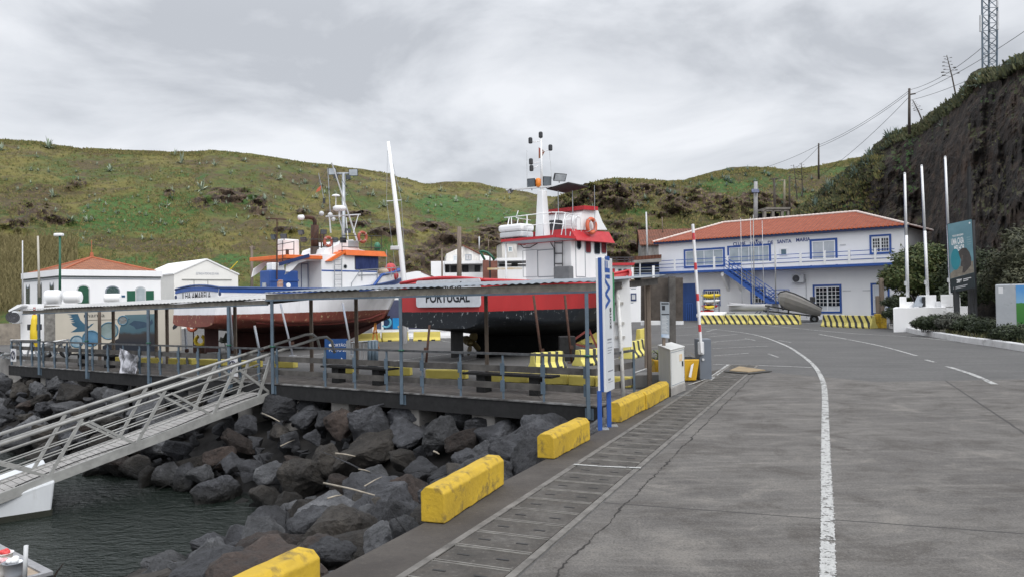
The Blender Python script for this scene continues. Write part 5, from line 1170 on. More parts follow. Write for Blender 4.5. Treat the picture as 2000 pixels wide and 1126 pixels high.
# doors in the recess, window, porthole, stripe, ladder
wr = Wall(BB.P(xr_, 0, 0), BB.l)
MB().wbox(wb, X_(585), X_(627), 2.7, zlo - .03, -1.1, -1.0).build('recess_wall', mat('recess_grey', (.45, .48, .52), (.38, .41, .45), 2, .6), BB.t)
wi = BB.w(hb - 1.0)
for px in ((588, 515, 602, 566), (612, 516, 627, 540), (612, 542, 627, 566)):
    wpanel(wi, px, M_navy, 'door_frame', BB.t, .02, .03)
f = opening(wb, (694, 502, 738, 526), 'window', mat('blue_curtain_glass', (.045, .06, .16), (.02, .03, .09), 6, .15, streak=True), BB.t, .12, mat('window_rubber', (.08, .08, .09), None, 4, .6))
opening(wb, (671, 517, 677, 524), 'porthole', M_glass, BB.t, 1.0, M_ltgrey)
t0, t1, z0, z1 = wb.rect(628, 528, 736, 530.5); MB().wbox(wb, t0, t1, z0, z1, .001, .012).build('blue_stripe', M_bluetrim, BB.t)
q = MB(); w2 = BB.w(hb + .12)
for px in (653.5, 667.5): q.tube([w2.P(*w2.tz(px, 504)), w2.P(*w2.tz(px, 568))], .022, 6)
for i in range(7): y = 507 + i * 9.6; q.tube([w2.P(*w2.tz(653.5, y)), w2.P(*w2.tz(667.5, y))], .018, 6)
q.build('ladder', M_galv, BB.t)
# fly bridge
q = MB(); pr = [(632, 500), (636, 486), (660, 477), (668, 470), (690, 468), (703, 487), (716, 490), (716, 498), (700, 500)]
q.prism([BB.W(px, py, 1.0) for px, py in pr], BB.l * 2.0); q.build('fly_bridge', M_white, BB.t, bevel=.02)
w1 = BB.w(1.0); wpanel(w1, (664, 464, 676, 474), M_glass, 'fly_bridge_window', BB.t, .02); wpanel(w1, (680, 470, 700, 484), M_paleglass, 'fly_bridge_screen', BB.t, .02)
t0, t1, z0, z1 = w1.rect(632, 498, 676, 505); MB().wbox(w1, t0, t1, z0, z1, .001, .03).build('fly_bridge_band', M_bluetrim, BB.t)
# blue net bin, white exhaust casing, funnel
q = MB(); t0, t1, z0, z1 = wb.rect(527, 528, 583, 570); BB.box(q, t0, t1, -hb, -hb + .85, z0, z1); q.build('blue_bin', M_blue, BB.t, bevel=.05)
t0, t1, z0, z1 = wb.rect(527, 546, 583, 549); MB().wbox(wb, t0 - .02, t1, z0, z1, .001, .04).build('bin_rim', M_blue, BB.t)
q = MB(); t0, t1, z0, z1 = wb.rect(532, 513, 556, 528); BB.box(q, t0, t1, -hb, -hb + .5, z0 + .005, z1); q.build('white_hatch_box', M_white, BB.t, bevel=.04)
w0 = BB.w(.3); q = MB(); t0, t1, z0, z1 = w0.rect(553, 467, 585, 508); BB.box(q, t0, t1, -.3, .2, z0, z1); q.build('engine_casing', M_white, BB.t, bevel=.05); wpanel(w0, (558, 487, 564, 507), M_rust, 'casing_door', BB.t, .02)
q = MB(); t0, t1, z0, z1 = w0.rect(612, 482, 632, 503); BB.box(q, t0, t1, -.3, -.05, z0, z1); q.build('funnel_base', mat('sooty_casing', (.1, .075, .06), (.05, .04, .035), 3, .8), BB.t)
q = MB(); q.tube([BB.W(615, 484, 0), BB.W(615, 440, 0)], .2, 12); q.tube([BB.W(615, 442, 0), BB.W(615, 431, 0), BB.W(611, 426, 0), BB.W(603, 424.5, 0), BB.W(590, 424, 0)], .1, 10); q.build('exhaust_pipe', M_rust, BB.t, smooth=True)
MB().tube([BB.W(592, 424.5, 0), BB.W(584, 425, 0)], .13, 12).build('exhaust_cap', M_white, BB.t, smooth=True)
q = MB(); q.tube([BB.W(627, 497, .2), BB.W(626, 457, .2)], .07, 8); q.tube([BB.W(633, 497, .2), BB.W(632, 455, .2)], .06, 8); q.build('vent_pipe', M_rust, BB.t, smooth=True)
MB().tube([BB.W(624.5, 490, .3), BB.W(624.5, 474, .3)], .05, 8).build('white_flask', M_white, BB.t)
for px, py, an in ((533, 463, -.8), (554, 462, 0), (587, 454, -.5), (592, 468, -.4), (632, 453, .6), (654, 469, -.3), (680, 451, .7)): flood(BB.t, BB.W(px, py, .6), .34, .26, .14, (an, -1, -.45), lens=M_gl)
q = MB(); q.tube([BB.W(541, 545, hb + .05), BB.W(541, 428, hb + .05)], .03, 6); q.tube([BB.W(520, 426.5, hb + .05), BB.W(559, 428.5, hb + .05)], .03, 6); q.build('rusty_tee_pole', M_rust, BB.t)
q = MB(); q.tube([BB.W(516, 569, hb + .02), BB.W(516, 552, hb + .02)], .1, 10); q.build('steel_cylinder', M_galv, BB.t)
c = BB.W(545, 568, hb - .1); q = MB()
for i in range(8): q.torus(c + V((0, 0, .05 + i * .062)), (0, 0, 1), .17, .033, 16, 6)
q.build('coiled_hose', mat('orange_hose', (.45, .2, .12), (.38, .36, .33), 8, .6), BB.t, smooth=True)
MB().lathe([(.12, 0), (.12, .03)], Matrix.Translation(BB.W(563, 557, hb + .02)) @ BB.M.to_3x3().to_4x4() @ Matrix.Rotation(R_(90), 4, 'X'), 14).build('white_dial', M_white, BB.t)
q = MB()
for x0, y0, x1, y1 in ((540, 487, 540, 508), (552, 470, 552, 510), (574, 472, 574, 510), (540, 478, 574, 472), (540, 490, 574, 487), (586, 470, 588, 504), (650, 462, 650, 502), (586, 467, 680, 468), (668, 462, 668, 500), (585, 483, 640, 482), (668, 460, 745, 461), (745, 461, 745, 489), (725, 461, 725, 488), (668, 482, 745, 484)): q.tube([BB.W(x0, y0, 1.35), BB.W(x1, y1, 1.35)], .018, 6)
q.build('roof_railing', M_dark, BB.t)
q = MB()
for x0, y0, x1, y1 in ((686, 563, 687, 552), (687, 552, 704, 527), (704, 527, 780, 522), (707, 527, 707, 548), (737, 526, 737, 545), (764, 524, 764, 541), (700, 537, 780, 533), (755, 488, 755, 524)): q.tube([BB.W(x0, y0, 1.5), BB.W(x1, y1, 1.5)], .02, 6)
q.build('bow_railing', M_galv, BB.t)
# masts and aerials
q = MB(); q.tube([BB.W(699, 475, .2), BB.W(648, 318, .2)], [.05, .03], 8); q.tube([BB.W(672, 458, -.3), BB.W(662, 425, -.1)], .03, 6); q.tube([BB.W(680, 470, .8), BB.W(676, 425, .3)], .025, 6); q.tube([BB.W(690, 455, .9), BB.W(700, 420, .2)], .02, 6); q.tube([BB.W(636, 423, 0), BB.W(704, 419, 0)], .035, 6); q.tube([BB.W(646, 455, 0), BB.W(643, 421, 0)], .04, 6); q.build('mast_frame', M_ltgrey, BB.t)
c = BB.W(663, 407, .2); MB().lathe([(.28, -.12), (.34, -.06), (.34, .07), (.24, .13)], Matrix.Translation(c), 20).build('radar', M_white, BB.t, smooth=True)
q = MB(); q.tube([BB.W(663, 410, .2), BB.W(663, 424, .2)], .05, 8); q.tube([BB.W(656, 404, .1), BB.W(656, 384, .1)], .02, 6); q.lathe([(.22, 0), (.19, .06), (.05, .1)], Matrix.Translation(BB.W(656, 383, .1)), 14); q.build('radar_post', M_white, BB.t)
q = MB(); q.tube([BB.W(645, 415, 0), BB.W(640, 328, 0)], .022, 6); q.tube([BB.W(634, 395, 0), BB.W(622, 338, 0)], .02, 6); q.build('aerial', M_galv, BB.t); q = MB()
for a, b in (((648, 318), (752, 490)), ((648, 318), (540, 470)), ((655, 340), (600, 470)), ((640, 423), (600, 480)), ((700, 420), (745, 470))): q.tube([BB.W(*a, .2), BB.W(*b, .2)], .009, 4)
q.build('stay', M_dark, BB.t)
MB().lathe([(.07, 0), (.07, .25)], Matrix.Translation(BB.W(633, 397, 0)), 8).build('navigation_light', M_dark, BB.t)
q = MB(); q.poly([BB.W(627, 362, 0), BB.W(619, 370, 0), BB.W(617, 376, 0), BB.W(626, 372, 0)]); o = q.build('ensign', mat('ensign_orange', (.5, .12, .06), None, 3, .8), BB.t); md = o.modifiers.new('s', 'SOLIDIFY'); md.thickness = .004
for px, py, r in ((645, 420, .14), (628, 417, .13), (651, 428, .12)): MB().ball(BB.W(px, py, 0), r).build('lamp_globe', M_ltgrey, BB.t, smooth=True)
def lring(c, lab, R=.25, n=None, r=.075):
    o = tag(MB().torus(c, n or -BB.l, R, r, 26, 10).build('life_ring', mat('faded_life_ring', (.36, .09, .05), (.3, .07, .045), 3, .65), smooth=True), lab, 'life ring', 'orange life rings hung on the boats'); q = MB(); n = V(n or -BB.l)
    u = n.cross(V((0, 0, 1))).normalized()
    for k_ in range(4): an = R_(45 + 90 * k_); q.torus(c + u * R * math.cos(an) + V((0, 0, R * math.sin(an))), u * -math.sin(an) + V((0, 0, math.cos(an))), r * 1.06, .01, 10, 5)
    q.build('grab_rope', M_ltgrey, o); return o
lring(BB.W(708, 463, 1.42), 'faded life ring on the fly bridge rail of the blue and white boat'); lring(BB.W(641, 472, .9), 'faded life ring behind the funnel of the blue and white boat', .22)
q = MB(); q.lathe([(.16, 0), (.17, .3), (.09, .42), (.05, .44)], Matrix.Translation(BB.W(737, 489, .3)), 12); tag(q.build('gas_bottle', mat('green_glass', (.03, .16, .09), None, 3, .3), smooth=True), 'green gas bottle on the orange fore roof of the blue and white boat', 'bottle')
def buoy(px, py, r, m, lab, sc=(1, 1, 1.08), off=.5, tip=True):
    c = BB.W(px, py, off); o = tag(MB().ball(c, r, sc, 3).build('fender_buoy', m, smooth=True), lab, 'buoy', 'round fenders on the bow of the blue boat'); MB().lathe([(.05, 0), (.05, .06), (.02, .1)], Matrix.Translation(c + V((0, 0, r * sc[2] - .01))), 8).build('eyelet', M_dark, o)
M_pink = mat('red_fender', (.62, .07, .07), (.5, .05, .055), 2, .5)
buoy(763, 526, .33, M_pink, 'largest red round fender on the bow of the blue and white boat'); buoy(770, 538, .24, M_pink, 'smaller red fender below the largest one on the blue and white boat', off=.8); buoy(748, 531, .27, mat('cream_fender', (.52, .43, .32), None, 2, .6), 'cream and grey fender left of the red ones', (1.2, 1, .85), .7)
props([(497, 635), (512, 712), 'blue and white prop near the blue boat rudder', (548, 593), (572, 694), 'white and blue prop against the middle of the blue boat', (669, 590), (688, 692), 'blue and white prop against the bow of the blue boat', (448, 592), (458, 716), 'grey timber post beside the blue boat stern', (362, 640), (366, 712), 'dark post under the corner of the blue boat stern'], mat('prop_paint', (.22, .27, .36), (.3, .29, .28), .9, .5), '', PRG)
for x in (2.6, 5.0, 7.4):
    p = BB.P(x, 0, 0); q = MB(); q.box(p.x - .6, p.x + .6, p.y - .25, p.y + .25, -.02, .055); tag(q.build('keel_block', M_tarwood), 'dark timber baulk under the blue boat keel', 'keel block', 'timber baulks under the blue boat')
st = thing('bow_stand', 'orange steel stand in front of the blue and white boat bow', 'trestle', G(735, 682)); q = MB(); D0 = G(735, 682).y
for a, b in (((733, 630), (739, 682)), ((722, 668), (739, 665)), ((733, 630), (726, 676)), ((726, 676), (741, 678)), ((728, 650), (737, 648))): q.bar(at(*a, D0), at(*b, D0), .07, .07)
q.build('stand_frame', mat('orange_stand', (.5, .2, .02), (.3, .1, .02), 3, .6), st)
# ---- white sailing mast between the boats
D0 = 41.5; t = thing('sailboat_mast', 'tall white sailing mast rising between the blue and red boats', 'mast', at(789, 600, D0))
MB().tube([at(791, 690, D0), at(789, 548, D0), at(776, 420, D0), at(758, 277, D0)], [.16, .15, .13, .09], 10).build('mast', M_white, t, smooth=True)
q = MB(); q.tube([at(755, 393, D0), at(784, 391, D0)], .03, 6); q.tube([at(762, 487, D0), at(782, 486, D0)], .03, 6); q.build('spreader', M_ltgrey, t)
q = MB(); q.tube([at(758, 280, D0), at(784, 391, D0), at(790, 500, D0), at(793, 545, D0)], .012, 5); q.tube([at(757, 278, D0), at(755, 393, D0), at(775, 545, D0)], .01, 5); q.build('shroud', M_galv, t)
MB().box(-.25, .25, -.15, .15, -.12, .1, Matrix.Translation(at(772, 484, D0))).build('radar_reflector', M_ltgrey, t, bevel=.04)
# ---- second red boat seen past the sign
D0 = 50; B2 = thing('fishing_boat', 'white cabined boat with red trim, mostly hidden behind the WiFi sign', 'boat', at(1215, 640, D0))
Q = lambda px, py, dy=0.0: at(px, py, D0 + dy)
def slab(q, px, d0=0.0, d1=4.0):
    x0, y0, x1, y1 = px; return q.hexa([Q(x0, y1, d0), Q(x1, y1, d0), Q(x1, y1, d0) + V((0, d1 - d0, 0)), Q(x0, y1, d0) + V((0, d1 - d0, 0)), Q(x0, y0, d0), Q(x1, y0, d0), Q(x1, y0, d0) + V((0, d1 - d0, 0)), Q(x0, y0, d0) + V((0, d1 - d0, 0))])
q = MB(); q.prism([Q(1120, 516), Q(1236, 517), Q(1222, 545), Q(1120, 545)], (0, 3.2, 0)); q.build('cabin', M_white, B2)
q = MB(); q.prism([Q(1120, 514, -.3), Q(1241, 513, -.3), Q(1238, 518, -.3), Q(1120, 519, -.3)], (0, 3.9, 0)); q.build('cabin_roof', M_redtrim, B2)
slab(MB(), (1194, 524.5, 1201, 537), -.05, .02).build('door', M_redtrim, B2); q = MB(); slab(q, (1208, 525, 1214, 536), -.05, .02); q.build('window', M_glass, B2); q = MB(); slab(q, (1218, 525, 1224, 534), -.05, .02); q.build('window', M_glass, B2)
q = MB()
for a, b in (((1120, 503.5), (1238, 503)), ((1120, 508), (1238, 507.5)), *[((x, 503.5), (x, 514)) for x in (1196, 1204, 1220, 1227, 1234)]): q.tube([Q(*a), Q(*b)], .035, 5)
q.build('roof_railing', M_dark, B2)
q = MB(); q.prism([Q(1110, 545), Q(1232, 545), Q(1218, 600), Q(1112, 600)], (0, 4, 0)); q.build('hull', M_red, B2)
slab(MB(), (1115, 600, 1215, 634), 1.5, 2.0).build('keel', M_dark, B2)
# ------------------------------------------------------------------ clubhouse
CL = V((14.35, 73.7, 0)); CDIR = V((.766, -.643, 0))
WC = Wall(CL, CDIR); CN = WC.n; CLEN = WC.tz(1769, 560)[0]; CDEP = 8.0; ZE = 7.5
CANG = math.atan2(CDIR.y, CDIR.x)
club = thing('clubhouse', 'long white two-storey clubhouse with a red tiled hip roof and blue trim', 'building', CL)
def solid(w, t0, t1, dep, z0, z1, name, m, parent, bev=0.0):
    return MB().wbox(w, t0, t1, z0, z1, -dep, 0).build(name, m, parent, bevel=bev)
solid(WC, 0, CLEN, CDEP, -.2, ZE, 'wall', M_wall, club)
def hip_roof(w, t0, t1, dep, ze, zr, rt0, rt1, ov, m, parent, name='roof', cap=None, capr=.11, rdep=None):
    ang = math.atan2(w.d.y, w.d.x); rdep = rdep if rdep is not None else dep / 2
    o = w.P(t0, ze); M_ = Matrix.Translation(o) @ Matrix.Rotation(ang, 4, 'Z'); inv = M_.inverted()
    e = [w.P(t0 - ov, ze, ov), w.P(t1 + ov, ze, ov), w.P(t1 + ov, ze, -dep - ov), w.P(t0 - ov, ze, -dep - ov)]; r = [w.P(rt0, zr, -rdep), w.P(rt1, zr, -rdep)]
    q = MB(); L = [inv @ p for p in e + r]
    vs = [q.bm.verts.new(p) for p in L]
    for f in ((0, 1, 5, 4), (1, 2, 5), (2, 3, 4, 5), (3, 0, 4)): q.bm.faces.new([vs[i] for i in f])
    q.bm.faces.new([vs[i] for i in (3, 2, 1, 0)])
    ob = q.build(name, m, None); ob.parent = parent; ob.matrix_parent_inverse = Matrix(); ob.location = wm(parent).inverted() @ o; ob.rotation_euler = (0, 0, ang)
    if cap:
        q = MB()
        for a, b in ((e[0], r[0]), (r[0], r[1]), (r[1], e[1]), (r[1], e[2]), (r[0], e[3])):
            n = max(2, int((b - a).length / .34))
            q.tube([a.lerp(b, i / (n * 2)) + V((0, 0, .05)) for i in range(n * 2 + 1)], [capr * (1.0 if i % 2 else .8) for i in range(n * 2 + 1)], 7)
        q.build('ridge_cap', cap, parent)
    return ob, e, r
rl = WC.tz(1413, 437)[0]
Wm = Wall(WC.P(0, 0, -CDEP / 2), CDIR); ra, rb = Wm.tz(1413, 437), Wm.tz(1672, 412)
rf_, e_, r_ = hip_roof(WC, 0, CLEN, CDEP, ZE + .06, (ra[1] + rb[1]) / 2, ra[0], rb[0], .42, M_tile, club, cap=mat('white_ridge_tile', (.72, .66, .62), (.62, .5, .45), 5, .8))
q = MB(); q.wbox(WC, -.36, CLEN + .36, ZE - .14, ZE + .05, .001, .36); q.build('eaves_board', M_navy, club)
q = MB()
for i in range(int((CLEN + .8) / .34)):
    t = -.38 + i * .34; q.tube([WC.P(t, ZE + .08, .40), WC.P(t, ZE + .10, .50)], .085, 7)
q.build('eaves_tile', mat('eaves_tile', (.48, .13, .06), (.36, .085, .04), 9, .85), club)
# balcony
zb0 = WC.tz(1500, 531)[1]; zb = 4.55; bo = 1.35; tb1 = WC.tz(1745, 515)[0] + .5
q = MB(); q.wbox(WC, -1.6, tb1, zb - .12, zb + .08, .001, bo); q.build('balcony_slab', M_bluetrim, club)
q = MB(); WB2 = Wall(WC.P(0, 0, bo - .08), CDIR)
posts = [1318, 1395, 1421, 1515, 1564, 1611, 1659, 1710]
pp = []
for px in posts: t = WB2.tz(px, 510)[0]; pp.append(t); MB().wbox(WB2, t - .09, t + .09, zb + .1, zb + 1.28, -.06, .06).build('balcony_post', M_white, club)
q = MB()
for z, m in ((.45, 0), (.78, 0), (1.12, 0)): q.tube([WB2.P(-1.5, zb + z, 0.0), WB2.P(tb1 - .1, zb + z, 0.0)], .028, 6)
q.build('balcony_rail', M_bluetrim, club)
q = MB(); q.wbox(WB2, pp[2] + 1.3, tb1 - .1, zb + .11, zb + .62, -.03, -.01); q.build('balcony_panel', M_wall, club)
for px in (1422, 1447):
    t = WC.tz(px, 545)[0]; q = MB(); a = [WC.P(t - .13, zb - .17, 0), WC.P(t - .13, zb - .17, bo - .15), WC.P(t - .13, zb - .5, bo - .15), WC.P(t - .13, zb - 1.9, 0)]; q.prism(a, CDIR * .26); q.build('balcony_bracket', M_wall, club)
# openings, upper floor
window(club, WC, (1336, 485, 1416, 522), .17, 4, 1, mpane=M_paleglass, sash=.06); window(club, WC, (1421, 478, 1506, 516), .17, 4, 1, mpane=M_paleglass, sash=.06)
window(club, WC, (1523.5, 485, 1538, 499), .06, 1, 1, mfr=M_white, mpane=mat('blue_grey_glass', (.1, .16, .2), None, 3, .2))
window(club, WC, (1582, 466, 1636, 523), .17, 2, 1, mpane=mat('curtain_sheen_glass', (.5, .53, .55), (.38, .41, .44), 1.2, .2), name='balcony_door', sash=.1); window(club, WC, (1698.5, 458, 1741, 496), .15, 2, 1, mpane=M_white, name='window')  # balcony door: whitish reflections put into the curtain colour
for px in ((1705, 466, 1718, 491), (1722, 465, 1735, 490)):
    t0, t1, z0, z1 = WC.rect(*px); f = MB().wbox(WC, t0, t1, z0, z1, .0125, .03).build('pane', M_glass, club); s = MB()
    for i in range(1, 3): c = t0 + (t1 - t0) * i / 3; s.wbox(WC, c - .02, c + .02, z0, z1, .031, .045)
    for j in range(1, 4): c = z0 + (z1 - z0) * j / 4; s.wbox(WC, t0, t1, c - .016, c + .016, .0315, .044)
    s.wbox(WC, t0, t1, z0 + (z1 - z0) * .62, z1, .0305, .036) if False else None
    s.build('glazing_bar', M_white, f)
# ground floor
t0, t1, z0, z1 = WC.rect(1333, 553, 1362, 619); MB().wbox(WC, t0, t1, 0.0, z1, .001, .06).build('door', mat('blue_door', (.02, .07, .24), (.014, .05, .18), 2, .5, streak=True), club)
q = MB()
for px in (1345, 1349, 1353, 1357): p = WC.tz(px, 600)[0]; q.tube([WC.P(p, 0, .5), WC.P(p, 1.6, .5)], .03, 5)
q.tube([WC.P(WC.tz(1345, 600)[0], 1.6, .5), WC.P(WC.tz(1357, 600)[0], 1.6, .5)], .03, 5); q.build('gate_bar', M_bluetrim, club)
window(club, WC, (1374.5, 564, 1407, 597), .13, 6, 4, sash=.05); window(club, WC, (1466, 560, 1496, 594), .13, 4, 3, sash=.05)
window(club, WC, (1588, 555, 1644, 611), .16, 2, 1, mpane=mat('door_panel', (.6, .63, .66), (.52, .55, .58), 2, .5), name='garden_door', sash=.08)
for px in ((1594.5, 562, 1615, 597), (1618, 561, 1640, 597)):
    t0, t1, z0, z1 = WC.rect(*px); f = MB().wbox(WC, t0, t1, z0, z1, .0125, .035).build('pane', M_glass, club); s = MB()
    for i in range(1, 3): c = t0 + (t1 - t0) * i / 3; s.wbox(WC, c - .02, c + .02, z0, z1, .036, .05)
    for j in range(1, 5): c = z0 + (z1 - z0) * j / 5; s.wbox(WC, t0, t1, c - .018, c + .018, .0365, .049)
    s.build('glazing_bar', M_white, f)
window(club, WC, (1701, 552, 1738, 614), .16, 2, 2, mpane=mat('pale_shutter', (.55, .58, .62), (.48, .5, .55), 2, .5), name='shuttered_door', sash=.05)
q = MB()
for px in ((1646, 566.5, 1662, 568), (1685, 566, 1700, 567.5), (1641, 477, 1652, 479)): t0, t1, z0, z1 = WC.rect(*px); q.wbox(WC, t0, t1, z0, z1, 0, .04)
q.build('vent_slot', M_ltgrey, club)
# name on the wall
ws_ = [('CLUBE', 1432, 1456, 473, 480), ('NAVAL', 1465, 1492, 471.5, 478.5), ('DE', 1500, 1510, 470.5, 477.5), ('SANTA', 1518, 1546, 468, 475), ('MARIA', 1555, 1583, 464.5, 471.5)]
for s, x0, x1, y0, y1 in ws_:
    t0, t1, z0, z1 = WC.rect(x0, y0, x1, y1); text_mesh(s, M_inkblue, club, 'lettering', WC.P(t0, z0, .0), CDIR, V((0, 0, 1)), t1 - t0, z1 - z0, .03, .02)
q = MB(); c = WC.P(WC.tz(1478, 470)[0], WC.tz(1478, 470)[1], .02); q.ball(c, .1, (1, 1, 1), 1); q.build('emblem', M_inkblue, club)
# outside stair
p_top = WB2.tz(1424, 534); p_bot = WC.tz(1500, 577)
q = MB(); n = 16; ta, za_, tb_, zb_ = WB2.tz(1426, 535)[0], zb, WB2.tz(1513, 583)[0], 1.75
for off in (bo + .02, bo + 1.15):
    q.hexa([WC.P(ta, za_ - .28, off), WC.P(ta, za_ - .28, off + .07), WC.P(tb_, zb_ - .28, off + .07), WC.P(tb_, zb_ - .28, off), WC.P(ta, za_ + .08, off), WC.P(ta, za_ + .08, off + .07), WC.P(tb_, zb_ + .08, off + .07), WC.P(tb_, zb_ + .08, off)])
for i in range(n): t = ta + (tb_ - ta) * (i + .5) / n; z = za_ + (zb_ - za_) * (i + .5) / n; q.wbox(WC, t - .16, t + .16, z - .02, z + .03, bo + .09, bo + 1.15)
q.wbox(WC, tb_, tb_ + 1.3, zb_ - .22, zb_ + .0, bo, bo + 1.25)
for i in range(7): q.wbox(WC, tb_ - .1 - i * .26, tb_ + .2 - i * .26, zb_ - .25 - i * .24, zb_ - .2 - i * .24, bo - 1.0, bo - .05)
q.build('stair', M_bluetrim, club)
q = MB()
for off in (bo + .05, bo + 1.18):
    for h in (.35, .65, .95): q.tube([WC.P(ta, za_ + h, off), WC.P(tb_, zb_ + h, off), WC.P(tb_ + 1.3, zb_ + h, off)], .032, 6)
    for i in range(6): f = i / 5; q.tube([WC.P(ta + (tb_ - ta) * f, za_ + (zb_ - za_) * f, off), WC.P(ta + (tb_ - ta) * f, za_ + (zb_ - za_) * f + .95, off)], .03, 6)
    q.tube([WC.P(tb_ + 1.3, zb_, off), WC.P(tb_ + 1.3, zb_ + .95, off)], .03, 6)
for h in (.35, .65, .95): q.tube([WC.P(tb_ + 1.3, zb_ + h, bo + .05), WC.P(tb_ + 1.3, zb_ + h, bo + 1.18)], .03, 6); q.tube([WC.P(tb_, zb_ + h, bo - .5), WC.P(tb_ - 2.0, zb_ - 1.8 + h, bo - .5)], .03, 6)
q.build('stair_railing', M_bluetrim, club)
MB().wbox(WC, tb_ + .1, tb_ + .5, 0, zb_ - .23, bo + .4, bo + .8).build('stair_pillar', M_wall, club)
# air conditioner and drain
def ac(parent, w, px, off, name='air_conditioner', label=None):
    t0, t1, z0, z1 = w.rect(*px); q = MB(); q.wbox(w, t0, t1, z0, z1, off, off + .4); f = q.build(name, M_ltgrey, parent, bevel=.03); c = w.P(t0 + (t1 - t0) * .36, (z0 + z1) / 2, off + .401)
    q = MB(); r = (z1 - z0) * .40
    for k_ in (1, .7, .4): q.torus(c, w.n, r * k_, .02, 20, 5)
    q.build('fan_grille', M_dark, f); MB().prism([c + w.d * r * .95 * math.cos(R_(i * 20)) + V((0, 0, r * .95 * math.sin(R_(i * 20)))) for i in range(18)], w.n * .004).build('fan_opening', mat('fan_shadow', (.1, .1, .11), None, 3, .8), f)
    return tag(f, label, 'air conditioner') if label else f
ac(None, WC, (1550, 536, 1573, 552), .06, label='white air conditioner on brackets on the clubhouse wall below the balcony')
q = MB(); t = WC.tz(1575, 570)[0]; q.tube([WC.P(t, WC.tz(1575, 545)[1], .06), WC.P(t, .3, .06)], .03, 6); q.build('drain_pipe', M_ltgrey, club)
# ramped apron in front of the clubhouse
q = MB(); tA = CLEN + 3; rows = [[WC.P(t, -.02 + .38 * max(0, t - 9) / 14, 0.0), WC.P(t, -.02 + .36 * max(0, t - 9) / 14, 2.0), WC.P(t, -.03, 6.5)] for t in [7 + i for i in range(int(tA - 6))]]
q.grid(rows); tag(q.build('forecourt', mat('apron_concrete', (.16, .165, .17), (.12, .122, .125), 1, .85, bump=.2)), kind='structure')
# low side hut under the canopy: white kiosk with a notice
Wk = Wall(G(1230, 628), V((.98, -.2, 0))); t0, t1, z0, z1 = Wk.rect(1226, 550, 1288, 628)
kiosk = thing('kiosk', 'small white kiosk with blue notices left of the clubhouse door', 'kiosk', Wk.P(t0, 0)); MB().wbox(Wk, t0, t1, 0, z1, -2.5, 0).build('wall', M_wall, kiosk)
a = Wk.rect(1232, 572, 1243, 587); f = MB().wbox(Wk, *a, .001, .05).build('notice_case', M_navy, kiosk); a = Wk.rect(1234, 574.5, 1241, 584); MB().wbox(Wk, *a, .051, .06).build('notice_paper', M_ltgrey, f)
for px in ((1232, 559, 1244, 561), (1232, 563, 1242, 564.5), (1232, 590, 1237, 591.5)): a = Wk.rect(*px); MB().wbox(Wk, *a, .001, .01).build('notice_line', M_grey, kiosk)
# white posts and terrace rail left of the balcony
terr = thing('terrace', 'dark covered terrace with white posts left of the clubhouse', 'terrace', at(1260, 600, 70)); D0 = 71
Q = lambda px, py, dy=0.0: at(px, py, D0 + dy)
q = MB(); q.prism([Q(1228, 536), Q(1288, 535), Q(1288, 541), Q(1228, 542)], (0, 3, 0)); q.build('slab', M_grey, terr)
q = MB(); q.prism([Q(1240, 501), Q(1292, 497), Q(1292, 504), Q(1240, 508)], (0, 4, 0)); q.build('tile_canopy', M_tileold, terr); q = MB(); q.prism([Q(1238, 508.5, -.1), Q(1292, 504.5, -.1), Q(1292, 511, -.1), Q(1238, 514, -.1)], (0, 4.1, 0)); q.build('white_fascia', M_concrete, terr)
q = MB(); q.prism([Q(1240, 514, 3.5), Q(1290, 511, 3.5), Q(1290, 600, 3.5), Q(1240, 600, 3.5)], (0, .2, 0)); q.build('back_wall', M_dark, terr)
for px, y0 in ((1235, 522), (1276, 519)): MB().bar(Q(px, 545), Q(px, y0), .22, .22).build('post', M_white, terr)
MB().bar(Q(1250, 541), Q(1250, 512), .1, .1).build('post', M_ltgrey, terr)
q = MB()
for y in (523, 528, 533): q.tube([Q(1236, y), Q(1288, y - 1)], .03, 5)
q.build('terrace_rail', M_grey, terr)
# old stone house behind the clubhouse
def gable_house(name, lab, cat, w, t0, t1, dep, ze, zr, mwall, mroof, z0=0.0, along=True, ov=.2, group=None):
    """ridge runs away from the viewer (gable faces us) when along is False"""
    o = thing(name, lab, cat, w.P((t0 + t1) / 2, z0), 0, group)
    if along:
        body = [w.P(t0, z0), w.P(t0, ze), w.P(t0, zr, -dep / 2), w.P(t0, ze, -dep), w.P(t0, z0, -dep)]; q = MB(); q.prism(body, w.d * (t1 - t0)); q.build('wall', mwall, o)
        q = MB(); q.prism([w.P(t0 - ov, ze - .12, ov), w.P(t0 - ov, zr + .03, -dep / 2), w.P(t0 - ov, ze - .12, -dep - ov), w.P(t0 - ov, ze + .02, -dep - ov), w.P(t0 - ov, zr + .17, -dep / 2), w.P(t0 - ov, ze + .02, ov)], w.d * (t1 - t0 + 2 * ov)); rf = q.build('roof', mroof, o)
    else:
        tm = (t0 + t1) / 2; body = [w.P(t0, z0), w.P(t0, ze), w.P(tm, zr), w.P(t1, ze), w.P(t1, z0)]; q = MB(); q.prism(body, -w.n * dep); q.build('wall', mwall, o)
        q = MB(); q.prism([w.P(t0 - ov, ze - .1, ov), w.P(tm, zr + .02, ov), w.P(t1 + ov, ze - .1, ov), w.P(t1 + ov, ze + .04, ov), w.P(tm, zr + .16, ov), w.P(t0 - ov, ze + .04, ov)], -w.n * (dep + 2 * ov)); rf = q.build('roof', mroof, o)
    return o
D0 = 88; w = Wall(at(1253, 510, D0), V((1, -.1, 0)))
t0, t1, _, _ = w.rect(1253, 460, 1350, 520); zt_ = w.tz(1300, 477)[1]; zrr = w.tz(1300, 452)[1] + .35
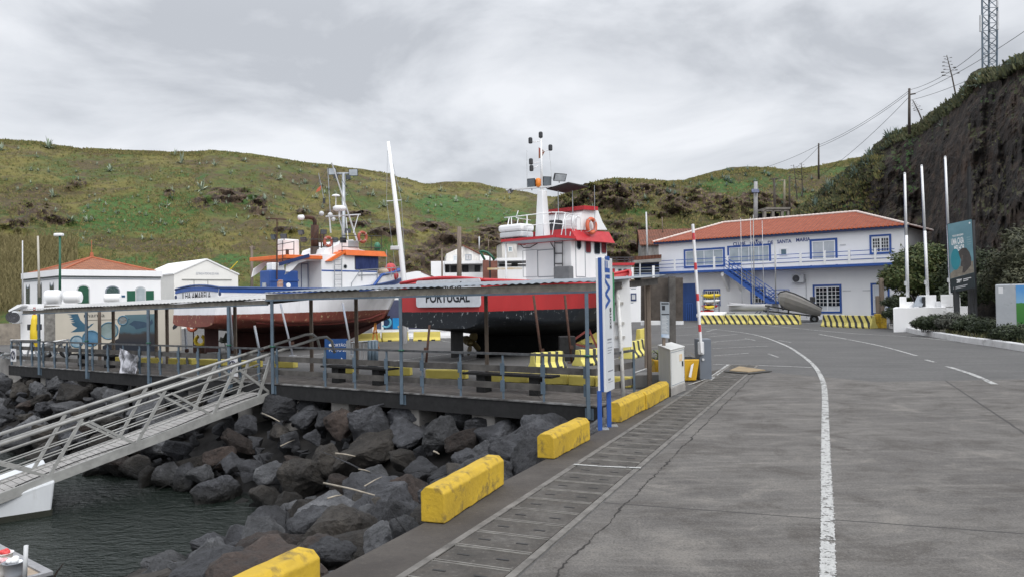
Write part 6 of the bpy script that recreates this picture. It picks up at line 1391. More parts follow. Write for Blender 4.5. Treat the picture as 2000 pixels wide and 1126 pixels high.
oh = gable_house('stone_house', 'old stone house with weathered tile roof behind the clubhouse', 'house', w, t0, t1 + 4, 6, zt_, zrr, mat('streaked_stone', (.32, .31, .30), (.12, .115, .11), 1.5, .9, stain=(.05, .048, .045), sa=.45, ssc=1.2, streak=True), M_tileold)
# ruin on the slope
M_ruin = mat('ruin_concrete', (.26, .24, .21), (.15, .135, .12), 2, .9); D0 = 92; w = Wall(at(1510, 430, D0), V((1, .1, 0))); ru_ = thing('ruin', 'small roofless concrete ruin on the slope above the clubhouse roof', 'ruin', at(1510, 440, D0))
for px in ((1490, 409, 1542, 413), (1492, 410, 1497, 440), (1508, 410, 1513, 440), (1526, 410, 1531, 440), (1538, 405, 1542, 440)): MB().wbox(w, *w.rect(*px), -.4, 0).build('wall' if px[3] > 420 else 'lintel', M_ruin, ru_)
MB().wbox(w, *w.rect(1496, 405, 1543, 409), -3, .1).build('roof_slab', M_ruin, ru_); MB().wbox(w, *w.rect(1494, 412, 1540, 442), -3, -2.5).build('back_wall', M_dark, ru_)
# white houses in the middle distance
D0 = 82; w = Wall(at(870, 560, D0), V((1, .12, 0)))
hh_ = thing('house', 'white gabled house with grey stains and a tiled roof beyond the red boat stern', 'house', at(915, 590, D0))
tw = lambda px, py: w.P(*w.tz(px, py))
g1 = [tw(873, 600), tw(873, 494), tw(906, 479), tw(941, 497), tw(941, 600)]
q = MB(); q.prism([p - w.n * 1.5 for p in g1], -w.n * 7); q.build('wall', M_oldwall, hh_)
q = MB(); q.prism([tw(939, 496) - w.n * 1.2, tw(968, 498) - w.n * 3.5, tw(968, 600) - w.n * 3.5, tw(939, 600) - w.n * 1.2], -w.n * 3); q.build('side_wall', M_wall, hh_)
q = MB(); a, b, c, d = tw(904, 478.5) - w.n * 1.3, tw(944, 498) - w.n * 1.3, tw(970, 496) - w.n * 8.6, tw(934, 480) - w.n * 8.6; q.prism([a, b, c, d], (0, 0, .16)); q.build('roof', M_tileold, hh_)
w15 = Wall(tw(870, 560) - w.n * 1.5, w.d)
window(hh_, w15, (885, 498, 896, 510), .06, 3, 1, mfr=M_ltgrey, mpane=M_paleglass); window(hh_, w15, (909, 497, 921, 508), .07, 3, 2, mfr=M_grey, mpane=mat('old_glass', (.16, .15, .15), None, 2, .3))
lb = thing('boat_store', 'long low white store with dark openings beyond the red boat', 'building', at(915, 600, D0 - 3)); w = Wall(at(842, 560, D0 - 3), V((1, .08, 0)))
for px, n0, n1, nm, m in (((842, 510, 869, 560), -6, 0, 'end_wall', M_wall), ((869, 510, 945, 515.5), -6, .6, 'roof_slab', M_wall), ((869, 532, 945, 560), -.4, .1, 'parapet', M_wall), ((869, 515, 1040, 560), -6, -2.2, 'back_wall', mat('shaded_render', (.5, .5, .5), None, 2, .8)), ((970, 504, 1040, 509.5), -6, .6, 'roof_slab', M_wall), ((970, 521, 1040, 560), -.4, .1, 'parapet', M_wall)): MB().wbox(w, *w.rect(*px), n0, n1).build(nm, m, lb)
w22 = Wall(w.P(0, 0, -2.2), w.d)
for px in ((870, 518, 877, 532), (881, 519, 892, 532), (903, 518, 915, 532), (927, 518, 938, 532), (975, 515, 987, 523), (999, 514, 1011, 523)): MB().wbox(w22, *w22.rect(*px), .001, .08).build('opening', M_dark, lb)
D1 = D0 - 5; w = Wall(at(944, 560, D1), V((1, .1, 0)))
bp = thing('brick_pillar', 'red-brown brick pillar with a rusty stain between the two low white stores', 'pillar', at(957, 600, D1)); M_br = mat('brown_brick', (.22, .095, .07), (.15, .06, .045), 3, .9, stain=(.4, .16, .04), sa=.34, ssc=.9, bump=.2)
MB().wbox(w, *w.rect(944, 508, 955.5, 575), -.8, 0).build('pillar', M_br, bp); MB().wbox(w, *w.rect(959, 509, 972, 575), -.8, 0).build('pillar', M_br, bp); MB().wbox(w, *w.rect(955.5, 509, 959, 575), -.7, -.1).build('recess', M_dark, bp)
MB().bar(at(952, 525, D1 - .4), at(1020, 524, D1 - .4), .15, .2).build('beam', mat('rusty_yellow', (.5, .3, .05), (.6, .58, .55), 1.2, .7), bp)
cr = thing('boat_hoist', 'green curved steel arms standing over the brick pillar', 'hoist', at(955, 600, D1 + 1)); q = MB(); Q = lambda px, py: at(px, py, D1 + .6)
q.tube([Q(947, 508), Q(941, 497), Q(937, 491), Q(943, 490.5), Q(952, 493), Q(960, 500), Q(966, 508)], .13, 8); q.build('arm', M_green, cr, smooth=True); MB().tube([Q(957, 509), Q(957, 497)], .07, 6).build('strut', M_rust, cr)
D1 = 92; w = Wall(at(983, 540, D1), V((1, .15, 0)))
sh_ = thing('house', 'small peeling white house with an orange hip roof behind the red boat wheelhouse', 'house', at(1000, 560, D1)); a, b, z0, z1 = w.rect(981, 474, 1010, 560)
MB().wbox(w, a, b, z0, z1, -5, 0).build('wall', M_oldwall, sh_); MB().wbox(w, b + .001, b + 3.0, z0, z1, -5, -.8).build('side_wing', M_wall, sh_); hip_roof(w, a, b + 3, 5, z1 + .02, z1 + .9, a + 1.6, b + .6, .2, M_tileold, sh_)
window(sh_, w, (992, 481, 1001, 492), .08, 2, 2, mfr=M_white, mpane=mat('teal_shutter', (.05, .2, .24), None, 2, .4))
# low white gable beside the sailing mast
D1 = 60; w = Wall(at(800, 560, D1), V((1, .1, 0))); t0, t1, _, _ = w.rect(793, 530, 862, 560)
o = thing('shed', 'low white shed with a brown roof edge beside the sailing mast', 'shed', at(820, 590, D1)); q = MB(); q.prism([w.P(*w.tz(*p)) for p in ((793, 600), (793, 533), (813, 529.5), (822, 530), (845, 541), (845, 600))], -w.n * 5); q.build('wall', M_wall, o)
q = MB(); q.prism([w.P(*w.tz(*p), .02) for p in ((822, 529), (860, 545), (857, 547), (822, 531.5))], -w.n * 5.3); q.build('roof', mat('brown_roof', (.16, .1, .08), None, 3, .8), o)
# showroom behind the boats, with blue posters
D1 = 47; w = Wall(at(735, 640, D1), V((1, .04, 0))); o = thing('showroom', 'white framed glass showroom with blue underwater posters behind the boats', 'building', at(780, 640, D1))
a, b, z0, z1 = w.rect(728, 583, 920, 650); MB().wbox(w, a, b, 0.0, z1 + .4, -4, -.05).build('wall', M_wall, o)
for px in ((732, 585, 744.5, 642), (749, 585, 787, 642), (797, 585, 900, 642)): MB().wbox(w, *w.rect(*px), -.05, -.02).build('pane', mat('violet_glass', (.10, .11, .19), (.06, .065, .11), .5, .12), o)
for px in ((744.5, 583, 749, 645), (727, 583, 731, 646), (788, 583, 797, 645), (728, 642, 900, 646)): MB().wbox(w, *w.rect(*px), -.05, .03).build('frame', M_white, o)
f = MB().wbox(w, *w.rect(750, 620, 766, 641), -.019, -.01).build('poster', mat('poster_navy', (.01, .03, .09), (.02, .06, .14), 1.5, .4), o); q = MB(); a = w.tz(754, 629); c = w.P(a[0], a[1], -.0085); q.torus(c, w.n, .28, .07, 18, 5, R_(40), R_(300)); q.build('fish_motif', mat('motif_cyan', (.12, .4, .55), None, 3, .5), f)
f = MB().wbox(w, *w.rect(767, 620, 785, 641), -.019, -.01).build('poster', mat('poster_blue', (.01, .16, .5), (.02, .3, .62), .8, .4), o); q = MB(); q.prism([w.P(*w.tz(*p), -.0095) for p in ((776, 637), (780, 634), (785, 636), (785, 640), (778, 640))], w.n * .003); q.build('fish_motif', mat('motif_sand', (.5, .42, .25), None, 3, .5), f)
q = MB(); a, b, z0, z1 = w.rect(725, 645, 905, 650); MB().wbox(w, a, b, 0, .14, .03, .5).build('step', M_white, o)
# ------------------------------------------------------------------ customs house on the left
D1 = 60; c0 = at(116.5, 560, D1); c0.z = 0; fd = V((.669, .743, 0)); ld = V((-.743, .669, 0))
WF, WL = Wall(c0, fd), Wall(c0, ld); tF, tL = WF.tz(314, 560)[0], WL.tz(46, 560)[0]; zc1 = WF.tz(120, 528)[1]
ch = thing('customs_house', 'white single-storey house with arched green openings and a terracotta pyramid roof', 'house', c0)
MB().prism([c0, c0 + fd * tF, c0 + fd * tF + ld * tL, c0 + ld * tL], (0, 0, zc1)).build('wall', M_wall, ch)
for w, n in ((WF, tF), (WL, tL)):
    z = WF.tz(117, 537.5)[1]; q = MB(); q.wbox(w, -.02, n, z - .14, z + .04, .001, .09); q.build('cornice', mat('dark_cornice', (.10, .12, .12), None, 3, .7), ch); q = MB(); z2 = WF.tz(117, 543)[1]; q.wbox(w, 0, n, z2 - .05, z2, .001, .05); q.build('string_course', M_grey, ch)
    q = MB(); q.wbox(w, -.14, n + .1, zc1 - .42, zc1 + .08, .001, .16); q.build('parapet', M_wall, ch)
q = MB(); ctr = c0 + fd * tF / 2 + ld * tL / 2; ap = at(180, 503, ctr.y); ap = V((ctr.x, ctr.y, ap.z)); e = [c0 + fd * .3 + ld * .3, c0 + fd * (tF - .3) + ld * .3, c0 + fd * (tF - .3) + ld * (tL - .3), c0 + fd * .3 + ld * (tL - .3)]
ang = math.atan2(fd.y, fd.x); Mr = Matrix.Translation(c0) @ Matrix.Rotation(ang, 4, 'Z'); inv = Mr.inverted(); vs = [q.bm.verts.new(inv @ (p + V((0, 0, zc1 + .05)))) for p in e] + [q.bm.verts.new(inv @ ap)]
for i in range(4): q.bm.faces.new((vs[i], vs[(i + 1) % 4], vs[4]))
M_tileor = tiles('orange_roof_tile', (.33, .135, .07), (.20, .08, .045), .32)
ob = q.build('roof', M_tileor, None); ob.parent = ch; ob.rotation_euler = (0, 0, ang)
q = MB()
for p in e: q.tube([p + V((0, 0, zc1 + .08)), ap + V((0, 0, .03))], .09, 6)
q.build('ridge_cap', M_terracotta, ch); q = MB(); q.tube([ap, ap + V((0, 0, .45))], [.18, .12], 8); q.tube([ap + V((0, 0, .4)), ap + V((0, 0, 1.5))], .03, 5); q.build('chimney', M_terracotta, ch)
def arch(w, px, m, name='window', frame=None, shut=False):
    t0, t1, z0, z1 = w.rect(*px); r = (t1 - t0) / 2; c = (t0 + t1) / 2
    def pts(k, o): return [w.P(t0 - k, z0, o), w.P(t1 + k, z0, o)] + [w.P(c + (r + k) * math.cos(R_(a)), z1 - r * .75 + (r * .75 + k) * math.sin(R_(a)), o) for a in range(0, 181, 15)]
    f = MB().prism(pts(.10, 0), w.n * .03).build(name, frame or M_ltgrey, ch); MB().prism(pts(0, .031), w.n * .01).build('pane', m, f)
    if shut:
        for a, b in ((t0 - .75, t0 - .1), (t1 + .1, t1 + .75)): MB().wbox(w, a, b, z0, z1 - r * .8, .001, .06).build('shutter', M_green, f)
    return f
M_dkgreen = mat('green_shutter', (.012, .085, .045), (.008, .06, .032), 3, .5)
arch(WF, (152.5, 558, 173, 592), M_dkgreen); arch(WF, (208, 560, 231.5, 592), mat('arch_glass', (.05, .09, .085), None, 3, .25), 'door', M_grey); arch(WF, (266, 561, 282.5, 592), M_paleglass, shut=True)
MB().wbox(WF, *WF.rect(236, 576, 244, 580), .001, .03).build('wall_plate', mat('plate_blue', (.03, .1, .2), None, 3, .5), ch)
for px in ((51.5, 563, 58.5, 594), (74, 560, 82, 594), (98, 559, 105.5, 594)): arch(WL, px, mat('side_glass', (.05, .07, .08), None, 3, .2), 'window', M_grey)
# white tent-shaped store
D1 = 74; c0 = at(340, 560, D1); c0.z = 0; fd = V((.73, .68, 0)); w = Wall(c0, fd); t1 = w.tz(465, 545)[0]; ze = w.tz(345, 534)[1]; za = w.tz(405, 508)[1]
o = gable_house('boat_shed', 'pale cream gabled storage shed with sliding doors beside the customs house', 'shed', w, 0, t1, 11, ze, za, mat('cream_cladding', (.78, .77, .73), (.72, .71, .68), .8, .6), mat('white_roof_sheet', (.8, .8, .79), (.74, .74, .74), .6, .5), 0, False, .1)
q = MB(); a, b, z0, z1 = w.rect(355, 545, 452, 546.5); q.wbox(w, a, b, z0, z1, .001, .08); q.build('door_track', mat('track_grey', (.3, .3, .28), None, 3, .6), o)
q = MB()
for px in (379, 406): t = w.tz(px, 560)[0]; q.wbox(w, t - .04, t + .04, .2, w.tz(px, 547)[1], .001, .02)
q.build('door_joint', mat('joint_grey', (.4, .4, .38), None, 3, .6), o)
a, b, z0, z1 = w.rect(383, 532, 427, 536.5); text_mesh('ESTRADA PORTAS DO MAR', mat('faded_lettering', (.34, .36, .42), None, 3, .6), o, 'lettering', w.P(a, z0, 0), fd, V((0, 0, 1)), b - a, z1 - z0, .03)
tag(MB().tube([at(449, 527, 74), at(464, 511, 74)], .05, 6).build('yellow_boom', M_yelplain), 'thin yellow boom sticking up behind the cream shed', 'boom')
# rendered wall with the mural
w = Wall(G(112, 691), V((.975, .22, 0))); t0, t1, z0, z1 = w.rect(108, 590, 352, 690); M_mw = mat('mural_render', (.50, .46, .39), (.42, .39, .33), .7, .85, stain=(.3, .28, .24), sa=.3, ssc=.6)
mw = thing('mural_wall', 'beige rendered wall painted with a blue bird, discs and an undersea scene', 'wall', w.P(t0, 0)); MB().wbox(w, t0, t1, 0, 2.36, -.3, 0).build('wall', M_mw, mw)
q = MB(); a, b, _, _ = w.rect(86, 600, 109.5, 690); MB().wbox(w, a, b, 0, 2.4, -.5, -.02).build('stone_end', mat('rubble_stone', (.25, .24, .22), (.08, .075, .07), 4, .9, bump=.6, bsc=9), mw)
def flat(pts, m, name, o_=.004, parent=mw): return MB().prism([w.P(*w.tz(*p), .001) for p in pts], w.n * o_).build(name, m, parent)
M_mb, M_mb2 = mat('mural_blue', (.03, .095, .15), (.022, .075, .12), 3, .8), mat('mural_sky', (.07, .16, .23), (.05, .12, .17), 1.5, .8)
bird = [(131, 613), (152, 612), (157, 624), (166, 633), (174, 636), (178, 632), (184, 630), (178, 636), (172, 641), (166, 646), (155, 647), (138, 648), (146, 643), (151, 639), (143, 635), (139, 630), (147, 629), (138, 627), (145, 625), (136, 623), (143, 620), (134, 618), (141, 616)]
flat(bird, M_mb, 'painted_bird')
def disc(px, py, r, m, name, o_=.005): 
    t, z = w.tz(px, py); rr_ = r / FPX * w.P(t, z).y; f = MB().prism([w.P(t + rr_ * math.cos(R_(a)), z + rr_ * math.sin(R_(a)), .001) for a in range(0, 360, 12)], w.n * o_).build(name, m, mw); MB().torus(w.P(t, z, .004), w.n, rr_, .035, 30, 4).build('disc_ring', M_mb2, f)
disc(150, 666, 11, mat('mural_pale', (.35, .42, .45), (.1, .2, .28), 3, .8), 'painted_disc'); disc(178, 660, 15, mat('mural_mid', (.05, .14, .24), (.09, .2, .3), 3, .8), 'painted_disc'); disc(213, 645, 16, mat('mural_globe', (.22, .28, .28), (.12, .17, .16), 1.5, .8), 'painted_disc')
sea = [(200, 675), (231, 660), (234, 640), (244, 614), (306, 612), (306, 690), (200, 690)]
k = NT('mural_sea'); x, y, z = k.xyz(); n_ = k.noise(1.4, 6, .6); zz = k.math('ADD', z, k.math('MULTIPLY', k.math('SUBTRACT', n_, .5), .5))
M_sea = k.fin(k.ramp(k.math('MULTIPLY', zz, .4), [(.12, (.012, .016, .025)), (.36, (.035, .03, .03)), (.42, (.05, .10, .13)), (.9, (.10, .17, .19))]), .85); flat(sea, M_sea, 'painted_sea', .002)
disc(240, 625, 8.5, mat('mural_hatch', (.1, .09, .08), (.25, .3, .32), 4, .8), 'painted_disc', .006)
flat([(252, 632), (262, 625), (280, 627), (290, 630), (297, 622), (299, 630), (292, 636), (280, 639), (266, 642), (262, 637)], mat('mural_whale', (.03, .06, .10), None, 3, .8), 'painted_fish', .006); flat([(337, 638), (343, 628), (349, 624), (350, 632), (344, 640), (338, 643)], M_ink, 'painted_turtle')
t, z = w.tz(164, 619); text_mesh('manta', M_ink, mw, 'lettering', w.P(t, z), w.d, V((0, 0, 1)), .95, .16, .006); t, z = w.tz(172, 624.5); MB().wbox(w, t, t + 1.9, z - .01, z + .015, .001, .005).build('underline', M_ink, mw)
# stone boundary wall, white hut with air conditioners, tanks on the roof at the far left
w = Wall(G(60, 662, .3), V((1, .05, 0))); t0 = w.tz(-90, 640)[0]; t1 = w.tz(56, 640)[0]; tag(MB().wbox(w, t0, t1, -.5, w.tz(20, 631)[1], -.5, 0).build('stone_wall', mat('tan_stone', (.30, .26, .21), (.19, .165, .135), 2.5, .9, stain=(.09, .08, .07), sa=.4, ssc=1, bump=.4, bsc=9)), 'tan stone wall at the far edge beyond the boardwalk', 'wall')
w = Wall(G(60, 690, 0), V((.98, .18, 0))); D1 = G(60, 690).y; hut = thing('hut', 'small white hut with two air conditioners behind the yellow buoy', 'hut', G(60, 690)); a, b, z0, z1 = w.rect(40, 593, 86, 690); MB().wbox(w, a, b, 0, z1, -2, 0).build('wall', M_wall, hut); 
q = MB(); q.prism([w.P(*w.tz(29, 605), .7), w.P(*w.tz(47, 594), .7), w.P(*w.tz(54, 594), .7), w.P(*w.tz(54, 597), .7), w.P(*w.tz(30, 608), .7)], w.n * -.7); q.build('hood', M_white, hut)
ac(None, w, (29, 606, 42, 629), .25, label='larger white air conditioner under the hood of the white hut'); ac(None, w, (41, 607, 54, 630), .6, label='white air conditioner in front on the white hut')
q = MB(); a, b, z0, z1 = w.rect(70, 592, 285, 600); q.wbox(w, a, b, z0, z1, -3, -.3); tag(q.build('flat_roof', M_white), 'flat white roof slab carrying the white tanks', 'roof slab')
def tank(px, py, r, L, lab):
    t, z = w.tz(px, py); c = w.P(t, z, -.5); rr_ = r / FPX * c.y; Mx = Matrix.Translation(c) @ Matrix.Rotation(math.atan2(w.d.y, w.d.x), 4, 'Z') @ Matrix.Rotation(R_(90), 4, 'Y')
    o = tag(MB().lathe([(rr_ * .6, 0), (rr_ * .95, .05), (rr_, .15), (rr_, L - .15), (rr_ * .95, L - .05), (rr_ * .6, L)], Mx, 24).build('tank', M_white, smooth=True), lab, 'tank', 'white tanks on the flat roof'); MB().lathe([(rr_ * .35, -.02), (rr_ * .33, .0)], Mx, 16).build('hatch', M_ltgrey, o); MB().box(L / 2 - .1, L / 2 + .1, 0, 0, 0, 0) if False else None
tank(80, 580, 14, .75, 'large white tank on the flat roof next to the green lamp post'); tank(117, 580, 11.5, .85, 'white tank between the large tank and the arched green window'); tank(197, 582, 9, .8, 'small white tank in front of the glazed arched door')
# ------------------------------------------------------------------ signs and street furniture by the barrier
def upright(px, py, w_, d_, h, yaw): 
    p = G(px, py); return Matrix.Translation(p) @ Matrix.Rotation(R_(yaw), 4, 'Z')
# tall WiFi sign: two faces meeting at the front edge
base = G(1178, 838); D0 = base.y
cf = at(1171, 765, D0); cf.z = 0                              # front vertical edge between the narrow and the wide face
wN = Wall(at(1178, 800, D0), V((1, .55, 0)))
z_t, z_b = at(1172, 503, D0).z, at(1172, 764, D0).z
tot = thing('wifi_sign', 'tall white and blue WiFi zone totem on two blue legs beside the boardwalk', 'sign', base)
A = at(1165.5, 640, D0); A.z = 0; B_ = at(1182, 640, D0 - .12); B_.z = 0; C = at(1198, 640, D0 + .42); C.z = 0
q = MB(); q.prism([V((p.x, p.y, z_b)) for p in (A, B_, C, A + (C - B_))], (0, 0, z_t - z_b)); q.build('panel', M_white, tot, bevel=.01)
w1, w2 = Wall(A, B_ - A), Wall(B_, C - B_); L1, L2 = (B_ - A).length, (C - B_).length
MB().wbox(w1, L1 * .30, L1 * .72, z_b + .002, z_t - .002, .001, .004).build('blue_stripe', M_bluetrim, tot)
MB().wbox(w2, .004, L2 - .004, z_b + .004, z_t - .004, .0005, .003).build('grey_face', mat('sign_grey', (.58, .60, .62), (.54, .56, .58), 2, .45), tot)
zz = lambda py: at(1190, py, D0 + .15).z
text_mesh('WiFi', M_bluetrim, tot, 'lettering', w2.P(L2 * .66, zz(603), .0), V((0, 0, 1)), -w2.d, zz(500) - zz(603), L2 * .60, .006, .03)
text_mesh('zone', M_ink, tot, 'lettering', w2.P(L2 * .74, zz(642), 0), V((0, 0, 1)), -w2.d, zz(600) - zz(642), L2 * .20, .006, .012)
rr = random.Random(4)
for i, (y, n, s_) in enumerate(((660, .5, 3), (667, .5, 1.4), (677, .55, 1.4), (682, .5, 1.4), (687, .4, 1.4), (722, .62, 2.2), (737, .3, 4), (744, .62, 1.0))):
    MB().wbox(w2, L2 * .22, L2 * (.22 + n), zz(y + s_), zz(y), .0035, .005).build('small_print', mat('print_grey', (.2, .21, .24), None, 30, .6), tot)
MB().wbox(w2, L2 + .003, L2 + .05, zz(627), zz(531), -.18, .02).build('green_edge', mat('sign_green', (.03, .22, .09), None, 3, .5), tot)
for pl, pyy in ((A.lerp(B_, .55), 838), (C.lerp(B_, .35), 828)):
    MB().bar(V((pl.x, pl.y, 0)) - w2.n * .06, V((pl.x, pl.y, z_b + .02)) - w2.n * .06, .075, .075).build('leg', M_bluetrim, tot); MB().box(pl.x - .1, pl.x + .1, pl.y - .0, pl.y + .18, .004, .02).build('foot_plate', M_galv, tot)
# white board seen from behind, on a peeling pole
pb = G(1218, 782); D0 = pb.y; bs = thing('sign_board', 'blank back of a white sign board on a peeling white pole', 'sign', pb)
Q = lambda px, py, dy=0.0: at(px, py, D0 + dy)
q = MB(); q.prism([Q(1196, 547, .1), Q(1229, 543, .02), Q(1235, 676, .02), Q(1199, 679, .1)], (.0, .03, 0)); q.build('board', M_white, bs)
MB().tube([Q(1218, 785), Q(1212, 660), Q(1205, 560)], .045, 10).build('pole', mat('peeling_white', (.7, .7, .69), (.62, .62, .6), 3, .6, stain=(.06, .055, .05), sa=.42, ssc=3.5), bs, smooth=True)
for y in (560, 592, 631, 658): q = MB(); q.prism([Q(1199 + (y - 560) * .03, y - 2.5, .05), Q(1216 + (y - 560) * .05, y - 3, .02), Q(1216 + (y - 560) * .05, y + 2, .02), Q(1199 + (y - 560) * .03, y + 3, .05)], (0, .02, 0)); q.build('bracket_plate', mat('bracket_mark', (.5, .49, .47), (.22, .2, .18), 8, .6), bs)
# white electric cabinet
p0, p1, p2 = G(1287, 757), G(1311, 774), G(1338, 762)
def cab(p0, p1, p2, zb, zt, name, m, parent):
    p3 = p0 + (p2 - p1); return MB().prism([V((p.x, p.y, zb)) for p in (p0, p1, p2, p3)], (0, 0, zt - zb)).build(name, m, parent, bevel=.012)
ec = thing('electric_cabinet', 'white electric cabinet on a concrete foot beside the yellow blocks', 'cabinet', p1); zt = at(1311, 684, p1.y).z
cab(p0, p1, p2, .2, zt, 'box', mat('cabinet_white', (.66, .66, .63), (.58, .58, .55), 1.5, .5, stain=(.4, .38, .33), sa=.3, ssc=2, streak=True), ec); cc_ = (p0 + p2) / 2
cab(*[cc_ + (p - cc_) * 1.04 for p in (p0, p1, p2)], 0.004, .199, 'foot', M_concrete, ec); cab(*[cc_ + (p - cc_) * 1.05 for p in (p0, p1, p2)], zt + .001, zt + .035, 'lid', mat('cabinet_lid', (.6, .6, .58), None, 3, .5), ec)
wD = Wall(p1, p2 - p1); L = (p2 - p1).length; MB().wframe(wD, .03, L - .03, .24, zt - .04, .012, .0, .006).build('door_edge', M_grey, ec); MB().wbox(wD, L * .62, L * .80, zt - .30, zt - .14, .001, .008).build('warning_label', mat('warning_label', (.62, .35, .12), (.7, .65, .5), 9, .5), ec); MB().wbox(wD, L * .80, L * .86, .62, .74, .001, .02).build('handle', M_dark, ec)
# narrow timetable board on a post
pi = G(1297, 760); D0 = pi.y; tb = thing('timetable', 'narrow grey printed notice on a brown post before the electric cabinet', 'sign', pi); Q = lambda px, py, dy=0.0: at(px, py, D0 + dy)
MB().bar(Q(1296, 758), Q(1297, 592), .07, .07).build('post', M_wood, tb); q = MB(); q.prism([Q(1289.5, 588, -.06), Q(1307.5, 589, -.06), Q(1307.5, 660, -.06), Q(1291, 658, -.06)], (0, .02, 0)); f = q.build('board', mat('notice_grey', (.30, .33, .36), (.25, .28, .31), 3, .4), tb)
for px in ((1292, 591, 1306, 593.5), (1293, 596, 1299, 605), (1292, 612, 1307, 614)): MB().prism([Q(px[0], px[1], -.064), Q(px[2], px[1], -.064), Q(px[2], px[3], -.064), Q(px[0], px[3], -.064)], (0, .003, 0)).build('print', M_ink, f)
for i in range(13): y = 617 + i * 2.6; MB().prism([Q(1293, y, -.064), Q(1301 + (i * 7 % 5), y, -.064), Q(1301 + (i * 7 % 5), y + .9, -.064), Q(1293, y + .9, -.064)], (0, .003, 0)).build('print', mat('print_white', (.6, .62, .64), None, 9, .5), f)
MB().prism([Q(1292, 651, -.064), Q(1307, 652, -.064), Q(1307, 659, -.064), Q(1292, 657, -.064)], (0, .003, 0)).build('print', mat('print_bluewhite', (.15, .3, .5), (.6, .6, .6), 6, .5), f)
# big timber notice board seen from behind, behind the canopy end
pi = G(1268, 728); D0 = pi.y + 1.6; nb = thing('notice_board', 'large brown timber board with heavy posts under the canopy end', 'notice board', pi); Q = lambda px, py, dy=0.0: at(px, py, D0 + dy)
for i in range(8): 
    y0 = 542 + i * 10.4; q = MB(); q.prism([Q(1252, y0, .1), Q(1334, y0, -.15), Q(1334, y0 + 10.5, -.15), Q(1252, y0 + 10.5, .1)], (0, .04 + .004 * (i % 2), 0)); q.build('plank', mat('brown_board', (.105, .088, .074), (.06, .05, .043), 5, .9, bump=.3), nb)
MB().bar(Q(1265, 730, .0), Q(1264, 545, .0), .17, .17).build('post', M_wood, nb); MB().bar(Q(1313, 700, -.3), Q(1312, 540, -.3), .2, .2).build('post', M_woodgrey, nb)
q = MB(); q.prism([Q(1252, 627, .1), Q(1335, 626, -.15), Q(1335, 633, -.15), Q(1252, 634, .1)], (0, .05, 0)); q.build('white_skirting', M_white, nb)
# grey concrete block, planter with dry plants
a, b = G(1241, 757), G(1288, 756); q = MB(); q.hexa([a, b, b + V((.2, .7, 0)), a + V((.2, .7, 0)), a + V((0, 0, .33)), b + V((0, 0, .33)), b + V((.2, .7, .33)), a + V((.2, .7, .33))]); tag(q.build('concrete_block', mat('pale_concrete', (.24, .235, .225), (.19, .185, .18), 2, .9, bump=.3), bevel=.015), 'long plain grey concrete block between the boardwalk and the electric cabinet', 'concrete block')
pl = G(1312, 745); pl.y += .4; pt = thing('planter', 'yellow plastic planter with a drooping dry plant behind the electric cabinet', 'planter', pl)
def tub(c, l, w_, h, m, name, parent, ta=.8):
    q = MB(); pr = [(1, h), (ta, .02)]; v = [c + V((sx * l * k, sy * w_ * k, z)) for k, z in ((ta, .02), (1.0, h)) for sx, sy in ((-1, -1), (1, -1), (1, 1), (-1, 1))]; q.hexa(v); return q.build(name, m, parent, bevel=.03)
D0 = pl.y; xl, xr = at(1272, 720, D0).x, at(1359, 720, D0).x; ztp = at(1312, 699, D0).z; cpl = V(((xl + xr) / 2, D0, 0))
tub(cpl, (xr - xl) / 2, .45, ztp, mat('planter_yellow', (.62, .36, .02), (.5, .28, .015), 2, .5, stain=(.3, .2, .06), sa=.35, ssc=2), 'tub', pt, .86); MB().box(cpl.x - (xr - xl) / 2 * .95, cpl.x + (xr - xl) / 2 * .95, D0 - .41, D0 + .41, ztp - .02, ztp + .01).build('soil', M_bed, pt)
MB().hexa([at(1345, 735, D0 - .50), at(1350, 712, D0 - .52), at(1355, 708, D0 - .52), at(1350, 736, D0 - .50), at(1345, 735, D0 - .48), at(1350, 712, D0 - .5), at(1355, 708, D0 - .5), at(1350, 736, D0 - .48)]).build('sticker', M_white, pt)
def fronds(c, n, L, m, parent, seed, name='frond', wd=.03, droop=1.0):
    q = MB(); rr = random.Random(seed)
    for i in range(n):
        an = rr.uniform(0, 6.28); l = L * rr.uniform(.6, 1.1); d = V((math.cos(an), math.sin(an), 0)); sd = V((-d.y, d.x, 0)); up_ = rr.uniform(.5, 1.2); pr, pl_ = [], []
        for j in range(6):
            t = j / 5; p = c + d * l * t * .75 + V((0, 0, l * (up_ * t - droop * t * t * rr.uniform(.9, 1.1)))); wv = wd * (1 - t) ** .6 + .003; pr.append(p - sd * wv); pl_.append(p + sd * wv)
        q.grid([pr, pl_])
    return q.build(name, m, parent, recalc=False)
M_dry = mat('dry_leaf', (.13, .10, .05), (.06, .055, .025), 6, .8)
fronds(V((at(1325, 700, D0).x, D0, ztp)), 30, .75, M_dry, pt, 3, droop=.95); fronds(V((at(1290, 700, D0).x, D0, ztp)), 22, .7, mat('yellow_green_leaf', (.12, .14, .04), (.06, .07, .02), 6, .8), pt, 5, droop=.9)
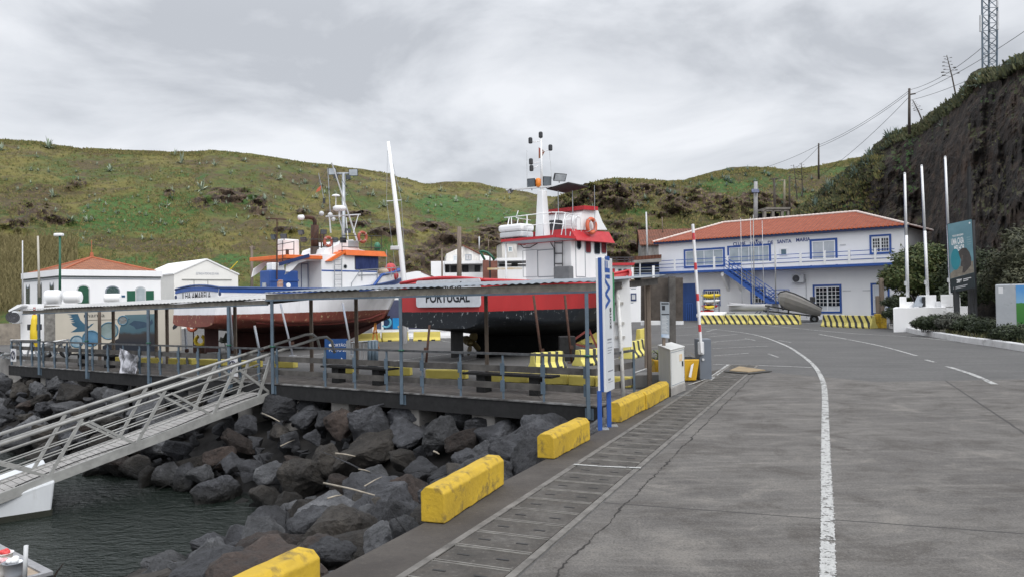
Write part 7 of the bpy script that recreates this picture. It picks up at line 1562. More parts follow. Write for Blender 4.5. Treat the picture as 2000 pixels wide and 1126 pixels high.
# parking barrier
p0, p1, p2 = G(1360, 738), G(1366, 741), G(1391, 737); bc = p1; gate = thing('barrier_gate', 'grey parking barrier with its red and white boom raised upright', 'barrier gate', bc)
D0 = p1.y; zt = at(1375, 661, D0).z; q = MB(); xl, xm_, xr = at(1359, 700, D0 + .25).x, at(1366, 700, D0).x, at(1390, 700, D0).x
q.prism([V((xl, D0 + .4, .004)), V((xm_, D0, .004)), V((xr, D0 + .02, .004)), V((xr - .0, D0 + .42, .004))], (0, 0, zt - .004)); q.build('cabinet', mat('barrier_grey', (.13, .15, .18), (.11, .125, .15), 1.5, .5, stain=(.2, .19, .17), sa=.3, ssc=2), gate, bevel=.02)
MB().lathe([(.035, 0), (.035, .03)], Matrix.Translation(at(1373, 701, D0 - .0)) @ Matrix.Rotation(R_(90), 4, 'X'), 12).build('lock', M_ltgrey, gate)
k = NT('boom_paint'); x, y, z = k.xyz()
def zpx(py): return at(1362, py, D0 - .1).z
stripes = [(455, 469), (513, 527), (573, 587), (633, 647)]; f_ = None
for a, b in stripes:
    s = k.math('MULTIPLY', k.math('GREATER_THAN', z, zpx(b)), k.math('LESS_THAN', z, zpx(a))); f_ = s if f_ is None else k.math('MAXIMUM', f_, s)
xc = k.math('SUBTRACT', x, k.math('ADD', at(1370, 688, D0 - .1).x - bc.x, k.math('MULTIPLY', k.math('SUBTRACT', z, at(1370, 688, D0 - .1).z), (at(1353, 438, D0 - .1).x - at(1370, 688, D0 - .1).x) / (at(1353, 438, D0 - .1).z - at(1370, 688, D0 - .1).z)))); f_ = k.math('MULTIPLY', f_, k.math('LESS_THAN', k.math('ABSOLUTE', k.math('ADD', xc, .012)), .036)); M_boom = k.fin(k.mix(f_, (.70, .70, .71), (.5, .03, .04)), .45)
b0, b1 = at(1370, 688, D0 - .1), at(1353, 438, D0 - .1); q = MB(); q.bar(b0, b1, .12, .06); bm_ = q.build('boom', M_boom, gate, bevel=.01)
MB().box(b0.x - .08, b0.x + .08, b0.y - .0, b0.y + .1, b0.z - .05, b0.z + .3).build('pivot', M_ltgrey, gate, bevel=.02)
o_ = at(1356, 452, D0 - .14)
# plate lying on the road
a, b, c, d = G(1414, 727), G(1440, 716), G(1508, 726), G(1462, 731); q = MB(); q.prism([p + V((0, 0, .02)) for p in (a, d, c, b)], (0, 0, .025)); pl = tag(q.build('cover_plate', mat('plate_dark', (.05, .048, .045), None, 3, .8)), 'dark plate lying on the road at the far end of the cable trench', 'plate')
q = MB(); q.prism([p.lerp((a + b + c + d) / 4, .25) + V((0, 0, .047)) for p in (a, d, c, b)], (0, 0, .02)); q.build('plywood_sheet', mat('wet_plywood', (.30, .22, .12), (.2, .15, .09), 3, .8), pl)
# blue board and steel hurdles behind the boardwalk
p = G(662, 712); D0 = p.y; bd = thing('blue_board', 'blue information board with white lettering behind the gangway top', 'sign', p); Q = lambda px, py, dy=0.0: at(px, py, D0 + dy)
q = MB(); q.prism([Q(634, 661), Q(678, 661), Q(678, 708), Q(634, 708)], (0, .05, 0)); f = q.build('panel', mat('board_blue', (.015, .08, .26), (.012, .06, .2), 1.5, .5), bd)
for s, x0, x1, y in (('PORTÃO', 647, 676, 676), ('PORTO 20', 643, 676, 686)): text_mesh(s, M_inkwhite, bd, 'lettering', Q(x0, y, -.002), V((1, 0, 0)), V((0, 0, 1)), Q(x1, y).x - Q(x0, y).x, .13, .003)
q = MB(); q.lathe([(.05, 0), (.05, .01)], Matrix.Translation(Q(645, 673, -.001)) @ Matrix.Rotation(R_(90), 4, 'X'), 14); q.build('crest', M_inkwhite, bd); q = MB(); q.prism([Q(667, 697, -.004), Q(671, 703, -.004), Q(669, 704, -.004), Q(666, 699, -.004)], (0, .003, 0)); q.build('mark', M_inkwhite, bd)
for px in (678.5, 682.5): MB().bar(Q(px, 722), Q(px, 664), .07, .07).build('post', M_galv, bd)
fe = thing('hurdle', 'galvanised steel hurdle panels between the blue board and the red boat', 'hurdle', G(715, 718)); D0 = G(715, 718).y
q = MB()
for x in [688 + i * 7.5 for i in range(7)]: q.tube([Q(x, 716), Q(x, 668)], .014, 5)
q.tube([Q(686, 668), Q(736, 664)], .025, 6); q.tube([Q(686, 712), Q(736, 710)], .02, 6); q.build('panel', M_galv, fe)
for x in (722, 729, 735): MB().tube([Q(x, 716), Q(x, 664)], .07, 8).build('post', M_steelblue, fe, smooth=True)
# yellow can buoy and horseshoe buoy
p = G(68, 696); D0 = p.y - .4; yb = thing('can_buoy', 'tall yellow marker buoy standing at the far end of the boardwalk', 'buoy', V((at(68, 696, D0).x, D0, .05))); c = at(68, 694, D0); zt = at(66, 614, D0).z; zb_ = .3; r = 8 / FPX * D0
MB().lathe([(r * .6, zb_), (r, zb_ + .12), (r, zb_ + (zt - zb_) * .52), (r * .98, zb_ + (zt - zb_) * .54), (r * .72, zt - .25), (r * .5, zt)], Matrix.Translation(V((c.x, c.y, 0))), 18).build('body', M_yelplain, yb, smooth=True); q = MB()
for sx in (-1, 1): q.box(c.x + sx * r * 1.15 - .06, c.x + sx * r * 1.15 + .06, c.y - .1, c.y + .1, zb_ + (zt - zb_) * .58, zb_ + (zt - zb_) * .74)
q.build('lug', M_dark, yb); MB().tube([V((c.x, c.y, zt)), V((c.x, c.y, zt + .35))], .05, 8).build('lamp_stem', mat('red_lamp', (.4, .06, .05), None, 3, .4), yb)
D0 = 36; c = at(391, 664, D0); o = tag(MB().torus(c, (0, -1, 0), .22, .09, 18, 10, R_(-65), R_(245)).build('horseshoe_buoy', M_yelplain, smooth=True), 'yellow horseshoe lifebuoy standing by the blue boat rudder', 'lifebuoy'); MB().box(c.x - .3, c.x + .3, c.y - .02, c.y + .04, 0, c.z - .2).build('stand', M_rust, o)
o = tag(MB().torus(at(376, 636, 37), (0, -1, .2), .22, .075, 22, 9).build('life_ring', M_lifering, smooth=True), 'orange life ring hanging below the blue boat stern', 'life ring', 'orange life rings hung on the boats'); MB().tube([at(376, 636, 37) + V((0, .1, .2)), V((at(376, 636, 37).x, 37.1, 0))], .03, 6).build('post', M_rust, o)
# small white boats and trailers by the wall on the left
for i, (x0, x1, y0, y1, yb_, lab) in enumerate(((20, 76, 657, 668, 690, 'long white rowing shell on trestles beyond the railing end'), (82, 130, 661, 674, 694, 'white racing hull lying tilted before the mural wall'), (0, 24, 679, 693, 712, 'white dinghy hull at the far end of the quay'))):
    D0 = 33 + i * .8; a, b = at(x0, (y0 + y1) / 2 + (3 if i == 1 else 0), D0), at(x1, (y0 + y1) / 2 - (6 if i == 1 else 0), D0 + .6); L = (b - a).length; h = (y1 - y0) / FPX * D0; d = (b - a).normalized(); sd = V((-d.y, d.x, 0)); q = MB(); rows = []
    for j in range(13):
        u = j / 12; wdt = .45 * math.sin(math.pi * min(1, .12 + u * .88)) ** .6 + .02; rows.append([a + d * L * u + sd * wdt * math.cos(R_(t)) + V((0, 0, -h * .6 * math.sin(R_(t)))) for t in range(0, 181, 20)] + [a + d * L * u + sd * -wdt + V((0, 0, .0)), a + d * L * u + sd * wdt])
    q.grid(rows); o = tag(q.build('rowing_boat', M_white, smooth=True, recalc=False), lab, 'boat', 'white hulls by the quay wall'); s = MB()
    for f in (.25, .75): p = a + d * L * f; s.bar(V((p.x - .3, p.y, 0)), V((p.x, p.y, p.z - h * .3)), .06, .06); s.bar(V((p.x + .3, p.y, 0)), V((p.x, p.y, p.z - h * .3)), .06, .06)
    s.build('trestle', M_galv, o)
tr_ = thing('boat_trailer', 'galvanised boat trailer frame with wheels before the mural wall', 'trailer', G(110, 698)); D0 = G(110, 698).y; Q = lambda px, py, dy=0.0: at(px, py, D0 + dy); q = MB()
for a, b in (((78, 674), (134, 662)), ((86, 686), (140, 676)), ((100, 672), (100, 692)), ((118, 668), (124, 690)), ((134, 662), (140, 686)), ((84, 674), (84, 692)), ((92, 690), (136, 688))): q.bar(Q(*a), Q(*b), .07, .07)
q.build('chassis', M_galv, tr_)
for x in (92, 128): c = Q(x, 690); c.z = .28; MB().torus(c, (0, -1, 0), .2, .08, 18, 8).build('wheel', M_black, tr_, smooth=True)
# ------------------------------------------------------------------ boats and kayaks before the clubhouse
Wq = Wall(WC.P(0, 0, 3.2), CDIR); PQ = lambda px, py, off=0.0: Wq.P(*Wq.tz(px, py), off)
rk = thing('kayak_rack', 'steel rack holding coloured kayaks below the clubhouse window', 'rack', Wq.P(Wq.tz(1385, 615)[0], 0)); q = MB()
for px in (1378, 1400): t = Wq.tz(px, 600)[0]; q.wbox(Wq, t - .04, t + .04, 0, Wq.tz(px, 568)[1], -.5, -.42); q.wbox(Wq, t - .04, t + .04, 0, Wq.tz(px, 568)[1], .42, .5)
for y in (581, 591, 602, 611): 
    for px in (1378, 1400): t, z = Wq.tz(px, y); q.wbox(Wq, t - .03, t + .03, z - .04, z + .0, -.42, .42)
q.build('frame', M_galv, rk)
def kayak(x0, x1, yc, m, lab, off=0.0, hh=.22, md=None):
    t0, z = Wq.tz(x0, yc); t1 = Wq.tz(x1, yc)[0]; L = t1 - t0; q = MB(); rows = []
    for j in range(17):
        u = j / 16; w_ = .36 * math.sin(math.pi * u) ** .55 + .004; rise = .10 * (2 * u - 1) ** 2
        rows.append([Wq.P(t0 + L * u, z + rise + hh * .9 * (w_ / .36) * math.sin(R_(a)), off + w_ * math.cos(R_(a))) for a in range(0, 361, 24)])
    q.grid(rows); o = tag(q.build('kayak', m, smooth=True, recalc=True), lab, 'kayak', 'kayaks on the rack by the clubhouse'); t, zz_ = (t0 + t1) / 2, z
    MB().lathe([(.26, 0), (.26, .05), (.2, .05)], Matrix.Translation(Wq.P(t, zz_ + hh * .86, off)) @ Matrix.Diagonal((1, .8, 1, 1)), 14).build('cockpit_rim', M_dark, o)
kayak(1369, 1408, 578, M_yelplain, 'yellow kayak on the top of the rack by the clubhouse'); kayak(1370, 1407, 588.5, M_white, 'white kayak under the top yellow one on the rack'); kayak(1368, 1400, 599, M_redplain, 'dark red kayak on the rack below the white one', -.2); kayak(1380, 1401, 599.5, M_yelplain, 'short yellow kayak in front of the red one on the rack', .42, .18); kayak(1369, 1396, 609, M_redplain, 'bright red kayak at the bottom of the rack', .1)
def canoe(name, lab, x0, x1, ytop, ybot, m, inv=False, yaw=0.0, off=0.0, beam=.7, bowr=.3, cat='boat', msh=None):
    t0, zt_ = Wq.tz(x0, ytop); t1 = Wq.tz(x1, ytop)[0]; zb_ = Wq.tz((x0 + x1) / 2, ybot)[1]; zb_ = max(zb_, .03); L = t1 - t0; H = zt_ - zb_; q = MB(); rows = []
    for j in range(19):
        u = j / 18; w_ = beam * (math.sin(math.pi * min(1, .5 + .5 * u)) ** .5 if u > 0 else 1) * (1 if u < .55 else 1) + .01; w_ = beam * (1 - max(0, (u - .4) / .6) ** 2.2) + .01; hs = H * (1 + bowr * max(0, (u - .4) / .6) ** 2); r = []
        for a in range(0, 181, 15):
            c, s = math.cos(R_(a)), math.sin(R_(a)); z = zt_ + (hs - H) - (hs) * (s ** .7); z = (zb_ + (zt_ - z)) if inv else z; r.append(Wq.P(t0 + L * u, z, off + w_ * c * (abs(c) ** -.25 if abs(c) > .05 else 1)))
        rows.append(r)
    vs = q.grid(rows); q.bm.faces.new(vs[0]); o = tag(q.build(name, m, smooth=True, recalc=True), lab, cat); mdf = o.modifiers.new('s', 'SOLIDIFY'); mdf.thickness = .04; return o, t0, t1, zt_, zb_
canoe('upturned_hull', 'white upturned dinghy hull lying before the kayak rack', 1376, 1428, 608, 618, M_white, True, off=.9)
o, t0, t1, zt_, zb_ = canoe('sailing_dinghy', 'white sailing dinghy with two bare masts before the clubhouse stair', 1500, 1426, 593, 607, mat('dinghy_white', (.62, .62, .62), (.35, .35, .36), .35, .5), off=.3)
q = MB(); q.wbox(Wq, t1 + .1, t0 - .05, zt_ - .08, zt_ - .02, -.4, 1.0); q.build('deck', M_white, o)
for px, yt, yb_ in ((1474, 420, 594), (1516, 472, 592)):
    MB().tube([PQ(px + 2, yb_, .3), PQ(px, yt, .3)], [.05, .03], 8).build('mast', M_alu, o, smooth=True)
for px, px2, yt, yb_, lab in ((1441, 1444, 425, 592, 'thin bare mast furthest left before the clubhouse roof'), (1460, 1465, 424, 594, 'thin bare mast between the furthest left one and the dinghy mast'), (1483, 1487, 430, 592, 'thin bare mast just right of the dinghy mast')): tag(MB().tube([PQ(px2, yb_, -.6), PQ(px, yt, -.6)], [.035, .02], 6).build('dinghy_mast', M_ltgrey, smooth=True), lab, 'mast', 'bare dinghy masts before the clubhouse')
canoe('grey_skiff', 'long low pale green skiff lying behind the striped barriers', 1520, 1427, 611, 621, mat('skiff_green', (.32, .34, .27), (.48, .46, .34), .6, .6), True, off=1.2, beam=.5, bowr=.1)
ab = thing('trailer_boat', 'grey clinker aluminium boat tilted on a trailer beside the clubhouse door', 'boat', PQ(1562, 615)); D0 = PQ(1562, 600).y - .4; Q = lambda px, py, dy=0.0: at(px, py, D0 + dy)
# bow up on the left, stern down on the right
gt = [(1519, 575), (1524, 570), (1535, 567.5), (1550, 572), (1568, 580), (1586, 590), (1606, 601)]; kb = [(1519, 579), (1522, 592), (1530, 600), (1546, 606), (1564, 610), (1584, 614), (1602, 617)]; q = MB(); rows = []; rim = [[], []]
for u in [i / 18 for i in range(19)]:
    f = u * 6; X1 = lerp_poly(list(enumerate([p[0] for p in gt])), f); Y1 = lerp_poly(list(enumerate([p[1] for p in gt])), f); X2 = lerp_poly(list(enumerate([p[0] for p in kb])), f); Y2 = lerp_poly(list(enumerate([p[1] for p in kb])), f); b = .95 * min(1, (u + .02) / .45) ** .6; r = []
    for sg, vs_ in ((-1, [i / 8 for i in range(9)]), (1, [1 - i / 8 for i in range(1, 9)])):
        for v in vs_: r.append(Q(X1 + (X2 - X1) * v, Y1 + (Y2 - Y1) * v, sg * b * (1 - v ** 2.4) + (.02 if int(v * 8) % 2 else 0) * sg - u * 1.2))
    rows.append(r); rim[0].append(r[0]); rim[1].append(r[-1])
vs = q.grid(rows); q.bm.faces.new(vs[-1]); h = q.build('hull', mat('clinker_aluminium', (.42, .40, .38), (.33, .32, .30), 2, .5, .1), ab); mdf = h.modifiers.new('s', 'SOLIDIFY'); mdf.thickness = .02
q = MB()
for r in rim: q.tube(r, .05, 6)
q.build('gunwale', M_dark, ab); 
tl = thing('boat_trailer', 'dark steel boat trailer under the grey aluminium boat', 'trailer', PQ(1570, 618)); q = MB()
for a, b in (((1494, 596), (1600, 614)), ((1490, 606), (1596, 617)), ((1500, 600), (1500, 618)), ((1540, 590), (1540, 612)), ((1575, 604), (1590, 604)), ((1520, 582), (1530, 604))): q.bar(Q(*a, .2), Q(*b, -.6), .12, .12)
q.build('chassis', M_dark, tl)
for px in (1505, 1590): c = Q(px, 611, -1.0); c.z = .33; t_ = MB().torus(c, (-.3, -1, 0), .24, .1, 18, 8).build('wheel', M_black, tl, smooth=True); MB().lathe([(.15, -.04), (.15, .04)], Matrix.Translation(c) @ Matrix.Rotation(R_(90), 4, 'X'), 12).build('rim', M_galv, t_)
MB().box(-.16, .16, -.2, .2, -.2, .25, Matrix.Translation(Q(1587, 585, -.6))).build('outboard', M_dark, ab, bevel=.05)
for px, lab in ((( 1427, 583, 1440, 592), 'small grey air conditioner standing on the ground left of the stair'), ((1448, 587, 1455, 592), 'smaller grey box unit near the stair foot')): t0, t1, z0, z1 = WC.rect(*px); f = tag(MB().wbox(WC, t0, t1, .0, z1 - z0 + .35, .5, .9).build('outdoor_unit', M_ltgrey, bevel=.03), lab, 'air conditioner'); MB().wbox(WC, t0 + .1, t0 + (t1 - t0) * .6, .3, z1 - z0 + .2, .901, .91).build('fan_grille', M_dark, f)
# ------------------------------------------------------------------ right-hand verge: kerb, monument, flagpoles, billboard, mural block
kp = [G(1736, 640), G(1790, 652), G(1840, 660.5), G(1880, 668), G(1940, 676), G(2000, 686), V((18.2, 23, 0)), V((17.2, 16, 0))]
q = MB(); rows = []
for i, p in enumerate(kp):
    d = (kp[min(i + 1, len(kp) - 1)] - kp[max(i - 1, 0)]).normalized(); n = V((-d.y, d.x, 0)); n = n if n.x > 0 else -n; rows.append([p + V((0, 0, -.02)), p + V((0, 0, .24)) + n * .02, p + V((0, 0, .27)) + n * .05, p + V((0, 0, .27)) + n * .27, p + n * .3])
rows.insert(0, [rows[0][0]] * 1 + [rows[0][0].lerp(p, .999) for p in rows[0][1:]]); q.grid(rows[1:]); tag(q.build('kerb', mat('white_kerb', (.60, .60, .60), (.48, .48, .48), 2, .8, stain=(.16, .15, .14), sa=.36, ssc=2.2, bump=.3)), kind='structure')
q = MB(); r0 = [p + V((.25, .12, .22)) for p in kp]; r1 = [at(1736, 620, 56) * 1, at(1800, 612, 56), V((30, 52, .5)), V((31, 48, .6)), V((32, 42, .6)), V((33, 34, .7)), V((34, 23, .7)), V((34, 16, .7))]; r1[0].z = .4; r1[1].z = .45
q.grid([[a.lerp(b, t) + V((0, 0, (.12 * noise.noise(a.lerp(b, t) * .8) + .1 * t) if 0 < t < 1 else 0)) for t in [i / 10 for i in range(11)]] for a, b in zip(r0, r1)]); tag(q.build('verge', mat('verge_soil', (.055, .05, .03), (.025, .024, .014), 3, .95, bump=.6, bsc=8)), kind='structure')
D0 = 44; mo = thing('monument', 'stepped white monument base with a slanted plaque below the flagpoles', 'monument', at(1810, 630, D0)); Q = lambda px, py, dy=0.0: at(px, py, D0 + dy)
def blk(px, d0, d1, name, m=None, parent=None, z0=None):
    x0, y0, x1, y1 = px; a, b = Q(x0, y1, d0), Q(x1, y1, d0); zt_ = Q((x0 + x1) / 2, y0, d0).z; zb_ = z0 if z0 is not None else min(a.z, b.z); dv = V((.55, 1, 0)) * (d1 - d0); return MB().prism([V((a.x, a.y, zb_)), V((b.x, b.y, zb_)), V((b.x, b.y, zb_)) + dv, V((a.x, a.y, zb_)) + dv], (0, 0, zt_ - zb_)).build(name, m or M_wall, parent if parent is not None else mo, bevel=.01)
blk((1745, 600, 1848, 632), 0, 3, 'base', z0=-.1); blk((1848, 598, 1893, 615), .5, 2.6, 'base_wing', z0=.2); blk((1757, 579, 1770, 600), .6, 1.4, 'block'); blk((1770, 589, 1785, 600), .6, 1.4, 'block'); blk((1795, 576, 1829, 600), .8, 1.8, 'block'); blk((1838, 575, 1862, 600), .5, 1.5, 'block'); blk((1829, 588, 1838, 600), .7, 1.4, 'block'); blk((1872, 575, 1876, 600), .7, 1.0, 'block')
q = MB(); q.prism([Q(1784, 598, .1), Q(1801, 598, .1), Q(1807, 579, .7), Q(1793, 578, .7)], (0, .06, .03)); q.build('plaque', mat('slate_plaque', (.24, .27, .31), None, 3, .4), mo); blk((1801, 579, 1808, 598), .3, .75, 'plaque_side', M_dark)
FG = 'white flagpoles on the monument'
for a, b, yt, lab in (((1773, 580), (1767, 340), 1, 'shortest white flagpole, nearest the clubhouse'), ((1812, 578), (1800, 325), 2, 'middle white flagpole, between the shortest one and the billboard'), ((1857, 574), (1846, 308), 3, 'tallest white flagpole, beside the billboard')):
    p0, p1 = Q(*a, 1.0), Q(*b, 1.0); t = thing('flagpole', lab, 'flagpole', p0, 0, FG); mid = p0.lerp(p1, .5); MB().tube([p0, mid], .09, 10).build('pole', M_white, t, smooth=True); MB().tube([mid + V((0, 0, .0)), p1], [.075, .065], 10).build('upper_pole', M_white, t, smooth=True); MB().tube([p0 + V((-.14, -.05, .9)), p1 + V((-.1, -.05, -.1))], .012, 5).build('halyard', M_navy, t); MB().lathe([(.06, 0), (.07, .05), (.03, .1)], Matrix.Translation(p1), 10).build('truck', M_ltgrey, t); MB().box(p0.x - .2, p0.x - .08, p0.y - .1, p0.y, p0.z + .7, p0.z + .95).build('cleat', M_ltgrey, t)
D0 = 40.2; bb = thing('billboard', 'teal poster billboard with a sleeping figure on a dark stand', 'billboard', at(1878, 640, D0)); TLc, TRc, BRc, BLc = at(1850, 437, D0 + .5), at(1898.5, 427, D0 - .5), at(1905, 563, D0 - .5), at(1857, 572, D0 + .5)
q = MB(); q.prism([TLc, TRc, BRc, BLc], V((.05, .12, 0))); q.build('frame', M_dark, bb)
nb_ = (TRc - TLc).cross(BLc - TLc).normalized(); nb_ = nb_ if nb_.y < 0 else -nb_
B = lambda u, v, o=0.0: TLc.lerp(TRc, u).lerp(BLc.lerp(BRc, u), v) + nb_ * o
def sheet(pts, m, name, o=.01): return MB().prism([B(u, v, o) for u, v in pts], nb_ * .003).build(name, m, bb)
k = NT('poster_teal'); n_ = k.noise(1.5, 5); M_pt = k.fin(k.ramp(n_, [(.3, (.10, .21, .25)), (.7, (.15, .29, .34))]), .5)
sheet([(.015, .01), (.985, .01), (.985, .99), (.015, .99)], M_pt, 'poster', .006); sheet([(.015, .80), (.985, .77), (.985, .99), (.015, .99)], mat('poster_footer', (.022, .032, .036), None, 3, .5), 'footer', .0135); sheet([(.03, .72), (.3, .66), (.97, .60), (.985, .768), (.02, .797)], mat('poster_sand', (.28, .25, .2), (.17, .15, .12), 5, .6), 'sand', .0095)
sheet([(.08 + .19 * (1 + math.cos(R_(a))), .535 + .155 * math.sin(R_(a))) for a in range(0, 360, 20)], mat('poster_balloon', (.03, .25, .30), (.02, .19, .24), 1, .5), 'balloon', .0135)
sheet([(.40, .43), (.55, .39), (.72, .40), (.84, .47), (.90, .56), (.88, .66), (.74, .71), (.60, .75), (.52, .74), (.56, .66), (.46, .64), (.50, .56), (.44, .5)], mat('poster_figure', (.04, .036, .034), (.075, .065, .06), 4, .6), 'figure', .017); sheet([(.52, .48), (.58, .50), (.55, .58), (.50, .57)], mat('poster_skin', (.12, .10, .09), None, 3, .6), 'figure_face', .0205)
ud, vd = (TRc - TLc).normalized(), (TLc - BLc).normalized(); bw = (TRc - TLc).length; bh = (TLc - BLc).length
for s, u0, u1, v0, h in (('TODOS MERECEMOS', .18, .63, .21, .026), ('UMA CASA', .13, .64, .325, .095), ('MELHOR', .24, .65, .425, .09), ('zero', .27, .50, .875, .052)): text_mesh(s, M_inkwhite, bb, 'lettering', B(u0, v0, .012 if s != 'zero' else .017), ud, vd, (u1 - u0) * bw, h * bh, .002, .03)
for v, a, b in ((.835, .54, .86), (.86, .54, .74), (.925, .12, .70), (.945, .12, .62)): sheet([(a, v), (b, v - .005), (b, v + .005), (a, v + .009)], M_inkwhite if v < .9 else M_ltgrey, 'small_print', .0165)
for v, b in ((.25, .9), (.285, .92), (.32, .93), (.35, .9)): sheet([(.76, v), (b, v), (b, v + .009), (.76, v + .009)], mat('print_teal', (.25, .38, .42), None, 5, .5), 'small_print', .011)
sheet([(.90 + .035 * math.cos(R_(a)), .055 + .014 * math.sin(R_(a))) for a in range(0, 360, 30)], M_inkwhite, 'logo_dot', .011)
for px, pyb, w_ in ((1868, 600, .26), (1904, 614, .14), (1897, 440, .2)):
    p1 = at(px, 575 if px != 1897 else 640, D0 + .35); MB().bar(V((p1.x, p1.y, .3)), V((p1.x, p1.y, at(px, 430 if px != 1868 else 560, D0 + .35).z)), w_, .14).build('post', M_dark, bb)
tag(MB().bar(V((at(1893, 600, 42.5).x, 42.5, .3)), at(1893, 325, 42.5), .14, .14).build('timber_pole', M_tarwood), 'dark timber pole rising behind the billboard', 'pole')
# mural block
D0 = 33.5; p0, p1 = at(1944, 600, D0), at(2110, 600, D0 - 2.5); wM = Wall(p0, p1 - p0); L = wM.tz(2110, 600)[0]; zt = wM.tz(1960, 555)[1]; mbk = thing('painted_wall', 'white concrete wall block with a painted blue sky and green hill at its end', 'wall', V((p0.x, p0.y, .3)))
MB().wbox(wM, 0, L, .2, zt, -.5, 0).build('wall', mat('scuffed_white', (.46, .48, .50), (.38, .40, .42), 1.2, .8, stain=(.13, .135, .14), sa=.36, ssc=2.4, bump=.2), mbk, bevel=.05)
ts_ = wM.tz(1985, 600)[0]; k = NT('mural_hill'); x, y, z = k.xyz(); h_ = k.math('ADD', z, k.math('MULTIPLY', k.math('SUBTRACT', k.noise(1.1, 3), .5), .9)); M_mh = k.fin(k.ramp(k.math('MULTIPLY', k.math('SUBTRACT', h_, .3), .5), [(.0, (.035, .16, .03)), (.55, (.06, .24, .045)), (.56, (.22, .45, .68)), (.9, (.10, .32, .66))]), .7); MB().wbox(wM, ts_, L - .05, .25, zt - .05, .001, .006).build('painted_scene', M_mh, mbk); MB().wbox(wM, *wM.rect(1950, 561, 1959, 573), .001, .005).build('white_patch', M_white, mbk)
# timber posts with yellow feet
for px, lab in ((1716, 'shorter brown timber post with a yellow foot by the clubhouse end'), (1723.5, 'taller brown timber post with a yellow foot by the clubhouse end')):
    p = G(px, 640); t = thing('bollard_post', lab, 'post', p, 0, 'timber posts with yellow feet'); zt = at(px, 543 if px > 1720 else 577, p.y).z; MB().bar(p + V((0, 0, .6)), V((p.x, p.y, zt)), .24, .24).build('post', M_wood, t, bevel=.02); MB().box(p.x - .2, p.x + .2, p.y - .2, p.y + .2, 0, at(px, 612, p.y).z).build('foot', M_yellow, t, bevel=.03)
# ------------------------------------------------------------------ poles, wires, masts
def pole(px, yt, yb, D, r, m, lab, name='utility_pole', group=None, arms=(), lean=0.0, cat='pole'):
    p0, p1 = at(px + lean, yb, D), at(px, yt, D); o = tag(MB().tube([p0, p1], [r, r * .75], 8).build(name, m, smooth=True), lab, cat, group)
    for (dx0, dy0, dx1, dy1) in arms: MB().tube([at(px + dx0, yt + dy0, D), at(px + dx1, yt + dy1, D)], r * .5, 6).build('arm', m, o)
    return o
UG = 'utility poles on the slopes'
M_pole = mat('pole_wood', (.085, .07, .06), (.05, .042, .036), 3, .9)
pole(1776, 173, 262, 82, .16, M_pole, 'dark utility pole with a lamp arm on top of the cliff', group=UG, arms=((0, 12, 12, 10),)); pole(1599, 280, 350, 100, .13, M_pole, 'utility pole on the saddle between the rocky hill and the cliff', group=UG)
pole(1512, 348, 432, 95, .16, M_pole, 'dark utility pole behind the concrete ruin', group=UG, arms=((-8, 2, 8, 1),), lean=2); pole(1532, 351, 410, 96, .15, mat('pale_pole', (.26, .23, .17), None, 3, .8), 'pale utility pole with a lamp arm above the ruin', group=UG, arms=((-12, 2, 0, 1),)); pole(1542, 345, 420, 97, .13, M_pole, 'thin dark pole just right of the pale one above the ruin', group=UG)
o = pole(1476, 355, 445, 84, .26, mat('concrete_pole', (.36, .36, .36), (.28, .28, .28), 3, .8), 'grey concrete pole with a small solar panel behind the clubhouse roof', group=UG); MB().box(-.4, .4, -.06, .06, -.22, .22, Matrix.Translation(at(1475, 373, 83.6)) @ Matrix.Rotation(R_(-25), 4, 'X')).build('solar_panel', M_navy, o)
pole(1262, 414, 505, 84, .11, M_ltgrey, 'thin white pole beside the old stone house', 'light_pole', lean=3); pole(1293, 424, 460, 90, .07, M_wood, 'short thin pole behind the old stone house', 'light_pole', lean=2)
pole(897, 443, 585, 66, .24, M_wood, 'stout bare timber pole before the gabled white house', 'timber_pole'); pole(863, 485, 590, 68, .09, M_wood, 'thin timber pole at the end of the low white store', 'timber_pole', lean=1); pole(936, 462, 487, 90, .09, M_ltgrey, 'thin pale pole behind the gabled house roof', 'light_pole'); pole(954, 468, 495, 90, .07, M_wood, 'thin brown pole behind the gabled house roof', 'light_pole')
pole(492, 480, 600, 62, .13, M_wood, 'bare timber pole beside the blue net bin', 'timber_pole', arms=((-5, 3, 6, 6), (-4, 8, 5, 2)))
o = pole(671, 338, 560, 58, .17, M_galv, 'tall floodlight pole behind the blue and white boat', 'floodlight_pole', cat='lamp post'); MB().tube([at(642, 340, 58), at(698, 338, 58)], .08, 6).build('arm', M_galv, o)
for px, py, w_ in ((649, 335, .62), (690, 337, .72)): flood(o, at(px, py, 57.8), w_, .55, .25, (.0, -1, -.1), lens=mat('floodlight_glass', (.48, .52, .55), (.3, .33, .36), 2, .15))
for px, py in ((656, 345), (680, 346)): flood(o, at(px, py, 57.8), .36, .34, .2, (.3, -1, -.3), lens=M_gl)
o = pole(117, 455, 600, 50, .085, M_green, 'green lamp post with a double lantern beside the customs house corner', 'lamp_post', cat='lamp post'); MB().box(-.28, .28, -.16, .16, -.12, .08, Matrix.Translation(at(115, 458, 50))).build('lantern', M_white, o, bevel=.06)
pole(44, 470, 600, 52, .05, M_ltgrey, 'thin grey flagstaff furthest from the customs house corner', 'flagstaff'); pole(74, 461, 580, 48, .075, mat('pale_staff', (.45, .42, .36), None, 3, .7), 'pale flagstaff between the thin grey one and the green lamp post', 'flagstaff', lean=3)
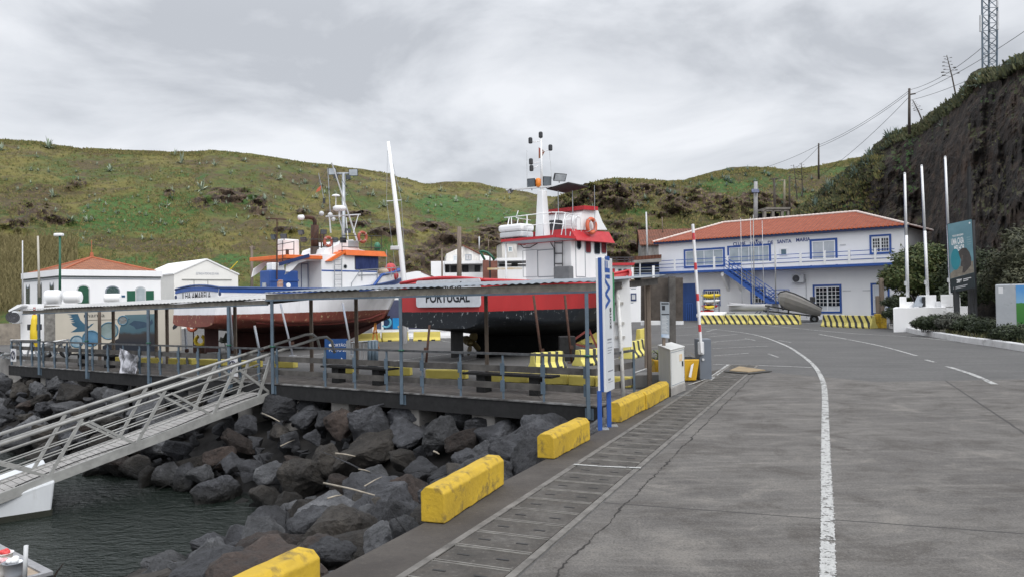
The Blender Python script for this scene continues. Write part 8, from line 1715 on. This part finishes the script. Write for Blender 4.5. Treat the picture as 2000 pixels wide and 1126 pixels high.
# wires
def wire(a, Da, b, Db, sag, lab, r=.02):
    p0, p1 = at(*a, Da), at(*b, Db); q = MB(); q.tube([p0.lerp(p1, i / 16) - V((0, 0, sag * 4 * (i / 16) * (1 - i / 16))) for i in range(17)], r, 4); return tag(q.build('overhead_wire', M_dark), lab, 'wire', 'overhead wires above the cliff')
for a, Da, b, Db, lab in (((1598, 284), 100, (1776, 177), 82, 'upper overhead wire from the saddle pole to the cliff pole'), ((1598, 288), 100, (1776, 181), 82, 'overhead wire just below the upper one at the saddle pole'), ((1600, 345), 100, (1777, 188), 82, 'steep stay wire from the foot of the saddle pole to the cliff pole'), ((1776, 176), 82, (1916, 95), 62, 'overhead wire from the cliff pole to the lattice tower'), ((1778, 186), 82, (2060, 20), 50, 'long overhead wire passing behind the lattice tower'), ((1778, 196), 82, (2060, 70), 50, 'lower overhead wire passing below the lattice tower lattice'), ((1440, 340), 110, (1598, 284), 100, 'overhead wire running from the rocky hill to the saddle pole'), ((1512, 352), 95, (1598, 288), 100, 'overhead wire from the ruin pole up to the saddle pole'), ((1330, 420), 105, (1512, 352), 95, 'overhead wire crossing the rocky hill to the ruin pole')): wire(a, Da, b, Db, .5, lab, .022)
# lattice tower
D0 = 64; lt = thing('lattice_tower', 'blue-grey lattice telecom tower on top of the cliff', 'tower', at(1933, 145, D0)); q = MB(); hz = [-40, 145]; 
def leg(px, dy): return lambda y: at(px + (y - 145) * (0 if False else .006) * (1 if px < 1930 else -1), y, D0 + dy)
lg = [leg(1919, 0.0), leg(1947, 0.1), leg(1931, 1.2)]
for f in lg: q.tube([f(152), f(-60)], .085, 6)
q.build('leg', M_steelblue, lt); q = MB(); ys = list(range(150, -61, -15))
for a, b in ((0, 1), (1, 2), (2, 0)):
    for i in range(len(ys) - 1):
        q.tube([lg[a](ys[i]), lg[b](ys[i])], .03, 4); 
        if i % 2: q.tube([lg[a](ys[i]), lg[b](ys[i + 1])], .035, 4)
        else: q.tube([lg[b](ys[i]), lg[a](ys[i + 1])], .035, 4)
q.build('lattice', M_steelblue, lt)
for px, y0, y1 in ((1915, 30, 62), (1949, 22, 58), (1948, -10, 15)): MB().bar(at(px, y1, D0 - .2), at(px, y0, D0 - .2), .18, .1).build('antenna', M_ltgrey, lt)
# ------------------------------------------------------------------ vegetation
from mathutils.bvhtree import BVHTree
def bvh(o): me = o.data; return BVHTree.FromPolygons([v.co.copy() for v in me.vertices], [tuple(p.vertices) for p in me.polygons])
T_l, T_c, T_r = bvh(hill_left), bvh(hill_center), bvh(cliff_right)
def on_hill(px, py):
    """first hill point seen through a photo pixel"""
    d = ray(px, py).normalized(); best = None
    for T in (T_l, T_c, T_r):
        h = T.ray_cast(CAM, d, 500)
        if h[0] is not None and (best is None or h[3] < best[1]): best = (h[0], h[3], h[1], T)
    return best
def agave_mesh(seed, n=17, up_=.7):
    q = MB(); rr = random.Random(seed)
    for i in range(n):
        an = i * 2.4 + rr.uniform(-.3, .3); el = rr.uniform(.35, 1.35) if i > n * .3 else rr.uniform(.1, .5); L = rr.uniform(.75, 1.1); d = V((math.cos(an) * math.cos(el), math.sin(an) * math.cos(el), math.sin(el))); sd = V((-math.sin(an), math.cos(an), 0)); rows = []
        for j, (t, w_) in enumerate(((0, .05), (.25, .085), (.55, .075), (.8, .04), (1, .004))):
            p = d * L * t + V((0, 0, -.22 * t * t * math.cos(el) * (1.0 if i % 3 else 1.8))); rows.append([p - sd * w_ + V((0, 0, .035 * (w_ > .01))), p, p + sd * w_ + V((0, 0, .035 * (w_ > .01)))])
        q.grid(rows)
    me = bpy.data.meshes.new('agave'); q.bm.to_mesh(me); q.bm.free(); return me
k = NT('agave_leaf'); oi = k.n('ShaderNodeObjectInfo').outputs['Random']; M_aga = k.fin(k.mix(oi, (.22, .275, .20), (.34, .385, .29)), .55)
k = NT('agave_dark'); oi = k.n('ShaderNodeObjectInfo').outputs['Random']; M_agd = k.fin(k.mix(oi, (.10, .15, .12), (.18, .24, .19)), .5)
AG = [agave_mesh(i, 13 + i * 2) for i in range(5)]
for me in AG: me.materials.append(M_aga)
rr = random.Random(77); n_ag = 0
def agave(px, py, r, lab, dark=False, group='agaves on the slopes', sink=.0):
    h = on_hill(px, py)
    if h is None: return None
    o = bpy.data.objects.new('agave', AG[rr.randrange(5)]); scene.collection.objects.link(o); nrm = h[2] if h[2].z > 0 else -h[2]; z = (nrm * .35 + V((0, -.1, 1))).normalized()
    o.location = h[0] - V((0, 0, sink)); o.rotation_euler = (z.to_track_quat('Z', 'X').to_euler()[0], z.to_track_quat('Z', 'X').to_euler()[1], rr.uniform(0, 6.28)); s = r * h[1] / FPX; o.scale = (s, s, s * rr.uniform(1.1, 1.6))
    if dark: o.material_slots[0].link = 'OBJECT'; o.material_slots[0].material = M_agd
    return tag(o, lab, 'agave', group)
for px, py, r, lab in ((95, 290, 17, 'big agave on the skyline at the top of the grassy hill'), (355, 320, 15, 'pale agave high on the grassy hill above the dark outcrop'), (395, 372, 20, 'big agave growing on top of the dark rock outcrop'), (140, 432, 14, 'agave at the end of the pale stony ledge'), (104, 385, 12, 'agave alone on the green patch of the grassy hill'), (1250, 405, 13, 'blue-grey agave on the rocky hill above the stone house'), (215, 335, 14, 'agave below the skyline on the dry grass'), (545, 352, 13, 'agave below the skyline above the blue boat mast'), (420, 325, 12, 'agave on the upper slope right of the highest pale one')): agave(px, py, r, lab)
LA = 'pale agave rosette on the grassy hill behind the boats'
zones = [(0, 700, 290, 420, 70), (160, 620, 380, 470, 62), (600, 1000, 360, 440, 55), (520, 800, 330, 400, 22)]
for x0, x1, y0, y1, n in zones:
    for _ in range(n):
        px = rr.uniform(x0, x1); yy = lerp_poly(left_crest, px); py = rr.uniform(max(y0, yy + 3), y1); agave(px, py, rr.uniform(3.5, 7.5) * (1.6 if rr.random() < .15 else 1), LA)
for _ in range(46): px = rr.uniform(1140, 1600); py = lerp_poly(center_crest, px) + rr.uniform(2, 75); agave(px, py, rr.uniform(6, 11), 'grey-green agave on the rocky hill behind the clubhouse', True)
for _ in range(30): px = rr.uniform(1590, 1760); py = lerp_poly(cliff_crest, px) + rr.uniform(-1, 22); agave(px, py, rr.uniform(10, 18), 'large blue-grey agave along the green edge of the cliff', True, 'agaves along the cliff edge', .2)
for px, py, r in ((1915, 165, 24), (1890, 185, 20), (1930, 150, 22), (1955, 145, 20), (1860, 205, 16), (1985, 125, 20), (1840, 245, 16)): agave(px, py, r, 'dark agave clump on the cliff top below the lattice tower', True, 'agaves along the cliff edge', .2)
# agave flower stalks
def stalk(px0, py0, px1, py1, D, lab):
    p0, p1 = at(px0, py0, D), at(px1, py1, D); t = thing('agave_stalk', lab, 'agave stalk', p0, 0, 'dead agave flower stalks'); MB().tube([p0, p0.lerp(p1, .5) + V((.05, 0, 0)), p1], [.09, .07, .035], 6).build('stalk', M_pole, t); q = MB(); rr_ = random.Random(int(px0))
    for i in range(13):
        f = .50 + .5 * i / 13; c = p0.lerp(p1, f); sg = 1 if i % 2 else -1; L = (1.45 - .9 * (f - .5) * 2) * rr_.uniform(.7, 1.1) * (p1 - p0).length * .12; e = c + V((sg * L, rr_.uniform(-.4, .4) * L, L * .25)); q.tube([c, e], .018, 4); q.ball(e, L * .22, (1.3, 1, .4), 1)
    q.build('flower_branch', M_pole, t)
stalk(1868, 192, 1849, 108, 78, 'tallest dead agave stalk on the cliff top near the lattice tower'); stalk(1803, 240, 1783, 196, 80, 'leaning dead agave stalk right of the cliff utility pole'); stalk(1557, 390, 1550, 322, 100, 'thin agave stalk on the saddle, nearer the ruin'); stalk(1567, 385, 1565, 318, 101, 'thin agave stalk on the saddle, nearer the saddle pole')
# grass tufts, low scrub: too many to count
def tufts(name, boxes, n, hmin, hmax, m, lab, seed, blades=5):
    q = MB(); rr = random.Random(seed); bm = q.bm; k = 0; tries = 0; nr = []
    while k < n and tries < n * 3:
        tries += 1; x0, x1, f = boxes[rr.randrange(len(boxes))]; px = rr.uniform(x0, x1); py = f(px, rr); h = on_hill(px, py)
        if h is None: continue
        k += 1; p = h[0]; s = rr.uniform(hmin, hmax); hn = h[2] if h[2].z > 0 else -h[2]; hn = (hn + V((0, 0, .5))).normalized()
        for b in range(blades):
            an = rr.uniform(0, 6.28); d = V((math.cos(an), math.sin(an), 0)); sd = V((1, rr.uniform(-.5, .5), 0)) * s * rr.uniform(.12, .3); c = p + d * s * rr.uniform(0, 1.0) - V((0, 0, s * .12)); tip = c + d * s * .35 + V((0, 0, s * rr.uniform(.35, .9)))
            bm.faces.new([bm.verts.new(c - sd), bm.verts.new(c + sd), bm.verts.new(tip + sd * .4), bm.verts.new(tip - sd * .5)]); w = (hn + V((rr.gauss(0, .22), rr.gauss(0, .22), rr.gauss(0, .15)))).normalized(); nr += [w] * 4
    o = q.build(name, m, recalc=False, smooth=True); o.data.normals_split_custom_set_from_vertices(nr); return tag(o, lab, 'scrub', kind='stuff')
def scrub_mat(name, cs):
    k = NT(name); geo = k.n('ShaderNodeNewGeometry').outputs['Random Per Island']; big = k.noise(.06, 5, .6); f = k.math('ADD', k.math('MULTIPLY', geo, .55), k.math('MULTIPLY', big, .55)); return k.fin(k.ramp(f, [(.15 + .7 * i / (len(cs) - 1), c) for i, c in enumerate(cs)]), .9)
M_sc1 = scrub_mat('hill_scrub', [(.032, .042, .011), (.062, .082, .018), (.12, .115, .032), (.18, .15, .048), (.095, .07, .032)])
M_sc2 = scrub_mat('dark_scrub', [(.02, .024, .011), (.042, .052, .02), (.07, .078, .028), (.11, .1, .045)])
fl = lambda px, rr: rr.uniform(lerp_poly(left_crest, px) - .5, 560) if rr.random() < .8 else lerp_poly(left_crest, px) + rr.uniform(0, 8)
fc = lambda px, rr: rr.uniform(lerp_poly(center_crest, px) - .5, 500) if rr.random() < .75 else lerp_poly(center_crest, px) + rr.uniform(0, 8)
fr = lambda px, rr: lerp_poly(cliff_crest, px) + rr.uniform(-1, 22 if px > 1730 else 60)
tufts('hillside_scrub', [(-60, 400, fl), (300, 1150, fl)], 15000, .14, .5, M_sc1, 'rough grass and low scrub covering the hill behind the boats', 1)
tufts('hillside_scrub', [(1090, 1720, fc)], 8000, .14, .48, M_sc1, 'rough grass and low scrub covering the rocky hill behind the clubhouse', 2)
tufts('cliff_scrub', [(1540, 2040, fr)], 3000, .15, .5, M_sc2, 'dark scrub along the cliff top and its ledges', 3)
# dry reeds at the foot of the hill on the left
q = MB(); rr = random.Random(8); 
for _ in range(7000):
    px = rr.uniform(-80, 105) if rr.random() < .85 else rr.uniform(100, 150); py = rr.uniform(470, 612); h = on_hill(px, py)
    if h is None: continue
    p = h[0]; hgt = rr.uniform(.8, 1.9); d = V((rr.gauss(0, .25), rr.gauss(0, .2), 1)); sd = V((1, rr.uniform(-.6, .6), 0)) * .045; m_ = p + d * hgt * .6; t = p + d * hgt + V((rr.gauss(0, .25), 0, 0)); bm = q.bm; bm.faces.new([bm.verts.new(p - sd), bm.verts.new(p + sd), bm.verts.new(m_ + sd), bm.verts.new(m_ - sd)]); bm.faces.new([bm.verts.new(m_ - sd), bm.verts.new(m_ + sd), bm.verts.new(t)])
tag(q.build('dry_reeds', scrub_mat('reed', [(.09, .08, .03), (.16, .135, .055), (.22, .185, .085)]), recalc=False), 'tall straw-coloured reeds at the foot of the hill', 'reeds', kind='stuff')
# leafy crowns
def crown(parent, blobs, n, leaf, m, seed, name='crown'):
    q = MB(); rr = random.Random(seed); bm = q.bm; tot = sum(b[1] ** 2 for b in blobs)
    for c, r, sq in blobs:
        for _ in range(int(n * r * r / tot)):
            d = V((rr.gauss(0, 1), rr.gauss(0, 1), rr.gauss(0, 1))).normalized(); rad = r * rr.uniform(.35, 1.0) ** .6 * (1 + .3 * noise.noise(d * 2.2 + c)); p = c + V((d.x * rad, d.y * rad, d.z * rad * sq))
            a = V((rr.gauss(0, 1), rr.gauss(0, 1), rr.gauss(0, .6))).normalized(); b = a.cross(d); b = b.normalized() if b.length > .05 else V((1, 0, 0)); l = leaf * rr.uniform(.6, 1.4)
            bm.faces.new([bm.verts.new(p - b * l * .3), bm.verts.new(p + a * l * .5 - b * l * .1), bm.verts.new(p + a * l), bm.verts.new(p + a * l * .45 + b * l * .32)])
    return q.build(name, m, parent, recalc=False)
def leaf_mat(name, cs):
    k = NT(name); r = k.n('ShaderNodeNewGeometry').outputs['Random Per Island']; big = k.noise(.9, 4); return k.fin(k.ramp(k.math('ADD', k.math('MULTIPLY', r, .6), k.math('MULTIPLY', big, .5)), [(.2 + .6 * i / (len(cs) - 1), c) for i, c in enumerate(cs)]), .7)
M_leaf = leaf_mat('tamarisk_leaf', [(.016, .026, .008), (.036, .058, .015), (.065, .092, .022), (.10, .105, .035)]); M_hedge = leaf_mat('hedge_leaf', [(.009, .015, .006), (.02, .032, .011), (.038, .052, .018)])
D0 = 49.5; Q = lambda px, py, dy=0.0: at(px, py, D0 + dy)
tr1 = thing('tree', 'dark spreading tamarisk tree between the clubhouse end and the flagpoles', 'tree', Q(1795, 620)); q = MB(); b0 = Q(1800, 622)
for e in ((1752, 545), (1790, 520), (1822, 520), (1772, 560), (1835, 560), (1745, 575)): m_ = b0.lerp(Q(*e), .5) + V((.15, .1, .1)); q.tube([b0 + V((random.uniform(-.2, .2), 0, 0)), m_, Q(*e)], [.13, .08, .03], 6)
q.build('trunk', M_pole, tr1)
crown(tr1, [(Q(1752, 538), 1.1, .7), (Q(1742, 552), .7, .6), (Q(1785, 512), 1.4, .75), (Q(1812, 496), 1.1, .7), (Q(1830, 525, .6), 1.3, .8), (Q(1775, 548), 1.2, .7), (Q(1808, 556), 1.2, .8), (Q(1850, 555, 1.0), 1.2, .9), (Q(1760, 585), .6, .6)], 17000, .24, M_leaf, 4)
tr2 = thing('tree', 'dark bushy tree behind the billboard at the foot of the cliff', 'tree', at(1880, 600, 47)); MB().tube([at(1882, 625, 47.5), at(1880, 520, 47.5)], [.16, .06], 6).build('trunk', M_pole, tr2); crown(tr2, [(at(1880, 540, 47), 1.5, .9), (at(1912, 520, 46), 1.3, .9), (at(1868, 580, 46), 1.2, .8), (at(1925, 560, 45), 1.2, .9)], 9000, .22, M_hedge, 6)
tr3 = thing('bush', 'tall dull green bush hanging over the painted wall', 'bush', at(1990, 560, 40)); MB().tube([V((at(1990, 560, 41).x, 41, .5)), at(1985, 480, 41.5)], [.12, .05], 6).build('stem', M_pole, tr3); crown(tr3, [(at(1975, 520, 40), 1.2, .9), (at(2010, 500, 39), 1.4, 1), (at(1995, 550, 38.5), 1.1, .8), (at(1950, 545, 41), .9, .9), (at(1990, 465, 41.5), .9, .8)], 8000, .2, leaf_mat('olive_leaf', [(.02, .024, .011), (.045, .05, .022), (.085, .085, .045)]), 7)
HG = 'low dark shrubs along the white kerb'
for i, (px, py, D, r, lab) in enumerate(((1805, 620, 39.5, .62, 'low dark shrub by the white kerb in front of the monument'), (1828, 618, 39, .72, 'rounded dark shrub just left of the billboard foot'), (1860, 617, 38.2, .85, 'greyish shrub below the billboard'), (1893, 622, 36.5, .8, 'dark shrub right of the billboard foot'), (1925, 628, 34.5, .75, 'dark shrub nearest the painted wall corner'), (1965, 640, 31.5, .65, 'low shrub in front of the painted wall'), (1992, 640, 30.5, .62, 'low shrub at the edge of view before the painted wall'), (1746, 602, 47.5, .7, 'dark leafy shrub beside the yellow-footed posts'), (1742, 580, 48, .6, 'thin leafy shrub before the shuttered door'))):
    c = at(px, py + 7, D); t = thing('shrub', lab, 'shrub', V((c.x, c.y, .3)), 0, HG); r *= .68; crown(t, [(c, r, .75), (c + V((r * .8, .2, -.1)), r * .7, .7), (c + V((-r * .8, .1, -.12)), r * .7, .7), (c + V((0, -.2, -.25)), r * .8, .6)], 3400, .12, M_hedge if i != 2 else leaf_mat('grey_leaf', [(.03, .034, .026), (.06, .065, .05), (.09, .09, .07)]), 20 + i, 'foliage'); q = MB()
    for j in range(4): q.tube([V((c.x + (j - 1.5) * .08, c.y, .2)), c + V(((j - 1.5) * r * .4, 0, r * .2))], .02, 5)
    q.build('stem', M_pole, t)
q = MB(); rr = random.Random(31); bm = q.bm
for _ in range(2600):
    i = rr.randrange(2, 6); f = rr.random(); a, b = r0[i].lerp(r0[i + 1], f), r1[i].lerp(r1[i + 1], f); p = a.lerp(b, rr.uniform(.0, .45)); s = rr.uniform(.08, .26); an = rr.uniform(0, 6.28); sd = V((math.cos(an), math.sin(an), 0)) * s * .2; t = p + V((rr.gauss(0, .3) * s, rr.gauss(0, .3) * s, s)); bm.faces.new([bm.verts.new(p - sd - V((0, 0, .05))), bm.verts.new(p + sd - V((0, 0, .05))), bm.verts.new(t)])
tag(q.build('verge_grass', scrub_mat('verge_grass', [(.03, .035, .014), (.06, .065, .022), (.11, .10, .045)]), recalc=False), 'rough grass on the verge behind the white kerb', 'grass', kind='stuff')
